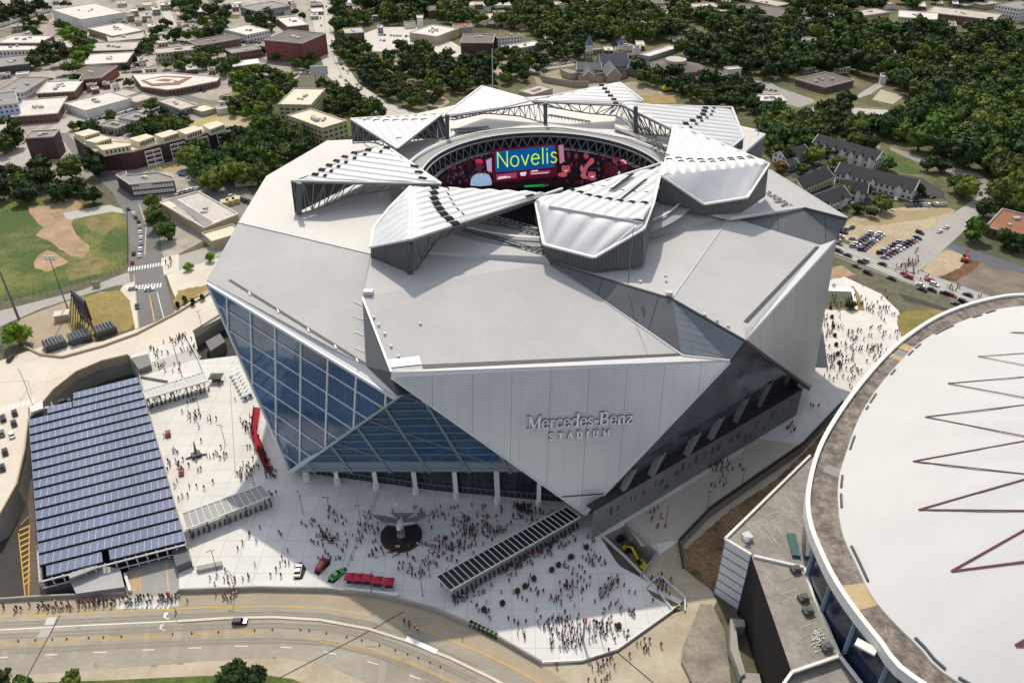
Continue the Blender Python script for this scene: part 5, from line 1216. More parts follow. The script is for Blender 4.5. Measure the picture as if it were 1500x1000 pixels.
for k in range(70):
    zx=rl.choice([(0,180,40,170),(180,330,60,170),(220,330,130,160),(0,230,0,60),(250,450,0,60),(60,200,180,200)]); u=rl.uniform(zx[0],zx[1]); v=rl.uniform(zx[2],zx[3]); s_=.4+v/170; a_=rl.uniform(8,26)*s_; b_=rl.uniform(2.5,8)*s_
    sheet('yard',[(u,v),(u+a_,v-a_*.22),(u+a_+b_*.9,v-a_*.22+b_*.7),(u+b_*.8,v+b_)],rl.choice(LT),.0232+.0001*k)
for st_ in ([(-20,122),(60,98),(118,72),(150,40),(180,26),(225,8)],[(60,196),(110,184),(150,140)],[(215,100),(330,75),(400,92),(455,100)],[(245,46),(300,58),(380,56),(455,64)],[(118,118),(180,122),(230,130),(300,150),(340,150)],[(0,172),(40,176),(96,172)],[(210,90),(222,128),(262,140)]):
    line('street',st_,9,LT[2],.031); line('street_line',st_,.5,LT[1],.033)
# buildings:  name,label,px,h,wall,roof,units
B=[
('warehouse','large white boxy warehouse with a grey loading front by the rail yard',[77,17,110,8,165,11,166,20,118,31],11,'plainwhite','w',3),
('low_building','long pale flat roofed building just below the big white warehouse',[123,42,170,36,205,41,200,48,150,50],6,'tan','w',4),
('low_building','wide pale workshop next to the curving street top left',[152,50,212,44,215,52,206,58,160,58],5,'grey','b',3),
('brick_building','brick building with a long white roof near the left edge',[5,57,52,52,78,54,60,64,15,64],7,'brick','w',4),
('white_building','white low building with rows of windows at the left edge',[-30,69,40,62,75,66,60,74,-30,76],5,'white','w',2),
('brick_building','small brick building with stepped roofs beside the bright green trees',[62,64,100,60,108,67,72,77],6,'brick','b',3),
('grey_building','dark grey flat building at the left edge above the street trees',[-20,86,40,80,46,90,8,98,-20,100],7,'dark','g',3),
('brick_building','small brick building with a pale roof between two rows of trees',[95,75,115,69,122,72,118,80],5,'brick','b',1),
('red_building','red walled building with an L shaped brown roof and two skylights',[106,108,132,96,172,97,148,114,116,117,122,109],8,'red','n',2),
('brick_building','long brick shop row with white roof strips left of the shady street',[131,79,192,76,196,82,184,93,131,92],6,'brick','w',3),
('brick_building','broad flat roofed brick block at the bend of the shady street',[136,64,202,60,212,62,200,74,140,73],6,'brick','b',5),
('grey_building','long grey roofed building with a white windowed wall far left',[8,125,52,112,68,117,40,134,2,138],7,'white','g',4),
('brick_building','brick hall with a dirty white roof and a row of roof units',[57,130,90,118,124,120,112,134,62,138],7,'brick','w',5),
('brick_building','lowest brick shop block with white roof strips beside the wide street',[30,148,92,141,100,146,84,168,14,172],6,'brick','w',4),
('blue_building','pale blue grey building with small dark windows at the left edge',[-30,140,22,134,28,150,-30,160],13,'blue','g',2),
('white_building','white walled building with tall windows cut by the left edge below the blue one',[-30,186,0,176,12,192,-30,205],9,'white','b',1),
('warehouse','long cream warehouse with two shallow roofs beside the car park',[110,160,140,139,165,134,187,140,184,148,128,163],6,'plainwhite','w',3),
('low_shed','curved tan shed roof behind the cream warehouse',[166,134,185,130,205,134,190,141,172,140],4,'plaintan','b',0),
('low_shed','flat tan canopy roof next to the curved shed',[187,142,210,136,228,141,205,150,190,149],4,'plaintan','b',0),
('shopping_court','low beige complex of connected roofs with red trim round a small court',[194,109,245,107,322,113,318,119,262,130,245,132,208,127],5,'brick','w',2),
('low_building','patterned blue and rust building beside the open car park',[232,146,262,144,290,154,272,161,238,152],4.5,'grey','b',2),
('low_shed','cream roofed shed at the corner of the car park behind the townhouses',[278,158,298,153,316,158,296,165],3.5,'plaintan','c',0),
('low_building','grey roofed shop with blue green glass behind the car park rows',[171,173,198,163,225,168,200,176],5,'blue','g',2),
('low_building','low grey building with roof boxes above the townhouse row',[142,184,165,176,190,180,172,189],5,'grey','g',3),
('maroon_building','tall narrow dark maroon building at the street corner on the left',[39,197,60,191,84,192,80,201,45,203],15,'maroon','g',3),
('brick_house_block','dark brick apartment block behind the line of big trees at upper left centre',[272,61,338,50,346,57,290,68],9,'brick','n',2),
('brick_building','brick building with a white patched roof left of the tree cluster',[222,73,270,67,293,67,292,73,226,80],8,'tan','b',4),
('brick_building','low brick building with a grey roof beside the curved white canopy',[328,73,374,66,378,73,345,77],7,'brick','g',1),
('white_house','white old school building with a pale gabled roof among trees',[333,44,362,36,388,42,385,48,350,50],8,'white','w',2),
('grey_building','grey public building with a shallow roof near the top edge',[355,13,380,5,412,4,410,12,375,18],8,'grey','g',2),
('low_building','cream roofed low shed in the trees left of the white school',[279,47,300,43,325,46,322,50,290,53],3,'plaintan','c',0),
('red_apartment_block','big dark red brick apartment block with a brown roof beside the boulevard',[388,60,410,48,430,44,463,49,464,57,418,63],18,'red','n',3),
('brick_building','brick terrace with stepped white roofs behind the red apartment block',[408,30,428,24,448,32,446,38,420,40],7,'brick','w',4),
('olive_apartment_block','upper olive and cream apartment block with two cream roofs',[403,155,430,128,467,131,464,148,425,153],14,'olive','c',6),
('olive_apartment_block','lower olive and cream apartment block closest to the stadium roof',[425,166,455,158,498,173,494,184,446,180],15,'olive','c',8),
('brick_office','two storey brick office with arched windows and a flat grey roof',[170,257,185,252,186,257,231,253,254,260,254,265,191,271],7.5,'maroon','g',2),
('street_warehouse','wide pale warehouse with a two tone roof beside the four bright street trees',[234,297,291,281,349,314,299,334],6,'plaintan','w',2),
('tan_shed','long low tan shed with small doors at the edge of the stadium roof',[292,342,340,328,350,333,345,345,306,350],5,'plaintan','c',0),
('low_building','dark bus depot roof at the top left beside the long car park',[502,43,530,40,533,46,505,50],8,'dark','b',2),
('white_tower','slender white lift tower in front of the school roofs',[610,23,619,23,620,27,611,27],15,'plainwhite','w',0),
('low_building','beige roofed school wing with roof clutter',[620,40,650,38,665,46,640,55,608,48],8,'plaintan','w',8),
('red_building','rust red block behind the school wing',[663,36,690,35,692,40,665,42],8,'plaingrey','t',1),
('school_hall','school hall with a long dark metal roof and maroon wall',[673,62,684,50,726,50,724,64],10,'maroon','n',3),
('school_hall','glass fronted school hall with a dark flat roof',[726,53,760,49,762,54,728,57],9,'white','n',1),
('low_building','grey flat roofed school annex at the end of the row',[735,68,785,60,792,66,745,74],5,'plaingrey','w',2),
('round_building','brown barrel roofed hall deep in the trees near the top',[620,10,650,8,656,14,628,16],8,'brick','n',0),
('tan_house_row','tan and pink terraced houses at the top edge',[1000,9,1035,4,1062,12,1058,18,1015,18],9,'tan','b',3),
('tan_apartment_block','long tan brick block above the forest near the top edge',[1066,12,1100,6,1165,15,1150,24,1075,18],8,'tan','n',3),
('tan_apartment_block','second tan block just behind the long one at the top edge',[1095,1,1120,-2,1153,6,1140,10],8,'tan','b',2),
('cream_apartment_block','cream campus block with white balconies above the pale lawn',[1313,18,1345,17,1377,24,1366,30,1318,26],11,'cream','w',6),
('cream_apartment_block','small cream block left of the campus lawn',[1255,16,1285,13,1293,20,1265,24],8,'cream','b',2),
('tan_apartment_block','wide tan roofed block in the upper right corner trees',[1352,16,1395,12,1475,21,1466,27,1400,24],8,'brick','b',3),
('tall_white_block','white and blue tower block cut by the upper right corner',[1473,4,1500,2,1530,8,1500,14,1478,12],14,'white','g',1),
('brick_building','small square brick block with a dark roof left of the pale lawn',[1255,43,1270,39,1284,42,1272,47],8,'maroon','g',1),
('brick_building','red brick block with a grey roof in the middle of the forest',[1156,60,1180,54,1200,57,1192,62,1166,65],9,'red','g',2),
('brick_building','small brick block at the left edge of the forest',[1026,56,1045,51,1060,55,1050,60],7,'red','b',2),
('orange_building','low orange brick building with a pale roof between dark trees',[1061,63,1075,60,1110,65,1105,69],5,'brick','t',1),
('brown_roof_complex','low brown roofed complex of two joined halls behind the turning road',[1177,112,1200,107,1236,112,1232,124,1208,130,1198,122,1182,121],5,'brick','n',4),
('terracotta_building','terracotta roofed building beside the dark roofed auditorium',[1006,116,1025,104,1045,103,1070,109,1048,116],5,'brick','t',1),
('brick_building','dark brick building with a white roof beside the lot of parked vans',[1100,141,1118,138,1150,143,1146,149,1108,149],6,'maroon','w',3),
('half_built_building','half demolished pale building with broken roof panels',[1232,165,1252,157,1333,162,1325,170,1262,176],5,'tan','b',0),
('brick_building','pinkish brick block almost swallowed by the forest on the right',[1387,84,1402,80,1420,81,1412,88],7,'brick','t',0),
('tan_building','tan roofed building at the right edge of the forest',[1462,75,1500,72,1530,76,1490,82],6,'plaintan','b',0),
('rust_roof_building','low building with a rust and grey panelled roof at the right edge',[1438,333,1462,310,1515,316,1520,340,1490,346],5,'brick','t',2),
('small_white_house','small white gabled house in the trees behind the stadium roof',[418,213,431,208,442,215,430,221],6,'white','n',0),
('low_building','pale school store with a flat roof behind the sandy strip',[790,20,830,14,842,18,800,26],4,'plaintan','w',0),
('long_shed','long low pale shed above the dark roofed auditorium',[940,79,985,67,993,70,950,84],4,'plaingrey','w',0),
('brick_house','brick house with a white roof trim at the left of the forest',[1018,58,1030,55,1040,60,1024,63],5,'red','b',0),
('pale_house','cluttered pale shed just behind the rear petals',[765,132,790,124,805,132,780,140],4,'plaintan','b',3),
]
for b in B: bld(*b)
sc=[o for o in col.objects if o.name.startswith('shopping_court')][0]
mb=MB(); mb.poly([P(u,v,5.05) for u,v in ((206,118),(240,111),(282,113),(262,124),(222,126))]); mb.build('court_recess',RM['t'],sc)
mb=MB(); mb.poly([P(u,v,5.3) for u,v in ((212,118),(240,113),(272,115),(255,121),(224,123))]); mb.build('inner_roof',RM['w'],sc)
mb=MB(); mb.poly([P(u,v,5.35) for u,v in ((226,118),(242,115.5),(254,117),(246,120))]); mb.build('court_recess',RM['t'],sc)
wh=[o for o in col.objects if o.name.startswith('street_warehouse')][0]
for px,m in (([(247,292),(256,290),(312,325),(299,332)],RM['g']),([(236,297),(246,293),(262,302),(248,306)],RM['c']),([(264,303),(266,306),(284,317),(290,323),(276,323),(250,307)],RM['b'])):
    mb=MB(); mb.poly([P(u,v,6.02) for u,v in px]); mb.build('roof_panel',m,wh)
mb=MB()
for k in range(9): mb.bar(P(262+k*3.4,288-k*.9,6.1),P(312+k*4,322-k*1.0,6.1),.15,.08)
mb.build('roof_rib',RM['b'],wh)
CLR=[]
for px,m in (([(1230,88),(1300,92),(1400,110),(1520,138),(1520,146),(1400,118),(1300,99),(1230,95)],'road'),([(1440,124),(1520,92),(1520,98),(1448,130)],'road'),([(1366,54),(1400,52),(1432,60),(1420,66),(1370,63)],'pale'),([(1468,46),(1520,44),(1520,62),(1475,60)],'pale'),([(1292,40),(1300,36),(1350,38),(1366,42),(1360,48),(1310,52),(1292,55)],None),([(915,5),(960,8),(985,16),(960,20),(925,17)],None),([(840,-6),(900,4),(900,12),(845,12)],None),([(680,22),(760,18),(762,24),(690,29)],'pale'),([(1100,34),(1240,36),(1240,42),(1105,40)],'road'),([(640,2),(760,2),(756,8),(650,8)],'pale'),([(1180,72),(1250,66),(1254,73),(1190,80)],'pale'),([(1040,30),(1062,28),(1080,60),(1060,62)],'road')):
    CLR.append(px)
    if m: sheet('clearing_road' if m=='road' else 'clearing',px,ASPHL if m=='road' else mat('lot_white',(.58,.55,.50)),.032)
# filler roofs along the far top left, each its own house
def inp0(u,v,poly):
    c=False
    for i in range(len(poly)):
        (x0,y0),(x1,y1)=poly[i],poly[i-1]
        if (y0>v)!=(y1>v) and u<(x1-x0)*(v-y0)/(y1-y0)+x0: c=not c
    return c
FILL=[]; rr=random.Random(9); used=[]
kinds=['plainwhite','brick','tan','grey','white']
cand=0
while len(used)<215 and cand<9000:
    cand+=1
    zone=rr.choice([(500,620,14,40),(700,1000,4,58),(1000,1480,28,75),(1040,1300,70,110),(1380,1490,68,200),(1040,1500,0,36),(640,1000,0,30),(1040,1500,0,36),(700,1000,4,58),(1000,1480,28,75),(800,1000,62,72),(0,460,0,60),(0,350,60,150),(92,180,118,134),(190,215,98,108),(225,330,60,72),(270,322,76,100),(300,360,134,158),(210,262,128,146),(20,110,108,122),(0,45,100,122),(100,136,100,116),(170,235,0,26),(245,300,28,44),(0,80,0,14),(166,232,26,42),(300,345,0,14),(410,455,0,24),(360,420,14,30),(500,560,0,12),(790,860,4,14)])
    u=rr.uniform(zone[0],zone[1]); v=rr.uniform(zone[2],zone[3]); w=rr.uniform(8,20); hh=rr.uniform(2.5,5)
    if any(abs(u-a)<(w+c)*.55 and abs(v-b_)<hh+1.5 for a,b_,c in used): continue
    if any(inp0(u+w*e,v+hh*g+4,[(b[2][i],b[2][i+1]+q_) for i in range(0,len(b[2]),2)]) for b in B for q_ in (0,6) for e in (0,.5,1) for g in (-.5,.3,1)): continue
    used.append((u,v,w)); k=len(used); FILL.append([(u-1,v),(u+w*.9,v-hh*.6-1),(u+w+1,v+hh*.6+6),(u+w*.12,v+hh+7)])
    wl_=rr.choice(kinds); rf_=rr.choice('wwbgbn')
    desc={'plainwhite':'white walled','brick':'brick','tan':'tan','grey':'grey','white':'white windowed'}[wl_]; rd={'w':'white','b':'beige','g':'grey','n':'brown'}[rf_]
    area='at the far left' if u<170 else 'far left of the boulevard' if u<460 else 'beyond the boulevard trees' if u<700 else 'half hidden in the forest' if u>1000 else 'in the wood above the church'
    bld('small_building','small %s building with a %s roof %s'%(desc,rd,area),[u,v,u+w*.9,v-hh*.5,u+w,v+hh*.6,u+w*.12,v+hh],rr.uniform(3,6),wl_,rf_,rr.randint(0,1),group='small %s buildings with %s roofs %s'%(desc,rd,area))
# ---------- gabled houses
def gable(name,label,a,b,width,eave,rise,wall,roof,cat='house',group=None,dormers=0,ends=True,zb=0):
    """ridge from photo point a to b (ground-plane points at ridge height)"""
    h=eave+rise; A,Bp=P(*a,h),P(*b,h); d=(Bp-A); d.z=0; L=d.length; d.normalize(); s=Vector((-d.y,d.x,0))*width/2
    root=empty(name,((A+Bp)/2).xy.to_3d(),label,cat,group)
    g=lambda p,z: Vector((p.x,p.y,z))
    mb=MB()
    for p,q in ((A-s,Bp-s),(Bp+s,A+s)): mb.add([g(p,zb),g(q,zb),g(q,eave),g(p,eave)],[(0,1,2,3)],0,[(0,0),(L,0),(L,eave),(0,eave)])
    for p,sg in ((A,-1),(Bp,1)): mb.add([g(p-s*sg*-1*1,zb),g(p-s*sg,zb),g(p-s*sg,eave),g(p,h),g(p+s*sg,eave)],[(0,1,2,3,4)],0,[(0,0),(width,0),(width,eave),(width/2,h),(0,eave)])
    mb.build('wall',WM[wall],root)
    mb=MB(); o=s*1.12; e=d*.5; dz=rise*.12
    for sg in (-1,1):
        p0,p1=g(A-e,h),g(Bp+e,h); q0,q1=g(A-e+o*sg,eave-dz),g(Bp+e+o*sg,eave-dz); t=Vector((0,0,.25))
        mb.add([p0+t,p1+t,q1+t,q0+t,p0,p1,q1,q0],[(0,1,2,3),(3,2,6,7),(0,3,7,4),(1,5,6,2)])
    rf=mb.build('roof',RM[roof],root)
    if ends:
        mb=MB()
        for p in (A-e*1.1,Bp+e*1.1):
            for sg in (-1,1): mb.bar(g(p,h+.15),g(p+o*sg,eave-dz+.15),.35,.4)
        mb.build('roof_trim',TRIMW,root)
    fr=s if s.y<0 else -s
    for k in range(dormers):
        c=A.lerp(Bp,(k+.5)/dormers); c=g(c+fr*1.05,0); w=2.6; z=eave-.4; mb=MB(); dd=d*w/2; f=fr.normalized()*1.6
        vs=[c-dd+f,c+dd+f,c+dd+f+Vector((0,0,z)),c+f+Vector((0,0,z+2)),c-dd+f+Vector((0,0,z)),c-dd-f,c+dd-f,c+dd-f+Vector((0,0,z)),c-f+Vector((0,0,z+2)),c-dd-f+Vector((0,0,z))]
        mb.add(vs,[(0,1,2,3,4),(1,6,7,2),(5,0,4,9)],0); mb.add(vs,[(4,3,8,9),(3,2,7,8)],1)
        mb.build('gabled_bay',[WM['white'],RM['d']],root)
    return root
T='dark roofed townhouse row '
gable('townhouse_row',T+'with white gabled bays, the farthest one from the stadium roof',(1200,197),(1292,222),12,7,4,'white','d',dormers=7)
gable('townhouse_row',T+'running to the car park, longest of the group',(1232,238),(1346,264),13,7,4,'white','d',dormers=3)
gable('townhouse_row',T+'with white trim next to the olive tree clump',(1166,262),(1210,244),11,6,4,'cream','d',dormers=0)
gable('townhouse_row',T+'closest to the pointed roof corner, with white railings',(1188,288),(1234,272),13,6,4,'white','d',dormers=2)
gable('townhouse_row',T+'small and half hidden beside the roof letters',(1143,222),(1178,212),11,5,3.5,'white','d',dormers=0)
gable('townhouse_row',T+'short block between two olive trees in the middle',(1225,262),(1272,268),12,6,4,'white','d',dormers=2)
gable('house','low grey roofed house beside the wall at the top of the townhouses',(1150,236),(1163,232),8,4,2,'grey','d')
# trailers and sheds
for i,(u,v) in enumerate(((360,264),(374,260),(361,271))): 
    mb=MB(); p=P(u,v,0); mb.box(p,(13,3.4,3.4),.25); tag(mb.build('site_trailer',mat('trailer_tan',(.52,.44,.31),rough=.7)),['long tan trailer, left one of the pair behind the stadium roof','long tan trailer, right one of the pair behind the stadium roof','long tan trailer in front of the pair behind the stadium roof'][i],'trailer','tan trailers')
for i in range(3):
    mb=MB(); p=P(330+8.4*i,301-2.5*i,0); mb.box(p,(4.6,5.5,3),.25); tag(mb.build('storage_box',mat('box_cream',(.55,.47,.26),rough=.7)),'cream storage box, %s of the three in the yard'%('leftmost','middle','rightmost')[i],'container','cream storage boxes')
mb=MB(); mb.box(P(304,275,0),(6,3,2.8),.1); tag(mb.build('storage_box',RM['w']),'single white storage box beside the dark trees','container')
mb=MB(); mb.box(P(267,257,0),(3.5,2.5,1.6),.1); tag(mb.build('skip',mat('skip_blue',(.02,.10,.35))),'blue skip at the corner of the small brick office lot','skip')
# ---------- apartment row with cream towers
ar=empty('apartment_row',P(230,225,0),'long dark brick apartment row with cream top storeys and white balconies','apartment building')
HB=12.0
pxr=[(107,199),(125,194),(147,198),(168,208),(190,209),(230,201),(262,192),(298,184),(330,181),(330,188),(296,196),(262,204),(228,212),(192,222),(150,224),(140,222)]
q=[P(u,v,HB) for u,v in pxr]; mb=MB(); n=len(q)
q=q if sum(q[i].x*q[(i+1)%n].y-q[(i+1)%n].x*q[i].y for i in range(n))>0 else q[::-1]
for i in range(n):
    a,b=q[i],q[(i+1)%n]; L=(b-a).length; mb.add([Vector((a.x,a.y,0)),Vector((b.x,b.y,0)),b,a],[(0,1,2,3)],0,[(0,0),(L,0),(L,10.2),(0,10.2)])
mb.build('wall',WM['maroon'],ar); mb=MB(); mb.poly(q); mb.build('roof',RM['c'],ar)
mb=MB()
for i in range(n): mb.bar(q[i],q[(i+1)%n],.6,1.3)
mb.build('parapet',RM['c'],ar)
CRW=mat('cream_render',(.62,.56,.42),rough=.8,var=.05)
for tx in ([(189,203),(214,196),(226,200),(203,208)],[(226,197),(250,190),(262,194),(238,202)],[(260,191),(284,184),(296,189),(272,197)],[(296,183),(318,177),(329,182),(307,190)],[(142,213),(186,209),(191,213),(150,220)],[(124,206),(147,199),(163,202),(140,209)],[(108,195),(130,189),(146,193),(122,200)]):
    z=HB+4.2; qq=[P(u,v,z) for u,v in tx]; mb=MB(); mb.prism([Vector((p.x,p.y,HB)) for p in qq],4.2); t=mb.build('tower_storey',CRW,ar)
    a,b=qq[3],qq[2]; d=(b-a).normalized(); nn=Vector((d.y,-d.x,0))
    if nn.y>0: nn=-nn
    for k in range(6):
        p=a.lerp(b,.14+.145*k)+nn*.08; mb=MB(); w=d*.55; mb.add([p-w+Vector((0,0,-3)),p+w+Vector((0,0,-3)),p+w+Vector((0,0,-.9)),p-w+Vector((0,0,-.9))],[(0,1,2,3)]); o=mb.build('window',DARKGAP,None); o.parent=t; o.matrix_parent_inverse=Matrix.Identity(4)
for u,v in ((217,221),(254,211),(288,203),(322,194)):
    a=P(u-6,v-3+4,HB); d=(P(u+6,v-6+4,HB)-a).normalized(); nn=Vector((d.y,-d.x,0)); nn=nn if nn.y<0 else -nn
    o=Vector((a.x,a.y,0))+nn*1.2
    mb=MB()
    for z in (3.2,6.2,9.2,12): mb.bar(o+Vector((0,0,z)),o+d*10+Vector((0,0,z)),.4,.25); mb.bar(o+Vector((0,0,z-.9)),o+d*10+Vector((0,0,z-.9)),.2,.12) 
    for k in (0,5,10): mb.bar(o+d*k,o+d*k+Vector((0,0,12)),.35)
    mb.build('balcony_frame',TRIMW,ar)
# windows of the small brick office and its roof lettering
bo=[o for o in col.objects if o.name.startswith('brick_office')][0]
a=P(191,271,7.5); b=P(254,265,7.5); d=(b-a); L=d.length; d.normalize(); nn=Vector((d.y,-d.x,0)); nn=nn if nn.y<0 else -nn
for fl,z in ((0,1.0),(1,4.2)):
    for k in range(14):
        if fl==1 and 3<=k<=6: continue
        p=Vector((a.x,a.y,z))+d*(L*(k+.7)/14.4)+nn*.1; mb=MB(); w=d*.75; mb.add([p-w,p+w,p+w+Vector((0,0,2)),p+Vector((0,0,2.4)),p-w+Vector((0,0,2))],[(0,1,2,3,4)]); mb.build('window',WM['white'] if k%3 else TRIMW,bo)
mb=MB(); p=Vector((a.x,a.y,4.2))+nn*.12+d*L*.2; mb.add([p,p+d*L*.3,p+d*L*.3+Vector((0,0,2.9)),p+Vector((0,0,2.9))],[(0,1,2,3)]); mb.build('sign_board',TRIMW,bo)
# church
ch=empty('church',P(880,110,0),'stone church with steep slate gables and a pointed blue steeple','church')
def gpart(a,b,width,eave,rise):
    r=gable('tmp','tmp',a,b,width,eave,rise,'stone','s')
    for c in list(r.children):
        c.parent=ch; c.matrix_parent_inverse=Matrix.Translation(-Vector(ch.location))
    bpy.data.objects.remove(r)
gpart((845,92),(880,92),13,6,4); gpart((878,80),(918,78),17,7,8); gpart((925,88),(955,92),14,6,5); gpart((893,90),(900,100),12,6,6); gpart((862,93),(863,104),9,5,4)
def steeple(u,v,hb,hs,w):
    p=P(u,v,0); mb=MB(); mb.box(p,(w,w,hb),.2); mb.build('tower',WM['tan'],ch)
    mb=MB(); mb.box(p+Vector((0,0,hb)),(w*.8,w*.8,w*.9),.2); mb.build('belfry',TRIMW,ch)
    mb=MB(); mb.cyl(p+Vector((0,0,hb+w*.9)),p+Vector((0,0,hb+w*.9+hs)),w*.62,.05,8); mb.build('spire',mat('spire_blue',(.10,.14,.19),rough=.6),ch)
steeple(862,88,8,9,6.5); steeple(907,92,12,4,5)
mb=MB(); mb.prism([P(u,v,5) for u,v in ((846,100),(872,98),(920,100),(918,106),(880,112),(847,110))],-4.9) ; mb.build('nave_wall',WM['stone'],ch)
# auditorium
au=empty('auditorium',P(990,104,0),'dark brown roofed auditorium with a round white crown','auditorium')
c0=P(989,98,8); 
mb=MB(); ring=[c0+Vector((26*math.cos(2*PI*k/12),20*math.sin(2*PI*k/12),0)) for k in range(12)]
for k in range(12):
    a,b=ring[k],ring[(k+1)%12]; mb.add([Vector((a.x,a.y,0)),Vector((b.x,b.y,0)),b,a],[(0,1,2,3)])
mb.build('wall',WM['brick'],au); mb=MB(); top=[c0+Vector((9*math.cos(2*PI*k/12),8*math.sin(2*PI*k/12),4)) for k in range(12)]
for k in range(12): mb.add([ring[k],ring[(k+1)%12],top[(k+1)%12],top[k]],[(0,1,2,3)])
mb.build('roof',RM['n'],au); mb=MB(); mb.cyl(c0+Vector((0,0,4)),c0+Vector((0,0,6.5)),9,9,20); mb.build('roof_crown',RM['b'],au)
# curved retaining walls in front of the church
def wall2(pts,h,m,label): return wallobj('retaining_wall',pts,h,.7,m,label)
STN=WM['stone']
wall2([(820,105),(823,113),(835,118),(848,116),(860,120),(875,118),(888,116)],6,STN,'inner curved stone retaining wall below the church')
wall2([(790,113),(795,120),(815,124),(840,128),(862,128)],5,STN,'outer curved stone retaining wall nearest the rear petals')
# white curved canopy, billboard, LED board
mb=MB(); mb.poly([P(u,v,4) for u,v in ((326,91),(338,98),(380,92),(378,86),(345,90))]); tag(mb.build('park_canopy',TRIMW),'long white curved canopy at the edge of the green lawn','canopy')
def billboard(name,label,u,v,w,h0,h1,ang,front,posts=2,slats=False):
    p=P(u,v,0); d=Vector((math.cos(ang),math.sin(ang),0)); r=empty(name,p,label,'billboard')
    mb=MB(); mb.bar(p-d*w/2+Vector((0,0,(h0+h1)/2)),p+d*w/2+Vector((0,0,(h0+h1)/2)),.8,h1-h0); mb.build('board',front,r)
    nn=Vector((d.y,-d.x,0)); nn=nn if nn.y<0 else -nn
    for k in range(posts): q=p+d*w*((k+.5)/posts-.5)-nn*.3*0; mb=MB(); mb.bar(q,q+Vector((0,0,h0)),.6); mb.build('post',STEELD,r)
    if slats:
        mb=MB()
        for k in range(5): z=h0+(h1-h0)*(k+.5)/5; mb.bar(p-d*w/2+nn*.6+Vector((0,0,z)),p+d*w/2+nn*.6+Vector((0,0,z)),.3,.35)
        mb.build('catwalk',STEEL,r)
        mb=MB()
        for k in range(6): q=p+d*w*((k+.5)/6-.5); mb.bar(q+Vector((0,0,h1)),q+nn*5,.3)
        mb.build('brace',STEELD,r)
    return r
billboard('billboard','dark billboard on a mast beside the boulevard',471,131,14,12,19,.1,TRIM,2)
billboard('billboard','big black video board seen from behind on a steel frame near the fenced yard',128,474,15,5,15,heading0(106,462,150,500),mat('board_black',(.02,.02,.024),rough=.6),4,True)
# ================= trees ====================================================
KKK=1.22
BARK=mat('bark',(.07,.05,.035),rough=.9)
def leafmat(name,rgb,hv=.28):
    if name in MATS: return MATS[name]
    m=bpy.data.materials.new(name); m.use_nodes=True; n=m.node_tree.nodes; l=m.node_tree.links; b=n['Principled BSDF']; b.inputs['Roughness'].default_value=.75; b.inputs['Specular IOR Level'].default_value=.2
    g=n.new('ShaderNodeNewGeometry'); nz=n.new('ShaderNodeTexNoise'); nz.inputs['Scale'].default_value=.35; nz.inputs['Detail'].default_value=5; l.new(g.outputs['Position'],nz.inputs['Vector'])
    rp=n.new('ShaderNodeMapRange'); rp.inputs['From Min'].default_value=.3; rp.inputs['From Max'].default_value=.7; rp.inputs['To Min'].default_value=.55; rp.inputs['To Max'].default_value=1.6; l.new(nz.outputs['Fac'],rp.inputs[0])
    nz2=n.new('ShaderNodeTexNoise'); nz2.inputs['Scale'].default_value=.045; nz2.inputs['Detail'].default_value=2; l.new(g.outputs['Position'],nz2.inputs['Vector'])
    hs=n.new('ShaderNodeHueSaturation'); hs.inputs['Color'].default_value=(*rgb,1)
    rh=n.new('ShaderNodeMapRange'); rh.inputs['From Min'].default_value=.3; rh.inputs['From Max'].default_value=.7; rh.inputs['To Min'].default_value=.49; rh.inputs['To Max'].default_value=.54; l.new(nz2.outputs['Fac'],rh.inputs[0]); l.new(rh.outputs[0],hs.inputs['Hue'])
    oi=n.new('ShaderNodeObjectInfo'); ro=n.new('ShaderNodeMapRange'); ro.inputs['To Min'].default_value=1-hv; ro.inputs['To Max'].default_value=1+hv*1.3; l.new(oi.outputs['Random'],ro.inputs[0])
    mu=n.new('ShaderNodeMath'); mu.operation='MULTIPLY'; l.new(rp.outputs[0],mu.inputs[0]); l.new(ro.outputs[0],mu.inputs[1]); l.new(mu.outputs[0],hs.inputs['Value'])
    l.new(hs.outputs[0],b.inputs['Base Color']); MATS[name]=m; return m
LM={'dark':leafmat('leaf_dark',(.030,.050,.013)),'mid':leafmat('leaf_mid',(.064,.098,.017)),'olive':leafmat('leaf_olive',(.100,.122,.020)),'bright':leafmat('leaf_bright',(.13,.20,.018)),'rust':leafmat('leaf_rust',(.13,.06,.025)),'yellow':leafmat('leaf_yellow',(.20,.20,.02))}
def crown_mb(seed,nc=16,leaves=420,sx=1.0,sz=.8,lsz=.13,shape='round'):
    """unit crown: radius about 1, base at z=0.25, centre about z=1"""
    r=random.Random(seed); mb=MB(); cl=[]
    for k in range(nc):
        while True:
            p=Vector((r.uniform(-1,1),r.uniform(-1,1),r.uniform(-1,1)))
            if p.length<1: break
        p=p*.72; 
        if shape=='cone': s=(1-(p.z+.72)/1.6); p.x*=s; p.y*=s
        p=Vector((p.x*sx,p.y*sx,p.z*sz+1.0)); rad=r.uniform(.26,.44)*(0.7 if shape=='cone' else 1); cl.append((p,rad))
        mb.blob(p,(rad,rad,rad*.85),r.random(),.22)
    for k in range(leaves):
        p,rad=r.choice(cl); d=Vector((r.gauss(0,1),r.gauss(0,1),r.gauss(.25,1))).normalized(); q=p+d*rad*r.uniform(.9,1.22)
        t=Vector((r.gauss(0,1),r.gauss(0,1),r.gauss(0,1))).normalized(); u=d.cross(t).normalized(); w=(d*.5+t*.6).cross(u).normalized(); s=lsz*r.uniform(.6,1.3)
        mb.add([q-u*s-w*s*.6,q+u*s-w*s*.4,q+w*s],[(0,1,2)])
    return mb
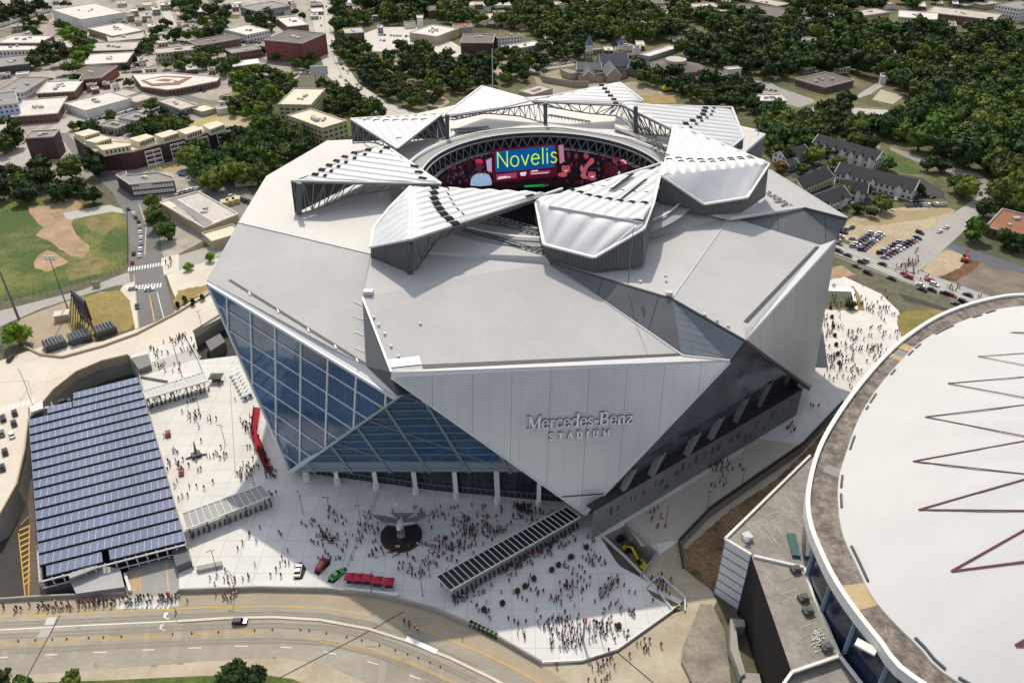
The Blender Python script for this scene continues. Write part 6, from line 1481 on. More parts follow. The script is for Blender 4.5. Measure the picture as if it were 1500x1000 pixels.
def trunk_mb(seed):
    r=random.Random(seed+50); mb=MB(); mb.cyl((0,0,0),(0,0,.55),.075,.05,7)
    for k in range(4):
        a=2*PI*k/4+r.random(); mb.cyl((0,0,.5),(.4*math.cos(a),.4*math.sin(a),.95),.04,.015,5)
    return mb
PROT=[]
for s in range(7):
    shp='cone' if s==6 else 'round'
    cm=crown_mb(s,nc=18 if s<6 else 14,leaves=460,sx=[1,1.08,.92,1.1,.95,1.0,.75][s],sz=[.75,.62,.9,.7,.8,.66,1.2][s],shape=shp)
    PROT.append((cm.mesh('crown',LM['mid']),trunk_mb(s).mesh('trunk',BARK)))
MV={}
def crown_mesh(i,key):
    if (i,key) not in MV:
        me=PROT[i][0].copy(); me.materials.clear(); me.materials.append(LM[key]); MV[(i,key)]=me
    return MV[(i,key)]
def inpoly(u,v,poly):
    c=False; n=len(poly)
    for i in range(n):
        (x0,y0),(x1,y1)=poly[i],poly[i-1]
        if (y0>v)!=(y1>v) and u<(x1-x0)*(v-y0)/(y1-y0)+x0: c=not c
    return c
rt_=random.Random(77)
TREES=[]   # (x,y,radius,key,zone)
# keep trees off buildings: footprints in px of B at ground
FOOT=[[(b[2][i],b[2][i+1]+ (b[3]*1167/P(b[2][0],b[2][1],0).length*.8)) for i in range(0,len(b[2]),2)] for b in B]+FILL+CLR
def scatter(poly,n,r0,r1,keys,zone,space=.62,avoid=True):
    n=int(n*KKK); us=[p[0] for p in poly]; vs=[p[1] for p in poly]; k=0; t=0; 
    wp=[P(u,v,0) for u,v in poly]
    x0,x1=min(p.x for p in wp),max(p.x for p in wp); y0,y1=min(p.y for p in wp),max(p.y for p in wp); wpoly=[(p.x,p.y) for p in wp]
    while k<n and t<n*60:
        t+=1; x=rt_.uniform(x0,x1); y=rt_.uniform(y0,y1)
        if not inpoly(x,y,wpoly): continue
        r=rt_.uniform(r0,r1)
        if any((x-a)**2+(y-b)**2<(space*(r+c))**2 for a,b,c,_,_ in TREES): continue
        if avoid:
            v=Vector((x,y,0))-CAM; dp_=v.dot(FW); uu=750+v.x/dp_*F; vv=500-v.dot(UP)/dp_*F
            if any(inpoly(uu,vv+e,f) for f in FOOT for e in (-2,3)): continue
        TREES.append((x,y,r,rt_.choice(keys),zone)); k+=1
def tree_at(u,v,r,key,zone): p=P(u,v,0); TREES.append((p.x,p.y,r,key,zone))
D,M_,O,Br='dark','mid','olive','bright'
# near/left
tree_at(31,505,6.0,Br,'alone beside the black tank units near the left edge')
for u,v,r,k in ((345,1000,4.2,D),(360,1002,3.8,D),(376,1003,4.0,D),(332,1005,3.4,M_),(108,1006,3.2,O),(2,1002,3.0,D),(36,1010,2.8,M_)): tree_at(u,v,r,k,'on the grass verge at the bottom edge')
for u,v in ((277,396),(308,383)): tree_at(u,v,2.6,Br,'small and lime green beside the street under the left wing')
for u,v in ((272,443),(283,447),(297,440),(262,452)): tree_at(u,v,2.2,D,'young tree on the dry strip beside the viaduct')
for u,v,r in ((228,322,6),(236,336,6.5),(247,352,7),(226,305,5.5)): tree_at(u,v,r,'mid','in the row beside the pale warehouse by the street')
scatter([(-60,262),(60,252),(110,258),(155,285),(150,300),(90,300),(0,295),(-60,290)],18,6,8.5,[D,M_,D,O],'in the dark belt behind the green field on the left')
scatter([(335,200),(400,196),(440,215),(450,232),(400,262),(335,245)],20,6.5,9.5,[D,D,M_],'in the dark clump behind the left wing roof')
scatter([(272,240),(300,232),(345,240),(378,262),(380,280),(335,288),(300,280)],9,7,10,[D,O,M_],'in the clump beside the trailers')
scatter([(135,225),(160,225),(170,255),(142,262)],3,7,9,[D],'in front of the dark brick apartment row')
scatter([(190,222),(212,218),(215,240),(196,244)],1,6,7,[D],'in front of the dark brick apartment row')
scatter([(185,192),(270,172),(280,186),(200,204)],16,3.5,5,[D,M_],'in the hedge behind the apartment row')
scatter([(345,105),(430,118),(440,140),(400,158),(395,175),(345,178),(330,160),(350,140)],34,4.5,7.5,[M_,D,O,Br],'in the green park left of the olive apartment blocks')
scatter([(330,90),(345,88),(345,122),(328,122)],3,5,7,[D,M_],'beside the beige court')
scatter([(182,105),(196,108),(235,62),(250,40),(240,35),(222,58)],16,4,5.5,[D,D,M_],'along the shady street at upper left')
scatter([(88,42),(120,48),(140,70),(125,100),(105,118),(98,100),(115,80),(95,60)],20,5,8,[O,Br,M_],'in the bright green row between the brick blocks')
scatter([(0,192),(28,190),(30,215),(0,235)],4,7,9,[D,M_],'at the left edge beside the street')
scatter([(45,78),(80,75),(110,90),(100,108),(50,100)],9,6,8,[D,D,M_],'in the dark clump behind the red walled building')
scatter([(-40,18),(60,14),(72,22),(30,32),(-40,46)],20,7,10,[D],'in the dark wood beyond the railway')
scatter([(250,0),(330,0),(340,20),(320,62),(262,62),(258,30)],30,6,9,[D,D,M_,O],'in the park left of the white school building')
scatter([(345,28),(400,24),(410,40),(392,52),(345,36)],9,6,8,[D,M_],'around the white school building')
scatter([(300,80),(330,78),(335,95),(300,105),(262,105),(258,92)],9,6,9,[O,D,M_],'between the brick blocks and the beige court')
scatter([(380,70),(395,66),(465,92),(470,105),(420,105),(390,95)],10,4.5,6.5,[D,M_,O],'around the red apartment block')
scatter([(470,130),(500,138),(560,172),(560,186),(500,172),(466,150)],22,5,8,[D,M_,O],'on the near side of the boulevard bend')
scatter([(492,60),(530,68),(540,90),(620,140),(640,160),(600,160),(540,128),(500,90)],46,5,8,[D,O,M_,D],'in the strip right of the boulevard')
scatter([(488,-10),(620,-10),(640,20),(600,38),(540,36),(500,58),(490,30)],60,7,11,[D,M_,D,O],'in the wood right of the boulevard at the top')
scatter([(585,70),(640,82),(700,98),(700,84),(760,82),(800,92),(790,125),(720,128),(640,150),(600,130),(560,100)],62,5.5,9,[D,D,O,M_],'in the thicket behind the rear petals')
tree_at(628,97,6.5,'yellow','bright yellow green and alone on the sandy strip'); tree_at(645,146,5.5,'rust','rust coloured, at the edge of the thicket behind the petals'); tree_at(270,205,5,'rust','rust coloured') if False else None
scatter([(630,-8),(780,-8),(900,12),(1000,18),(1010,40),(990,60),(900,66),(800,62),(740,40),(660,36),(630,20)],120,8,12,[D,M_,M_,O,O],'in the wood above the church')
scatter([(850,-5),(935,-5),(930,14),(870,24),(850,12)],16,8,11,[Br,O],'in the sunlit olive wood near the top')
scatter([(800,66),(850,62),(860,84),(830,90),(790,88)],10,6,9,[D,M_],'left of the church')
scatter([(920,98),(955,102),(980,118),(1000,125),(1100,128),(1110,150),(1100,168),(1040,160),(1000,142),(960,132),(930,120)],34,6,9,[D,D,M_],'between the auditorium and the white petals')
scatter([(1000,60),(1060,68),(1170,72),(1240,90),(1245,112),(1180,105),(1130,118),(1080,104),(1000,92)],90,8,11,[D,D,M_],'in the forest above the turning road')
scatter([(1010,22),(1250,30),(1260,50),(1500,50),(1600,60),(1600,330),(1500,300),(1450,262),(1390,238),(1335,218),(1280,195),(1340,172),(1335,158),(1300,118),(1240,105),(1180,100),(1060,60)],480,8.5,12.5,[D,D,M_,M_,O],'in the big dark forest on the right')
scatter([(1110,165),(1180,180),(1200,185),(1180,210),(1130,225),(1115,205)],26,6,8.5,[D,M_,O],'between the road and the townhouses')
scatter([(1200,172),(1240,150),(1235,172),(1215,182)],7,6,8,[D],'beside the half demolished building')
scatter([(1225,185),(1330,185),(1300,205),(1240,200)],14,6,8,[D,O],'behind the townhouse rows')
for u,v,r,k in ((1232,290,6,O),(1290,310,6.5,O),(1225,248,6,O),(1190,240,7,O),(1175,255,5,M_),(1206,262,5,O),(1260,290,6,D),(1322,284,5,M_),(1345,285,4.5,D),(1358,250,6,D),(1378,252,6,D),(1410,290,8,O),(1400,282,7,M_),(1245,265,5.5,O),(1150,240,6,D),(1140,252,5,'rust'),(1215,230,6,D),(1255,312,4,D),(1275,318,4,D),(1300,250,5,M_)): tree_at(u,v,r,k,'among the dark roofed townhouses')
for u,v,r,k in ((1420,352,6.5,M_),(1460,300,11,O),(1475,270,11,O),(1490,310,10,O),(1455,255,10,O),(1470,362,6,D),(1485,368,5,D),(1500,365,6,D),(1440,318,6,D),(1500,285,12,O)): tree_at(u,v,r,k,'beside the road on the far right')
scatter([(700,-8),(1500,-8),(1500,10),(1300,14),(1180,30),(1000,24),(990,8),(700,4)],90,8,12,[D,M_,O],'along the top edge of the view')
scatter([(1120,205),(1150,200),(1230,212),(1220,226),(1160,232),(1130,236)],14,4,6,[D,O,M_],'among the dark roofed townhouses')
scatter([(1150,196),(1180,178),(1230,195),(1290,218),(1285,224),(1200,200)],18,4.5,7,[D,O],'between the road and the townhouses')
tree_at(1245,452,2.6,D,'small dark tree at the corner of the sunken lawn')
for k in range(150):
    zx=rt_.choice([(0,200,40,150),(0,230,0,60),(200,340,60,165),(250,455,0,60),(100,300,160,200)]); u=rt_.uniform(zx[0],zx[1]); v=rt_.uniform(zx[2],zx[3])
    if any(inpoly(u,v+e,f) or inpoly(u,v-8+e,f) for f in FOOT for e in (-3,4)): continue
    tree_at(u,v,rt_.uniform(3,6),rt_.choice([D,M_,O]),'scattered between the far left blocks')
def zone_name(z): return z
TREES.sort(key=lambda t:t[1]*1.0 - t[2]*8)
near,far=TREES[:296],TREES[296:]
rt2=random.Random(5); cnt={}
KN={'dark':'dark green','mid':'green','olive':'olive green','bright':'bright green','rust':'rust brown','yellow':'yellow green'}
for (x,y,r,key,zone) in near:
    i=rt2.randrange(6)
    if 'young' in zone: i=6
    root=bpy.data.objects.new('broadleaf_tree' if i<6 else 'young_tree',None); col.objects.link(root); root.location=(x,y,0); root.rotation_euler=(0,0,rt2.uniform(0,6.28)); s=r*rt2.uniform(.95,1.08); root.scale=(s,s,s*rt2.uniform(.8,1.0))
    size='large' if r>8 else 'small' if r<5 else 'mid sized'
    z=zone; z=z.replace('bright yellow green and ','').replace('rust coloured, ','').replace('small and lime green ','')
    lab=('%s %s broadleaf tree %s'%(size,KN[key],z)) if 'young' not in z else 'young dark conical tree on the dry strip beside the viaduct'
    lab=' '.join(lab.split()[:16]); tag(root,lab,'tree','%s %s trees %s'%(size,KN[key],z))
    for me,nm in ((crown_mesh(i,key),'crown'),(PROT[i][1],'trunk')):
        o=bpy.data.objects.new(nm,me); col.objects.link(o); o.parent=root
# the rest of the woods as one object
tmpl=[crown_mb(100+s,nc=11,leaves=230,lsz=.16,sz=.7) for s in range(4)]
TA=[]
for t in tmpl:
    V=np.array(t.v,dtype=np.float32); TA.append((V,[f for f in t.f]))
keys=['dark','mid','olive','bright','rust','yellow']; Vs=[]; Fs=[]; Ms=[]; off0=0
for (x,y,r,key,zone) in far:
    V,Fc=rt2.choice(TA); a=rt2.uniform(0,6.28); s=r*rt2.uniform(.95,1.15); ca,sa=math.cos(a)*s,math.sin(a)*s
    X=np.empty_like(V); X[:,0]=V[:,0]*ca-V[:,1]*sa+x; X[:,1]=V[:,0]*sa+V[:,1]*ca+y; X[:,2]=V[:,2]*s*rt2.uniform(.7,.95)
    Vs.append(X); Fs.append(np.array(Fc,dtype=np.int32)+off0); off0+=len(V); Ms+= [keys.index(key)]*len(Fc)
if Vs:
    V=np.concatenate(Vs); Fa=np.concatenate(Fs); me=bpy.data.meshes.new('distant_woods'); me.vertices.add(len(V)); me.vertices.foreach_set('co',V.ravel()); me.loops.add(Fa.size); me.loops.foreach_set('vertex_index',Fa.ravel()); me.polygons.add(len(Fa)); me.polygons.foreach_set('loop_start',np.arange(0,Fa.size,3)); me.polygons.foreach_set('loop_total',np.full(len(Fa),3))
    for k in keys: me.materials.append(LM[k])
    me.polygons.foreach_set('material_index',Ms); me.update(calc_edges=True); o=bpy.data.objects.new('distant_woods',me); col.objects.link(o); tag(o,kind='stuff')
print('TREES',len(TREES))
# ================= lettering on the front panel ============================
SG={ # serif letters, strokes: (points, thickness factor) in a unit cap height 1
'M':(1.0,[([(.14,0),(.14,1)],.5),([(.14,1),(.48,.08)],1.1),([(.48,.08),(.84,1)],.5),([(.84,1),(.84,0)],1.2),([(0,0),(.28,0)],.5),([(0,1),(.2,1)],.5),([(.68,0),(1,0)],.5),([(.8,1),(1,1)],.5)]),
'e':(.55,[([(.06,.36),(.45,.36)],.5),(arc(.26,.32,.22,.32,5,325,12),.95)]),
'r':(.42,[([(.12,0),(.12,.62)],1.1),([(0,0),(.26,0)],.5),([(.02,.62),(.12,.62)],.5),([(.12,.42),(.22,.6),(.36,.6),(.38,.53)],.8)]),
'c':(.5,[(arc(.26,.32,.22,.32,45,315,12),1.0),([(.42,.52),(.42,.62)],.6)]),
'd':(.6,[(arc(.24,.32,.21,.32,30,330,12),.9),([(.46,0),(.46,1.02)],1.1),([(.34,1.02),(.46,1.02)],.5),([(.46,0),(.58,0)],.5)]),
's':(.42,[([(.34,.52),(.28,.62),(.12,.62),(.06,.5),(.12,.38),(.28,.28),(.35,.16),(.26,.02),(.1,.02),(.04,.14)],.9),([(.35,.48),(.35,.64)],.5),([(.04,.0),(.04,.16)],.5)]),
'-':(.36,[([(.02,.36),(.3,.36)],.9)]),
'B':(.74,[([(.14,0),(.14,1)],1.2),([(0,0),(.3,0)],.5),([(0,1),(.3,1)],.5),([(.14,.53),(.38,.53)],.6),([(.3,1),(.48,.96),(.56,.78),(.5,.6),(.38,.53)],1.0),([(.38,.53),(.56,.46),(.64,.26),(.54,.06),(.3,0)],1.1)]),
'n':(.62,[([(.12,0),(.12,.62)],1.1),([(0,0),(.24,0)],.5),([(.02,.62),(.12,.62)],.5),([(.12,.44),(.24,.6),(.38,.6),(.46,.46),(.46,0)],1.0),([(.36,0),(.58,0)],.5)]),
'z':(.5,[([(.04,.6),(.42,.6)],.6),([(.42,.6),(.04,.02)],1.0),([(.04,.02),(.44,.02)],.6),([(.05,.6),(.05,.48)],.5),([(.43,.02),(.43,.16)],.5)]),
'S':(.62,[([(.46,.82),(.38,.97),(.16,.97),(.06,.8),(.12,.6),(.4,.42),(.5,.22),(.38,.03),(.14,.03),(.04,.2)],1.2),([(.48,.76),(.48,1)],.5),([(.04,.0),(.04,.25)],.5)]),
'T':(.7,[([(.34,0),(.34,1)],1.3),([(.02,.98),(.66,.98)],.6),([(.2,0),(.48,0)],.5),([(.02,.98),(.02,.78)],.6),([(.66,.98),(.66,.78)],.6)]),
'A':(.76,[([(.08,0),(.36,1)],.7),([(.36,1),(.66,0)],1.3),([(.18,.35),(.54,.35)],.6),([(0,0),(.2,0)],.5),([(.52,0),(.76,0)],.5)]),
'D':(.76,[([(.14,0),(.14,1)],1.3),([(0,0),(.3,0)],.6),([(0,1),(.3,1)],.6),([(.3,1),(.56,.88),(.66,.5),(.56,.12),(.3,0)],1.2)]),
'I':(.36,[([(.16,0),(.16,1)],1.3),([(.02,0),(.3,0)],.5),([(.02,1),(.3,1)],.5)]),
'U':(.76,[([(.14,1),(.14,.3),(.24,.04),(.46,.04),(.58,.3),(.58,1)],1.1),([(.02,1),(.28,1)],.5),([(.48,1),(.7,1)],.5)])}
LET=mat('letter_white',(.86,.87,.88),rough=.35); LETD=mat('letter_side',(.05,.05,.055),rough=.6)
def sign3(word,o,ux,vy,n,size,gap,th,depth,name,mface,mside):
    x=0; objs=[]
    for ch in word:
        adv,st_=SG[ch]; mb=MB()
        for pl,f in st_:
            q=[o+ux*(x+px*size)+vy*(py*size) for px,py in pl]
            for a,b in zip(q[:-1],q[1:]):
                d=(b-a); L=d.length; d.normalize(); s=n.cross(d).normalized()*th*f/2; e=d*th*.22
                fr=[a-s-e,b-s+e,b+s+e,a+s-e]; top=[p+n*depth for p in fr]
                mb.add(top,[(0,1,2,3)],0)
                for i in range(4): mb.add([fr[i],fr[(i+1)%4],top[(i+1)%4],top[i]],[(0,1,2,3)],1)
        objs.append(mb.build(name,[mface,mside],st)); x+=adv*size+gap
    return objs
a=PL(772,627,plFac); b=PL(926,618,plFac); ux=(b-a).normalized(); vy=nF.cross(ux).normalized()
if vy.z<0: vy=-vy
hM=((PL(772,627,plFac)-PL(770,609,plFac)).length)
W1=sum(SG[c][0] for c in 'Mercedes-Benz'); g_=((b-a).length-W1*hM)/12
sign3('Mercedes-Benz',a+nF*.2,ux,vy,nF,hM,g_,.62,.55,'sign_letter',LET,LETD)
a=PL(804,642.5,plFac); b=PL(892,637,plFac); ux=(b-a).normalized(); vy=nF.cross(ux).normalized(); vy=vy if vy.z>0 else -vy; h2=hM*.54
g_=((b-a).length-sum(SG[c][0] for c in 'STADIUM')*h2)/6
sign3('STADIUM',a+nF*.2,ux,vy,nF,h2,g_,.5,.5,'sign_letter',LET,LETD)
# dark letters lying on the back right wing: seen upside down
plBn=plB[1]; a=PL(1161,302,plB); b=PL(1120,277,plB); ux=(b-a).normalized(); vy=plBn.cross(ux).normalized()
sign3('Merc',a+plBn*.3,ux,vy,plBn,5.2,.6,.5,.1,'roof_letter',DARKGAP,DARKGAP)
# ================= people ===================================================
def person_mesh(name,pose):
    """one continuous skinned figure, 1.75 m, facing +Y"""
    me=bpy.data.meshes.new('skin'); lf,la,lean=pose     # stride, arm swing, lean
    V=[(0,0,.95),(0,lean*.3,1.2),(0,lean*.8,1.42),(0,lean,1.52),(0,lean*1.1,1.66),(0,lean*1.1,1.74),
       (.10,0,.90),(.11,lf*.5,.50),(.11,lf-.05,.08),(.11,lf+.12,.04),
       (-.10,0,.90),(-.11,-lf*.35,.50),(-.11,-lf-.05,.08),(-.11,-lf+.12,.04),
       (.20,lean*.8,1.40),(.25,-la*.5+lean*.5,1.12),(.25,-la+.08,.88),(-.20,lean*.8,1.40),(-.25,la*.5+lean*.5,1.12),(-.25,la+.08,.88)]
    E=[(0,1),(1,2),(2,3),(3,4),(4,5),(0,6),(6,7),(7,8),(8,9),(0,10),(10,11),(11,12),(12,13),(2,14),(14,15),(15,16),(2,17),(17,18),(18,19)]
    Rr=[.14,.14,.15,.065,.105,.08,.105,.075,.05,.045,.105,.075,.05,.045,.075,.052,.04,.075,.052,.04]
    me.from_pydata(V,E,[]); o=bpy.data.objects.new('t',me); col.objects.link(o); m=o.modifiers.new('s','SKIN'); m.use_smooth_shade=True
    for i,sv_ in enumerate(me.skin_vertices[0].data): sv_.radius=(Rr[i],Rr[i]*(.75 if i<3 else 1)); sv_.use_root=(i==0)
    dg=bpy.context.evaluated_depsgraph_get(); dg.update(); out=bpy.data.meshes.new_from_object(o.evaluated_get(dg)); bpy.data.objects.remove(o); out.name=name
    for mm in (SHIRT,PANTS,SKIN,HAIR): out.materials.append(mm)
    for p in out.polygons:
        c=p.center; z=c.z
        if z>1.50: p.material_index=3 if (z>1.66 or c.y<lean*1.1-.03) else 2
        elif z>.98: p.material_index=0 if (abs(c.x)<.235 or z>1.16) else 2
        elif abs(c.x)>.2: p.material_index=2
        else: p.material_index=1
        p.use_smooth=True
    return out
SHIRT=mat('shirt',(1,1,1),rough=.8,objcol=True); PANTS=mat('trousers',(.05,.055,.08),rough=.85,objvar=.6); SKIN=mat('skin',(.38,.22,.15),rough=.6,objvar=.4); HAIR=mat('hair',(.03,.02,.015),rough=.7)
PM=[person_mesh('person',p) for p in ((0.0,.02,.0),(.22,.2,.05),(.3,-.25,.07),(.08,.05,.02),(-.2,.15,.04))]
rp_=random.Random(31)
SHC=[('black',(.012,.012,.015),30),('dark grey',(.05,.05,.055),16),('red',(.42,.015,.02),20),('dark red',(.16,.012,.02),10),('white',(.75,.75,.75),10),('blue',(.03,.08,.32),4),('tan',(.3,.22,.13),3)]
def shc():
    k=rp_.uniform(0,sum(s[2] for s in SHC))
    for s in SHC:
        k-=s[2]
        if k<=0: return s
    return SHC[0]
PPL=[]
OBST=[]     # (world polygon) nobody stands here
def obst(px): OBST.append([(P(u,v).x,P(u,v).y) for u,v in px])
obst([(556,765),(620,765),(620,797),(556,797)]); obst([(636,848),(830,748),(856,765),(660,880)]); obst([(264,755),(385,716),(398,742),(276,785)])
obst([(428,820),(582,820),(582,868),(428,868)])
def crowd(poly,n,zone,bias=None,key=None,sp=.75):
    wp=[P(u,v,0) for u,v in poly]; x0,x1=min(p.x for p in wp),max(p.x for p in wp); y0,y1=min(p.y for p in wp),max(p.y for p in wp); wpoly=[(p.x,p.y) for p in wp]; k=t=0
    while k<n and t<n*50:
        t+=1
        if PPL and rp_.random()<.55 and PPL[-1][2]==zone: x=PPL[-1][0]+rp_.gauss(0,1.6); y=PPL[-1][1]+rp_.gauss(0,1.6)     # small groups
        else: x=rp_.uniform(x0,x1); y=rp_.uniform(y0,y1)
        if not inpoly(x,y,wpoly) or any(inpoly(x,y,o) for o in OBST): continue
        if any((x-a)**2+(y-b)**2<sp*sp for a,b,*_ in PPL[-250:]): continue
        PPL.append((x,y,zone,shc() if key is None else key)); k+=1
crowd([(55,884),(184,876),(262,872),(262,882),(180,888),(55,896)],78,'in the crowd packed on the pavement beside the sunken road',sp=.6)
crowd([(0,889),(50,886),(50,896),(0,899)],6,'on the pavement at the lower left corner')
crowd([(262,873),(360,868),(360,882),(262,886)],10,'on the pavement right of the crossing')
crowd([(545,770),(600,800),(700,770),(745,775),(690,820),(640,850),(590,845),(545,815)],150,'in the dense crowd in front of the bird statue',sp=.6)
crowd([(600,735),(700,742),(830,748),(780,768),(700,775),(620,770)],70,'in the crowd between the statue and the stadium doors')
crowd([(752,738),(778,741),(780,756),(755,752)],34,'in the tight dark group by the stadium doors',sp=.45,key=SHC[0])
crowd([(800,905),(850,895),(855,950),(800,955)],52,'in the knot of people near the grey pylon at the plaza rim',sp=.6)
crowd([(855,915),(900,905),(905,930),(860,940)],26,'right of the grey pylon on the plaza')
crowd([(875,868),(905,845),(898,860),(880,880)],20,'in the short queue near the slanting plaza edge')
crowd([(690,850),(860,780),(930,830),(980,890),(900,940),(800,950),(700,900)],90,'spread over the front right plaza')
crowd([(480,745),(560,760),(545,820),(480,850),(420,760)],40,'left of the bird statue on the plaza')
crowd([(220,600),(330,560),(335,700),(255,740)],64,'on the sunlit plaza beside the solar deck')
crowd([(340,600),(372,610),(410,700),(400,730),(350,700)],40,'in the shade near the red carpet')
crowd([(372,650),(384,655),(408,700),(396,702)],34,'in the line along the red carpet',sp=.5)
crowd([(216,574),(300,556),(303,566),(220,592)],34,'under the pale slatted canopy',sp=.6)
crowd([(205,520),(290,495),(295,540),(220,560)],40,'on the steps above the pale canopy')
crowd([(210,515),(260,492),(275,490),(280,500),(220,525)],20,'on the viaduct at the head of the steps')
crowd([(275,765),(395,722),(397,735),(278,778)],26,'under the grey canopy beside the solar deck',sp=.6)
crowd([(655,878),(850,772),(862,782),(668,892)],60,'at the gates along the long black canopy',sp=.6)
crowd([(800,975),(960,915),(1000,905),(960,1000),(800,1000)],30,'on the tan forecourt at the bottom')
crowd([(940,850),(975,840),(1000,875),(985,885)],18,'by the small sunken stair')
crowd([(1208,420),(1290,415),(1318,470),(1320,505),(1240,585),(1205,560)],150,'on the bright concourse between the stadium and the dome')
crowd([(1200,480),(1180,600),(1185,650),(1238,590),(1250,560)],20,'on the narrow concourse below the right facade')
crowd([(1020,690),(1170,615),(1160,650),(1030,735),(950,790),(930,770)],50,'on the walkway under the fins')
crowd([(1300,398),(1345,365),(1350,400),(1320,408)],44,'crossing the side street near the car park',sp=.6)
crowd([(1348,402),(1440,432),(1438,440),(1345,410)],20,'on the pavement beside the dark lot')
crowd([(585,905),(640,930),(638,940),(600,925)],5,'on the pavement of the curved road')
crowd([(240,372),(262,372),(262,400),(244,400)],8,'at the junction corner')
crowd([(300,790),(420,760),(430,800),(425,860),(300,860)],30,'on the bright front left plaza')
crowd([(440,740),(860,765),(700,790),(560,860),(440,830)],110,'scattered over the front plaza')
crowd([(660,880),(860,775),(960,870),(900,945),(800,955)],90,'spread over the front right plaza')
crowd([(345,540),(400,700),(430,730),(345,730)],30,'in the shade beside the glass facade')
crowd([(1205,430),(1315,440),(1320,500),(1230,585),(1200,560)],60,'on the bright concourse between the stadium and the dome')
PPL.sort(key=lambda t:t[1])
CNTP={}
def mkperson(x,y,zone,sc,label=None,group=None):
    o=bpy.data.objects.new('person',rp_.choice(PM)); col.objects.link(o); s=rp_.uniform(.93,1.1)*1.08
    o.location=(x,y,.045); o.rotation_euler=(0,0,rp_.uniform(0,6.28)); o.scale=(s,s,s); o.color=(*sc[1],1)
    lab=label or 'person in %s %s'%({'black':'black top','dark grey':'dark grey top','red':'red shirt','dark red':'dark red shirt','white':'white shirt','blue':'blue shirt','tan':'tan top'}[sc[0]],zone)
    tag(o,' '.join(lab.split()[:16]),'person',group or ('people in %s %s'%(sc[0],zone))); return o
for x,y,zone,sc in PPL[:290]: mkperson(x,y,zone,sc)
# stewards in yellow
for u,v,lab in ((258,897,'steward in a yellow vest standing on the road edge left of the median'),(677,934,'steward in a yellow vest on the curved pavement at the bottom'),(802,806,'steward in a yellow vest at the top end of the black canopy')):
    p=P(u,v); mkperson(p.x,p.y,'',('yellow',(.55,.75,.02)),lab,'stewards in yellow vests')
# further crowd as one object
def bake(PP,name):
    Vs=[];Fs=[];Ms=[];off0=0; mats=[]; mk={}
    for x,y,zone,sc in PP:
        me=rp_.choice(PM); n=len(me.vertices); V=np.empty(n*3,dtype=np.float32); me.vertices.foreach_get('co',V); V=V.reshape(-1,3)*1.08; a=rp_.uniform(0,6.28); ca,sa=math.cos(a),math.sin(a)
        X=V.copy(); X[:,0]=V[:,0]*ca-V[:,1]*sa+x; X[:,1]=V[:,0]*sa+V[:,1]*ca+y; X[:,2]+=.045; Vs.append(X)
        if sc[0] not in mk: mk[sc[0]]=len(mats); mats.append(mat('shirt_'+sc[0].replace(' ','_'),sc[1],rough=.8))
        for p in me.polygons: Fs.append(tuple(i+off0 for i in p.vertices)); Ms.append((p.material_index,mk[sc[0]]))
        off0+=n
    me=bpy.data.meshes.new(name); me.from_pydata(np.concatenate(Vs).tolist(),[],Fs)
    for m in mats: me.materials.append(m)
    for m in (PANTS,SKIN,HAIR): me.materials.append(m)
    me.polygons.foreach_set('material_index',[b if a==0 else len(mats)+a-1 for a,b in Ms]); me.update(); o=bpy.data.objects.new(name,me); col.objects.link(o); tag(o,kind='stuff')
bake(PPL[290:],'distant_crowd')
print('PEOPLE',len(PPL))
ORD='first second third fourth fifth sixth seventh eighth ninth tenth eleventh twelfth thirteenth fourteenth fifteenth sixteenth seventeenth eighteenth nineteenth twentieth twenty-first twenty-second twenty-third twenty-fourth twenty-fifth'.split()
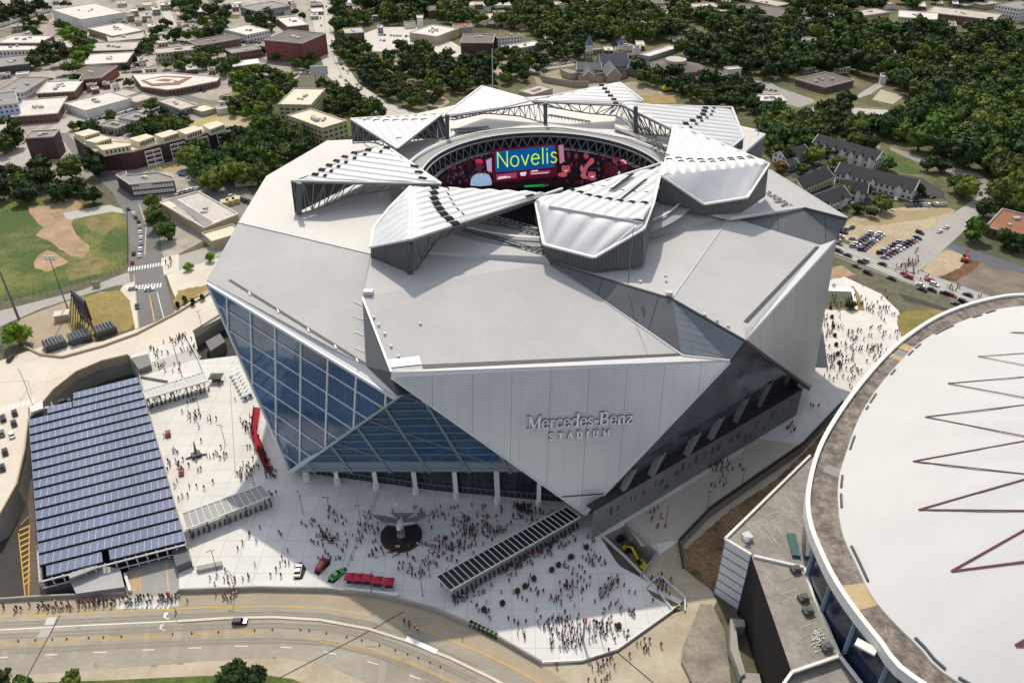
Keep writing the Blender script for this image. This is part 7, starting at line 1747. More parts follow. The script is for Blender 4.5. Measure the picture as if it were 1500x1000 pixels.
# ================= vehicles =================================================
GLASSC=mat('car_glass',(.012,.014,.018),rough=.08,spec=.8); TYRE=mat('tyre',(.015,.015,.015),rough=.9); RIM=mat('rim',(.35,.35,.36),rough=.35,metal=.7)
PAINTC=mat('car_paint',(1,1,1),rough=.25,objcol=True,spec=.6); LAMP=mat('headlight_glass',(.7,.7,.68),rough=.2); LAMPR=mat('tail_light_red',(.35,.01,.01),rough=.3)
def carbody(kind):
    L,W_,Hh=4.6,1.85,1.45; rf=1.0
    if kind=='suv': L,W_,Hh=4.8,1.95,1.75
    # side profile x along length (front +x), z
    if kind=='suv': lo=[(-2.35,.35),(-2.4,.95),(-2.2,1.05),(1.0,1.05),(2.2,.92),(2.4,.6),(2.35,.35)]; cab=[(-2.25,1.05),(-2.05,1.68),(.35,1.72),(1.15,1.05)]
    elif kind=='sport': lo=[(-2.15,.3),(-2.2,.8),(-1.9,.88),(.6,.82),(2.0,.62),(2.25,.4),(2.2,.28)]; cab=[(-1.75,.86),(-.9,1.15),(.05,1.18),(.95,.82)]
    else: lo=[(-2.25,.3),(-2.3,.85),(-2.1,.95),(.9,.93),(2.1,.78),(2.3,.5),(2.25,.3)]; cab=[(-1.7,.95),(-1.05,1.4),(.2,1.43),(1.1,.93)]
    w=W_/2; mb=MB(); n=len(lo); pr=[(x,z) for x,z in lo]
    vs=[]
    for y,ins in ((-w,0),(-w*.93,.0),(w*.93,0),(w,0)):
        for x,z in pr: vs.append((x*(.985 if abs(y)==w else 1),y,z-(.06 if abs(y)==w and z>.7 else 0)))
    fs=[]
    for r in range(3):
        for i in range(n-1): fs.append((r*n+i,(r+1)*n+i,(r+1)*n+i+1,r*n+i+1))
    fs+= [tuple(range(n)),tuple(range(3*n,4*n))[::-1],tuple([0,3*n,4*n-1,n-1][::-1])]
    mb.add(vs,[f[::-1] for f in fs],0)
    cb=MB(); t=.80; c=cab
    V=[(c[0][0],-w*.9,c[0][1]),(c[1][0],-w*t*.9,c[1][1]),(c[2][0],-w*t*.9,c[2][1]),(c[3][0],-w*.9,c[3][1])]; V+= [(x,-y,z) for x,y,z in V]
    cb.add(V,[(0,3,2,1),(4,5,6,7),(0,1,5,4),(2,3,7,6)],0); 
    rfm=MB(); z=.03; rfm.add([(c[1][0]-.05,-w*t*.93,c[1][1]+z),(c[2][0]+.05,-w*t*.93,c[2][1]+z),(c[2][0]+.05,w*t*.93,c[2][1]+z),(c[1][0]-.05,w*t*.93,c[1][1]+z)],[(0,1,2,3)],0)
    rfm.add([(c[1][0]-.05,-w*t*.93,c[1][1]-.03),(c[2][0]+.05,-w*t*.93,c[2][1]-.03),(c[2][0]+.05,w*t*.93,c[2][1]-.03),(c[1][0]-.05,w*t*.93,c[1][1]-.03),(c[1][0]-.05,-w*t*.93,c[1][1]+z),(c[2][0]+.05,-w*t*.93,c[2][1]+z),(c[2][0]+.05,w*t*.93,c[2][1]+z),(c[1][0]-.05,w*t*.93,c[1][1]+z)],[(0,1,5,4),(1,2,6,5),(2,3,7,6),(3,0,4,7)],0)
    return mb,cb,rfm,W_
CARP={}
for kind in ('sedan','suv','sport'):
    mb,cb,rfm,W_=carbody(kind); D_={'body':mb.mesh('body',PAINTC),'windows':cb.mesh('windows',GLASSC),'roof_panel':rfm.mesh('roof_panel',PAINTC)}
    wm=MB(); wm.cyl((0,-.11,0),(0,.11,0),.34,.34,12); D_['wheel']=wm.mesh('wheel',TYRE); rm_=MB(); rm_.cyl((0,-.13,0),(0,.13,0),.2,.2,8); D_['rim']=rm_.mesh('rim',RIM)
    hl=MB(); hl.box((0,0,-.07),(.08,.36,.14)); D_['headlight']=hl.mesh('headlight',LAMP); hr=MB(); hr.box((0,0,-.07),(.08,.34,.14)); D_['tail_light']=hr.mesh('tail_light',LAMPR); CARP[kind]=(D_,W_)
CC={'black':(.012,.012,.014),'white':(.78,.78,.78),'silver':(.42,.43,.45),'grey':(.12,.12,.13),'red':(.32,.012,.015),'blue':(.02,.05,.16),'green':(.03,.42,.04),'tan':(.4,.34,.25)}
NCAR=[0]
def car(u,v,ang,color,label,kind='sedan',parts=True,z=.05,group=None,scale=1.0,cat='car',name='parked_car'):
    p=P(u,v,0); root=bpy.data.objects.new(name,None); col.objects.link(root); root.location=(p.x,p.y,z); root.rotation_euler=(0,0,ang); root.scale=(scale,)*3
    tag(root,label,cat,group); D_,W_=CARP[kind]; c=(*CC[color],1)
    def kid(me,nm,loc=(0,0,0),par=root):
        o=bpy.data.objects.new(nm,me); col.objects.link(o); o.parent=par; o.location=loc; o.color=c; return o
    kid(D_['body'],'body'); kid(D_['windows'],'windows'); kid(D_['roof_panel'],'roof_panel')
    for x in (-1.4,1.4):
        for y in (-W_/2+.1,W_/2-.1):
            w_=kid(D_['wheel'],'wheel',(x,y,.34)); 
            if parts: kid(D_['rim'],'rim',(0,0,0),w_)
    if parts:
        fx=2.22 if kind!='sport' else 2.1; fz=.66 if kind!='suv' else .82
        if kind=='sport': fz=.5
        for y in (-.62,.62): kid(D_['headlight'],'headlight',(fx,y,fz)); kid(D_['tail_light'],'tail_light',(-2.3 if kind!='sport' else -2.17,y,.74))
    NCAR[0]+=1; return root
def heading(u0,v0,u1,v1): a,b=P(u0,v0),P(u1,v1); return math.atan2(b.y-a.y,b.x-a.x)
rc=random.Random(12)
# left viaduct
h_=heading(70,600,128,570)
for u,v,c,k,l in ((72,600,'silver','sedan','silver car, lower left of the group on the viaduct'),(79,608,'black','sedan','black car nearest the solar deck on the viaduct'),(95,590,'black','suv','black sport utility car in the middle of the viaduct group'),(121,581,'grey','sedan','dark grey car at the upper right of the viaduct group'),(123,589,'silver','sedan','silver car beside the dark grey one on the viaduct')): car(u,v,heading(70,603,128,582),c,l,k)
car(16,524+3,R(95),'black','black car waiting at the pale intersection near the left edge')
lt=heading(20,680,32,620)
for u,v,c,k,l in ((5,614,'black','suv','black sport utility car, top left of the six cars by the road barrier'),(22,606,'black','sedan','black car, top right of the cars by the road barrier'),(21,621,'black','sedan','black car second from the top in the right hand lane'),(3,636,'grey','sedan','grey car in the left lane by the road barrier'),(18,638,'white','sedan','white car by the barrier beside the solar deck'),(8,663,'black','sedan','dark car third from the bottom of the left edge lane'),(4,686,'black','sedan','dark car lowest in the lane at the left edge')): car(u,v,heading(4,690,22,606)+.25,c,l,k)
car(132,560-1,heading(110,560,140,550),'black','black pickup like car parked in the gap under the viaduct edge','suv',z=-8.9)
car(195,424,heading(186,424,210,421),'silver','silver car in front of the crosswalk, left of two'); car(219,425,heading(206,427,230,424),'white','white car stopped beyond the crosswalk, right of two'); car(201,450,heading(201,440,202,460),'black','small black car alone on the dark street below the junction')
# queue on the street
for i,(u,v) in enumerate(((205,375),(206,366),(207,357),(207,349),(206,341),(205,333),(203,325),(199,319),(196,314),(188,307),(195,378))):
    if i==10: u,v=196,372
    car(u,v,heading(u,v,u-1-(3 if v<330 else 0),v-10),['white','white','silver','white','white','silver','black','black','white','black','black'][i],'%s car, %s from the front of the queue on the left street'%(['white','white','silver','white','white','silver','black','black','white','black','black'][i],ORD[i]) if i<10 else 'black car in the lane left of the queue near the crosswalk')
car(194,385,heading(194,385,193,378),'red','dark red car just behind the crosswalk'); car(187,308,heading(187,308,180,298),'grey','grey car climbing alone above the queue') if False else None
# show cars on the plaza
def matpad(px,label):
    mb=MB(); q=W(px,.045); slab([p+Vector((0,0,.05)) for p in q],.05,mb); return tag(mb.build('display_mat',mat('mat_black',(.02,.02,.02),rough=.8)),label,'mat','black display mats under the show cars')
matpad([(431,828),(442,822),(449,833),(443,848),(431,848)],'black mat under the white show car'); matpad([(460,838),(470,817),(484,818),(484,826),(466,843)],'black mat under the red show car'); matpad([(479,852),(484,843),(506,830),(509,835),(489,854)],'black mat under the green show car')
car(437,837,heading(436,845,440,825),'white','white sports car on a black mat on the plaza','sport',z=.12,scale=1.15,name='show_car'); car(472,829,heading(466,838,478,820),'red','red sport utility car on a black mat on the plaza','suv',z=.12,scale=1.1,name='show_car'); car(494,843,heading(484,849,506,834),'green','bright green sports car on a black mat on the plaza','sport',z=.12,scale=1.15,name='show_car')
car(352,912,heading(340,912,366,911),'black','small dark open utility vehicle on the wide concrete road','suv',scale=.9,name='utility_vehicle',cat='vehicle')
# right road
rd=heading(1215,357,1440,435)
for i,(u,v,c) in enumerate(((1228,369,'black'),(1241,375,'black'),(1262,385,'black'),(1266,383,'silver'),(1254,391,'grey'),(1292,388,'black'),(1271,401,'black'),(1305,409,'black'),(1325,403,'red'),(1330,407,'red'),(1348,419,'white'),(1362,412,'red'),(1368,418,'white'),(1350,425,'black'),(1365,426,'black'),(1383,431,'black'),(1394,434,'red'),(1400,446,'grey'),(1410,443,'black'),(1417,433,'black'),(1228,358,'grey'))):
    car(u,v,rd+(PI if i%2 else 0),c,'%s car on the busy road behind the dome, %s from the left'%(c,ORD[i]),'suv' if i%3==0 else 'sedan')
# lots (smaller, without the finest parts)
def lot(u0,v0,u1,v1,n,ang,zone,cols,skip=0.05,parts=False,z=.05):
    for i in range(n):
        if rc.random()<skip: continue
        t=i/max(1,n-1); c=rc.choice(cols); k=rc.choice(['sedan','sedan','suv'])
        car(u0+(u1-u0)*t+rc.uniform(-.3,.3),v0+(v1-v0)*t+rc.uniform(-.3,.3),ang,c,' '.join(('%s parked car %s'%(c,zone)).split()[:16]),k,parts,z,group='%s cars parked %s'%(c,zone))
mix=['white','white','silver','grey','black','black','silver','red','blue']
a1=heading(1255,345,1290,350)
lot(1262,367,1290,344,9,a1,'in the front double row of the gravel lot',mix,0,True); lot(1250,362,1277,343,7,a1,'in the rear double row of the gravel lot',mix,0,True)
lot(1295,378,1343,350,11,a1,'in the long row of the gravel lot by the side street',mix,0,True); lot(1290,372,1318,356,6,a1,'in the second row by the side street',mix,0,True)
lot(1222,342,1248,334,5,a1+1.2,'beside the pointed roof corner',mix,0); lot(1225,352,1236,342,3,a1,'beside the pointed roof corner',mix,0)
car(1249,351,a1,'tan','small tan car alone on the gravel'); car(1347,342,heading(1335,338,1360,348),'black','black pickup alone at the corner of the gravel lot','suv'); car(1376,340,heading(1365,346,1385,334),'white','white car turning into the side street, nearer one'); car(1386,334,heading(1375,340,1395,328),'white','white car turning into the side street, farther one'); car(1436,285,heading(1436,280,1436,290),'black','black car alone on the winding road at the right'); car(1305,307,heading(1300,303,1310,311),'white','white car parked alone at the top edge of the gravel lot')
lot(1334,294,1352,296,5,1.2,'in the townhouse court',mix,0); lot(1355,285,1366,290,4,.6,'in the townhouse court',mix,0); lot(1328,302,1384,300,10,1.4,'along the dark fence of the townhouse court',['white','silver','grey','black'],.1); lot(1235,305,1262,295,7,.9,'in the lower townhouse yard',mix,.1); lot(1305,296,1312,293,2,1,'in the townhouse court',mix,0)
lot(117,182,205,160,24,1.3,'in the long row beside the cream warehouse',['white','white','silver','black','red','grey'],.05); lot(222,166,234,160,5,1.3,'beside the patterned building',mix,0); lot(140,191,175,199,9,.3,'behind the apartment row',['white','silver','black'],.1)
lot(110,228,140,252,10,heading(110,228,140,252),'along the street below the apartment row',['grey','black','silver'],.1); lot(195,246,262,234,10,heading(195,246,262,234),'in front of the apartment row',['white','black','silver','blue'],.15)
lot(272,257,292,268,4,.4,'in the small office lot',['white','silver'],0); lot(340,288,372,300,7,.9,'in the trailer yard',['white','silver','black'],0); lot(262,284,300,274,12,1.2,'in the tight row behind the pale warehouse',['white','white','silver'],0)
lot(395,112,455,108,10,1.4,'behind the olive blocks',['white','silver','black'],.05); lot(555,52,600,54,11,1.4,'in the pale car park at the top',['silver','black','white'],.1); lot(558,60,596,62,9,1.4,'in the pale car park at the top',['silver','black','white'],.1)
for (a_,b_,c_,d_,n_,an) in ((60,120,95,112,8,1.2),(20,70,60,66,7,1.3),(196,100,214,90,6,.9),(150,124,178,118,7,1.2),(240,176,262,168,6,1.2),(262,124,300,134,9,1.4),(340,62,380,64,8,1.4),(256,60,290,66,7,1.2),(100,62,130,58,5,1.3),(170,84,200,80,6,1.2)): lot(a_,b_,c_,d_,n_,an,'between the far left blocks',mix,.1)
bl=random.Random(3)
for i in range(26):
    t=i/25; side=bl.choice([-1,1]); pts=[(472,5),(477,40),(482,75),(505,112),(545,148)]
    k=t*4; j=min(3,int(k)); u=pts[j][0]+(pts[j+1][0]-pts[j][0])*(k-j); v=pts[j][1]+(pts[j+1][1]-pts[j][1])*(k-j); c=bl.choice(['white','black','silver','grey','black'])
    car(u+side*bl.uniform(3,8),v,heading(*pts[j],*pts[j+1]),c,'%s car driving on the wide boulevard behind the stadium'%c,'sedan',False,group='%s cars on the boulevard'%c)
lot(800,98,842,92,7,.3,'on the road left of the church',['white','silver'],0); lot(890,47,960,52,12,.4,'among trees above the church',['white','silver','black'],.2); lot(980,48,1010,50,6,.4,'among trees above the church',['white','black'],0); lot(1110,130,1135,134,5,.5,'in the lot by the maroon building',['tan','silver','white'],0)
car(1160,178,heading(1150,180,1170,176),'black','dark vehicle alone on the road behind the right petals'); car(155,545,0,'black','x') if False else None
print('CARS',NCAR[0])
# ================= statue ===================================================
sx=P(588,786,0); sr=empty('bird_statue',sx,'huge grey metal falcon statue with raised wings on a round black base','statue')
mb=MB(); mb.cyl(sx,sx+Vector((0,0,.9)),6.6,6.6,40); mb.build('base',mat('statue_base',(.022,.020,.022),rough=.5),sr)
mb=MB(); mb.box(sx+Vector((-.6,-5.2,.9)),(1.6,.2,.9)); mb.build('plaque',TRIMW,sr)
mb=MB(); mb.cyl(sx+Vector((0,0,.9)),sx+Vector((0,0,1.9)),1.4,1.1,20); mb.cyl(sx+Vector((0,0,1.6)),sx+Vector((0,.2,2.6)),1.0,1.5,14); mb.build('ball_perch',mat('ball_grey',(.30,.30,.30),rough=.5,metal=.3),sr)
FAL=mat('falcon_metal',(.30,.31,.32),rough=.4,metal=.5,var=.15,scale=1.5); FALW=mat('falcon_pale',(.66,.66,.65),rough=.4,metal=.2)
bod=MB(); bc=sx+Vector((0,.3,5.2))
prof=[(-3.6,.15,-.3),(-2.6,.5,-.2),(-1.2,1.15,0),(0,1.45,.1),(1.2,1.25,.3),(2.1,.8,.7),(2.7,.75,1.1),(3.3,.6,1.2),(3.7,.2,1.0)]
ringn=12; vs=[]
for y,r,z in prof:
    for k in range(ringn): a=2*PI*k/ringn; vs.append(bc+Vector((r*math.cos(a),-y,z+r*.9*math.sin(a))))
fs=[(i*ringn+k,i*ringn+(k+1)%ringn,(i+1)*ringn+(k+1)%ringn,(i+1)*ringn+k) for i in range(len(prof)-1) for k in range(ringn)]+[tuple(range(ringn)),tuple(range((len(prof)-1)*ringn,len(prof)*ringn))[::-1]]
bod.add(vs,fs); bod.build('body',FALW,sr,smooth=True)
mb=MB(); mb.cyl(bc+Vector((0,-3.5,1.1)),bc+Vector((0,-4.3,.6)),.35,.04,8); mb.build('beak',DARKGAP,sr)
mb=MB()
for s in (-1,1): mb.cyl(bc+Vector((s*.6,-.2,-.9)),sx+Vector((s*.5,-.3,2.2)),.42,.2,8); [mb.cyl(sx+Vector((s*.5,-.3,2.3)),sx+Vector((s*.5+.35*t,-1.1,2.0)),.13,.04,6) for t in (-1,0,1)]
mb.build('leg',FAL,sr)
mb=MB()
for k in range(7): a=(k-3)*.13; mb.add([bc+Vector((-.25+a*2,2.6,-.2)),bc+Vector((.25+a*2,2.6,-.2)),bc+Vector((.45+a*9,6.3,-1.1)),bc+Vector((-.35+a*9,6.3,-1.1)),bc+Vector((-.25+a*2,2.6,-.35)),bc+Vector((.25+a*2,2.6,-.35)),bc+Vector((.45+a*9,6.3,-1.25)),bc+Vector((-.35+a*9,6.3,-1.25))],[(0,1,2,3),(7,6,5,4),(3,2,6,7)])
mb.build('tail',FAL,sr)
for s in (-1,1):
    mb=MB(); root_=bc+Vector((s*.9,-.6,.7)); wr=bc+Vector((s*5.4,-2.0,3.0)); tp=bc+Vector((s*9.4,1.4,3.2))
    mb.cyl(root_,wr,.6,.38,8); mb.cyl(wr,tp,.38,.12,8)
    for k in range(19):
        t=k/18; p=root_.lerp(wr,t/.5) if t<.5 else wr.lerp(tp,(t-.5)/.5); L=3.0+2.2*math.sin(PI*min(1,t*1.1)); dr=Vector((s*(.15+t*1.15),1,-.22)).normalized(); w=Vector((s,0,.15)).normalized()*.42
        q=p+dr*L; th=Vector((0,0,-.08)); mb.add([p-w,p+w,q+w*.8,q+dr*.4,q-w*.8,p-w+th,p+w+th,q+w*.8+th,q+dr*.4+th,q-w*.8+th],[(0,1,2,3,4),(9,8,7,6,5),(0,5,6,1),(1,6,7,2),(4,9,5,0)])
    mb.build('wing',FAL,sr)
# ================= tents, carpet, pylon, lamps ==============================
def tent(u,v,w,top,label,h=2.6,ang=0,name='pop_up_tent',group=None):
    p=P(u,v,0); r=empty(name,p,label,'tent',group); mb=MB(); a=w/2; z=Vector((0,0,1)); C=[p+Vector((x*a,y*a*.8,h)) for x,y in ((-1,-1),(1,-1),(1,1),(-1,1))]; t=p+Vector((0,0,h+.9))
    for i in range(4): mb.add([C[i],C[(i+1)%4],t],[(0,1,2)]); mb.add([C[i]-z*.35,C[(i+1)%4]-z*.35,C[(i+1)%4],C[i]],[(0,1,2,3)])
    mb.build('tent_canopy',top,r)
    for c in C: mb=MB(); mb.bar(Vector((c.x,c.y,0)),c,.08); mb.build('tent_leg',STEEL,r)
    mb=MB(); mb.box(p+Vector((0,-.2,0)),(w*.7,.8,.9)); mb.build('table',DARKGAP,r); return r
REDT=mat('tent_red',(.42,.012,.045),rough=.6); WHT=mat('tent_white',(.75,.75,.74),rough=.7)
for i,(u,v) in enumerate(((514,852),(526,853),(539,854),(553,857),(570,859))): tent(u,v,3.3,REDT,'red pop up tent, %s of the row on the plaza'%('leftmost','second from the left','middle','second from the right','rightmost')[i],group='red pop up tents')
tent(167*1.0+1,0,0.01,WHT,'x') if False else None
tent(318,558,5,mat('tent_dark',(.10,.10,.09),rough=.8),'dark square market tent on the sunlit plaza by the glass facade')
mb=MB(); p=P(545,869,0); mb.box(p,(16,1.2,.9),-.12); tag(mb.build('counter',WHT),'long white counter in front of the red tents','counter')
for u,v,l in ((246,636,'red and white promotional car nearest the slatted canopy'),(266,692,'red promotional car lower on the sunlit plaza')): car(u,v,R(110),'red',l,'sport',scale=.95,name='promotional_car'); 
# black sculpture like stage
r=empty('stage_rig',P(288,668,0),'black angular rig standing on the sunlit plaza beside the solar deck','stage rig')
mb=MB(); c=P(288,668,0); mb.box(c,(3.2,2.6,1.4),.6); mb.build('platform',DARKGAP,r); mb=MB()
for a_ in (.3,1.9,3.6,5.0): mb.bar(c+Vector((0,0,.8)),c+Vector((3.6*math.cos(a_),3.6*math.sin(a_),.2)),.6,.4)
mb.cyl(c+Vector((0,0,1.4)),c+Vector((-.8,2.4,4.8)),.5,.2,8); mb.build('rig_arm',STEELD,r)
# red carpet
mb=MB(); q=[(372,596),(381,597),(376,633),(386,655),(398,690),(390,692),(376,660),(367,634)]
mb.poly([P(u,v,.075) for u,v in q]); tag(mb.build('red_carpet',mat('carpet_red',(.36,.01,.03),rough=.9,var=.1,scale=.5)),'long red carpet bending along the foot of the glass facade','carpet')
mb=MB()
for (a,b,c_,d_) in ((372,596,367,634),(367,634,376,660),(376,660,390,692),(381,597,376,633),(376,633,386,655),(386,655,398,690)): mb.bar(P(a,b,1.0),P(c_,d_,1.0),.12,2.0 if a<378 and c_<380 else .6)
tag(mb.build('carpet_screen',mat('carpet_red',(.36,.01,.03))),'low red cloth screens lining the red carpet','screen')
# pylon
mb=MB(); p=P(854,938,0); q=PY(857,905,p.y); mb.bar(p,q,1.1,.5); o=mb.build('information_pylon',mat('pylon_grey',(.32,.32,.33),rough=.5)); tag(o,'tall grey information pylon with a red top near the plaza rim','pylon')
mb=MB(); mb.bar(q-Vector((0,0,1.6)),q+Vector((0,0,.1)),1.2,.6); o2=mb.build('pylon_top',REDT); o2.parent=o
# lamp posts
LP0=empty('street_lamp',(0,0,0),'','street lamp','lamp posts on the plaza')
mb=MB(); mb.cyl((0,0,0),(0,0,9),.13,.08,8); mb.build('post',STEELD,LP0); mb=MB(); mb.bar((0,0,9),(1.0,0,9.2),.14); mb.bar((0,0,8.2),(-.9,0,8.4),.14); mb.build('arm',STEELD,LP0); mb=MB(); mb.box((1.1,0,9.1),(.8,.35,.14)); mb.build('lamp_head',STEEL,LP0)
first=True
for u,v,l in ((444,752,'lamp post right of the grey gate canopy'),(484,757,'lamp post in front of the leftmost glass doors'),(529,768,'lamp post just left of the bird statue'),(681,782,'lamp post in the crowd, left one of the pair before the doors'),(714,785,'lamp post in the crowd, right one of the pair before the doors'),(619,873,'lamp post at the lower left end of the black canopy'),(880,935,'lamp post right of the grey pylon'),(545,872,'lamp post behind the white counter'),(330,650,'lamp post on the shadow line of the left plaza'),(373,712,'lamp post beside the red carpet end'),(1086,712,'lamp post on the walkway below the fins'),(1035,748,'lamp post beside the trench fence'),(975,770,'lamp post near the yellow digger pit'),(345,868,'lamp post at the low wall left of the show cars'),(318,835,'lamp post beside the grey block wall'),(292,600,'lamp post under the slatted canopy corner'),(225,450,'lamp post on the dry strip beside the street'),(52,602,'lamp post on the left road island'),(40,570,'lamp post at the viaduct fork'),(296,480,'lamp post on the viaduct near the steps')):
    p=P(u,v,0); o=LP0 if first else copy_tree(LP0); first=False; place(o,(p.x,p.y,0),rp_.uniform(0,6.28),l)
# round planters / bins
PL0=empty('planter',(0,0,0),'','planter','round dark planters')
mb=MB(); mb.cyl((0,0,0),(0,0,.8),.75,.9,12); mb.build('pot',mat('pot_dark',(.05,.05,.05),rough=.7),PL0); mb=MB(); mb.blob((0,0,1.1),(.8,.8,.6),3,.3); mb.build('plant',LM['dark'],PL0); first=True
spots=[(859,803,'topmost on the right plaza'),(836,817,'left of the plaza queue'),(818,829,'middle right plaza'),(808,836,'beside the one in the middle right plaza'),(782,849,'below the black canopy'),(769,860,'below the black canopy middle'),(758,867,'lower right of the black canopy'),(709,894,'lower right plaza left part'),(736,885,'near the curved plaza wall'),(906,918,'right rim of the plaza')]
spots+=[(690+i*6,915+i*3,'%s in the row along the curved plaza wall'%ORD[i]) for i in range(7)]+[(1216+i*2.1,452+i*13.5,'%s in the line down the bright concourse'%ORD[i]) for i in range(7)]+[(357-15,550+i*0,'x') for i in range(0)]
for u,v,l in spots:
    p=P(u,v,0); o=PL0 if first else copy_tree(PL0); first=False; place(o,(p.x,p.y,.03),0,'round dark planter '+l)
# white parasols near the glass facade
PA0=empty('parasol',(0,0,0),'','parasol','white parasols by the glass facade'); mb=MB(); mb.cyl((0,0,2.1),(0,0,2.6),1.3,.05,8); mb.build('parasol_canopy',WHT,PA0); mb=MB(); mb.cyl((0,0,0),(0,0,2.2),.06,.06,6); mb.build('pole',STEELD,PA0); mb=MB(); mb.cyl((0,0,0),(0,0,.75),.5,.5,10); mb.build('table',DARKGAP,PA0); first=True
for i in range(8):
    for j in range(2):
        u,v=341+i*2.7+j*7.5,549+i*5.0-j*4; p=P(u,v,0); o=PA0 if first else copy_tree(PA0); first=False; place(o,(p.x,p.y,0),0,'white parasol, %s in the %s row beside the glass facade'%(ORD[i],'left' if j==0 else 'right'))
# light masts
def mast(name,u,v,h,label,cluster=True,r=.35):
    p=P(u,v,0); rt=empty(name,p,label,'light mast'); mb=MB(); mb.cyl(p,p+Vector((0,0,h)),r,r*.5,8); mb.build('pole',mat('pole_grey',(.16,.14,.15),rough=.6),rt)
    if cluster:
        mb=MB(); 
        for i in range(3):
            for j in range(2): mb.box(p+Vector((-1.6+1.6*i,0,h-1+j*1.3)),(1.0,.6,.8))
        mb.bar(p+Vector((-2.3,0,h-.2)),p+Vector((2.3,0,h-.2)),.2); mb.build('flood_light',TRIM,rt)
    return rt
mast('light_mast',28,468,32,'tall thick light mast at the left edge beside the bright tree',r=.6); mast('light_mast',101,457,28,'tall light mast behind the black video board'); mast('light_mast',268,556,20,'slim mast beside the steps',False,.2)
mast('lightning_rod',920,415,1,'x',False) if False else None
for (u0,v0,u1,v1,z) in ((928,333,920,416,67.5),(1120,145,1110,200,62)):
    a=P(u1,v1,z); b=PY(u0,v0,a.y); mb=MB(); mb.cyl(a,b,.16,.1,6); mb.build('antenna',STEEL,st)
p=P(722,160,0); mb=MB(); mb.cyl(p,p+Vector((0,0,45)),.5,.3,8); tag(mb.build('pale_mast',TRIM),'slim pale mast rising behind the rear petals','mast')
# tank units next to the viaduct
for i,(u,v) in enumerate(((84,512),(121,502),(158,491))):
    p=P(u,v,0); d=heading(66,512,102,500); r=empty('cooling_unit',p,'glossy dark ribbed cooling unit, %s of the three beside the viaduct'%('left','middle','right')[i],'cooling unit','cooling units by the viaduct'); ux_=Vector((math.cos(d),math.sin(d),0)); vy_=Vector((-ux_.y,ux_.x,0))
    mb=MB(); mb.box(p+vy_*2.5,(8.4,6.2,3),d); mb.build('casing',mat('unit_black',(.05,.055,.065),rough=.35),r)
    mb=MB()
    for k in range(6): c=p+vy_*2.5+ux_*(-3.4+1.36*k)+Vector((0,0,3.1)); mb.cyl(c-vy_*3.1,c+vy_*3.1,.62,.62,10)
    mb.build('fan_hood',mat('hood_glossy',(.14,.15,.17),rough=.2,metal=.6),r)
r=empty('site_cabin',P(93,467,0),'small brown cabin with a pale roof behind the cooling units','cabin'); p=P(93,467,0); mb=MB(); mb.box(p,(6,4.5,3),.35); mb.build('wall',WM['plaintan'],r); mb=MB(); mb.box(p+Vector((0,0,3)),(6.4,5,.3),.35); mb.build('roof',RM['w'],r)
p=P(142,420,0); r=empty('food_kiosk',p,'small kiosk with a dark awning at the tip of the dry grass','kiosk'); mb=MB(); mb.box(p,(3,2.4,2.4),.2); mb.build('wall',WM['plaintan'],r); mb=MB(); mb.box(p+Vector((0,.4,2.4)),(3.6,3,.3),.2); mb.build('awning',DARKGAP,r)
# fences round the field
mb=MB(); q=W([(187,313),(188,388),(150,407),(60,432),(0,444),(-60,455)])
for a,b in zip(q[:-1],q[1:]):
    n_f=int((b-a).length/3)+1
    for k in range(n_f): c=a.lerp(b,k/n_f); mb.bar(c,c+Vector((0,0,2.6)),.12)
    for z in (1.3,2.6): mb.bar(a+Vector((0,0,z)),b+Vector((0,0,z)),.08)
tag(mb.build('field_fence',mat('fence_brown',(.10,.08,.05))),'wire fence round the worn green field at the left','fence')
# yellow digger in the pit, crane arm behind
YEL=mat('digger_yellow',(.60,.50,.01),rough=.5)
def digger(u,v,z,s,label,ang=.5,arm=1):
    p=P(u,v,z); r=empty('excavator',p,label,'excavator'); co,si=math.cos(ang),math.sin(ang); X=Vector((co,si,0)); Y=Vector((-si,co,0))
    mb=MB(); [mb.box(p+Y*t*s*1.2,(4.2*s,.7*s,.9*s),ang) for t in (-1,1)]; mb.build('track',TYRE,r)
    mb=MB(); mb.box(p+Vector((0,0,.9*s)),(3.6*s,2.6*s,1.3*s),ang); mb.build('body',YEL,r); mb=MB(); mb.box(p+X*.8*s+Y*.6*s+Vector((0,0,2.2*s)),(1.4*s,1.2*s,1.2*s),ang); mb.build('cab',GLASSC,r)
    a=p+X*1.6*s+Vector((0,0,2*s)); b=p+X*5.2*s+Vector((0,0,5.2*s)); c=p+X*8.2*s+Vector((0,0,3*s)); mb=MB(); mb.bar(a,b,.6*s); mb.bar(b,c,.45*s); mb.build('boom',YEL,r); mb=MB(); mb.box(c-Vector((0,0,1.2*s)),(1*s,1.2*s,1.1*s),ang); mb.build('bucket',YEL,r)
digger(940,833,-5,1.0,'bright yellow excavator in the muddy pit beside the stadium wall',2.2); digger(975,132+2,0,1.6,'yellow excavator with a long arm beside the dark auditorium',.2); digger(1412,382,0,1.0,'small excavator working on the sandy patch at the right',1.0)
for o in col.objects:
    if o.get('label','').startswith('small excavator'):
        for c in o.children:
            if c.name.startswith(('body','boom','bucket')): c.data.materials[0]=mat('digger_red',(.5,.08,.03),rough=.5)
mb=MB(); rn2=random.Random(8)
# pit clutter
for i,(u,v,l) in enumerate(((900,782,'white crate'),(908,790,'black drum'),(918,800,'dark crate'),(925,792,'grey drum'),(921,806,'black box'))):
    mb=MB(); p=P(u,v,-5); mb.box(p,(2.4,2,1.6),rn2.random()*2); mb.box(p+Vector((0,0,1.6)),(2,1.7,.15),0); tag(mb.build('site_crate',[TRIMW,TYRE,DARKGAP,CONCD,TYRE][i]),l+' on the floor of the muddy pit','crate')
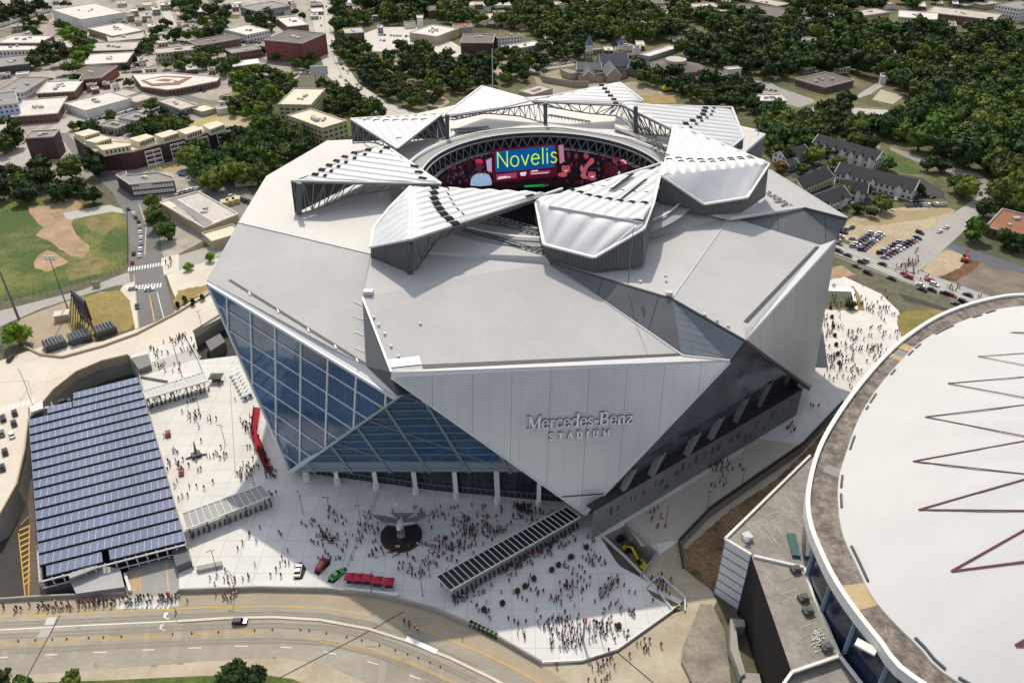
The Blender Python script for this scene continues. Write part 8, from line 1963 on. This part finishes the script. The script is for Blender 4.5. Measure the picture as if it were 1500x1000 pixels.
# railway wagons at the top left
for i in range(9):
    u,v=2+i*8.2,40-i*2.6; p=P(u,v,0); r=empty('rail_wagon',p,'white covered rail wagon, %s from the left edge'%ORD[i],'wagon','white rail wagons'); d=heading(0,41,70,18); mb=MB(); mb.box(p+Vector((0,0,.8)),(14,3,3),d); mb.build('wagon_body',RM['w'],r); mb=MB(); mb.box(p,(13,2.2,.8),d); mb.build('bogie',TYRE,r)
sheet('railway',[(-20,50),(60,26),(75,20),(78,26),(60,36),(-20,64)],mat('ballast',(.20,.17,.13),rough=.95,var=.2,scale=.1),.034)
# boxes in the trench edge, cones along the median
CN=MB(); CN.cyl((0,0,0),(0,0,.75),.28,.06,8); cm_=CN.mesh('traffic_cone',mat('cone_dark',(.25,.07,.02),rough=.6))
for i,u in enumerate([27,52,77,98,130,152,178,253,281,320,373,399,440,453,478,508,530,556,579,597,613,630,645]):
    v=940-(u*.045 if u<400 else 18)+(0 if u<430 else ((u-430)/200)**1.6*48); p=P(u,v,0); o=bpy.data.objects.new('traffic_cone',cm_); col.objects.link(o); o.location=(p.x,p.y,.05); tag(o,'traffic cone, %s from the left along the yellow centre line'%ORD[i],'cone','traffic cones on the centre line')

# pieces that stand apart become parts of their own
def split_loose(o):
    me=o.data; n=len(me.vertices); par=list(range(n))
    def f(a):
        while par[a]!=a: par[a]=par[par[a]]; a=par[a]
        return a
    for p in me.polygons:
        v=p.vertices; r=f(v[0])
        for w in v[1:]: par[f(w)]=r
    grp={}
    for p in me.polygons: grp.setdefault(f(p.vertices[0]),[]).append(p)
    if len(grp)<2: return
    uvl=me.uv_layers[0].data if me.uv_layers else None; base=o.name.split('.')[0]; first=True
    for ps in grp.values():
        mb=MB(); idx={}
        for p in ps:
            for v in p.vertices:
                if v not in idx: idx[v]=len(mb.v); mb.v.append(tuple(me.vertices[v].co))
            if uvl: mb.uv[len(mb.f)]=[tuple(uvl[l].uv) for l in p.loop_indices]
            mb.f.append(tuple(idx[v] for v in p.vertices)); mb.m.append(p.material_index)
        m2=mb.mesh(base,[m for m in me.materials])
        if first: o.data=m2; first=False
        else: c=o.copy(); c.data=m2; col.objects.link(c)
for o in list(col.objects):
    if o.type=='MESH' and o.name.split('.')[0] in ('roof_vent','base_window','roof_joint','roof_edge','gutter_bridge','roof_seam','cushion_window','side_wall','rig_arm','tail','carpet_screen') and o.parent is not None: split_loose(o)
print('OBJ',len(col.objects))
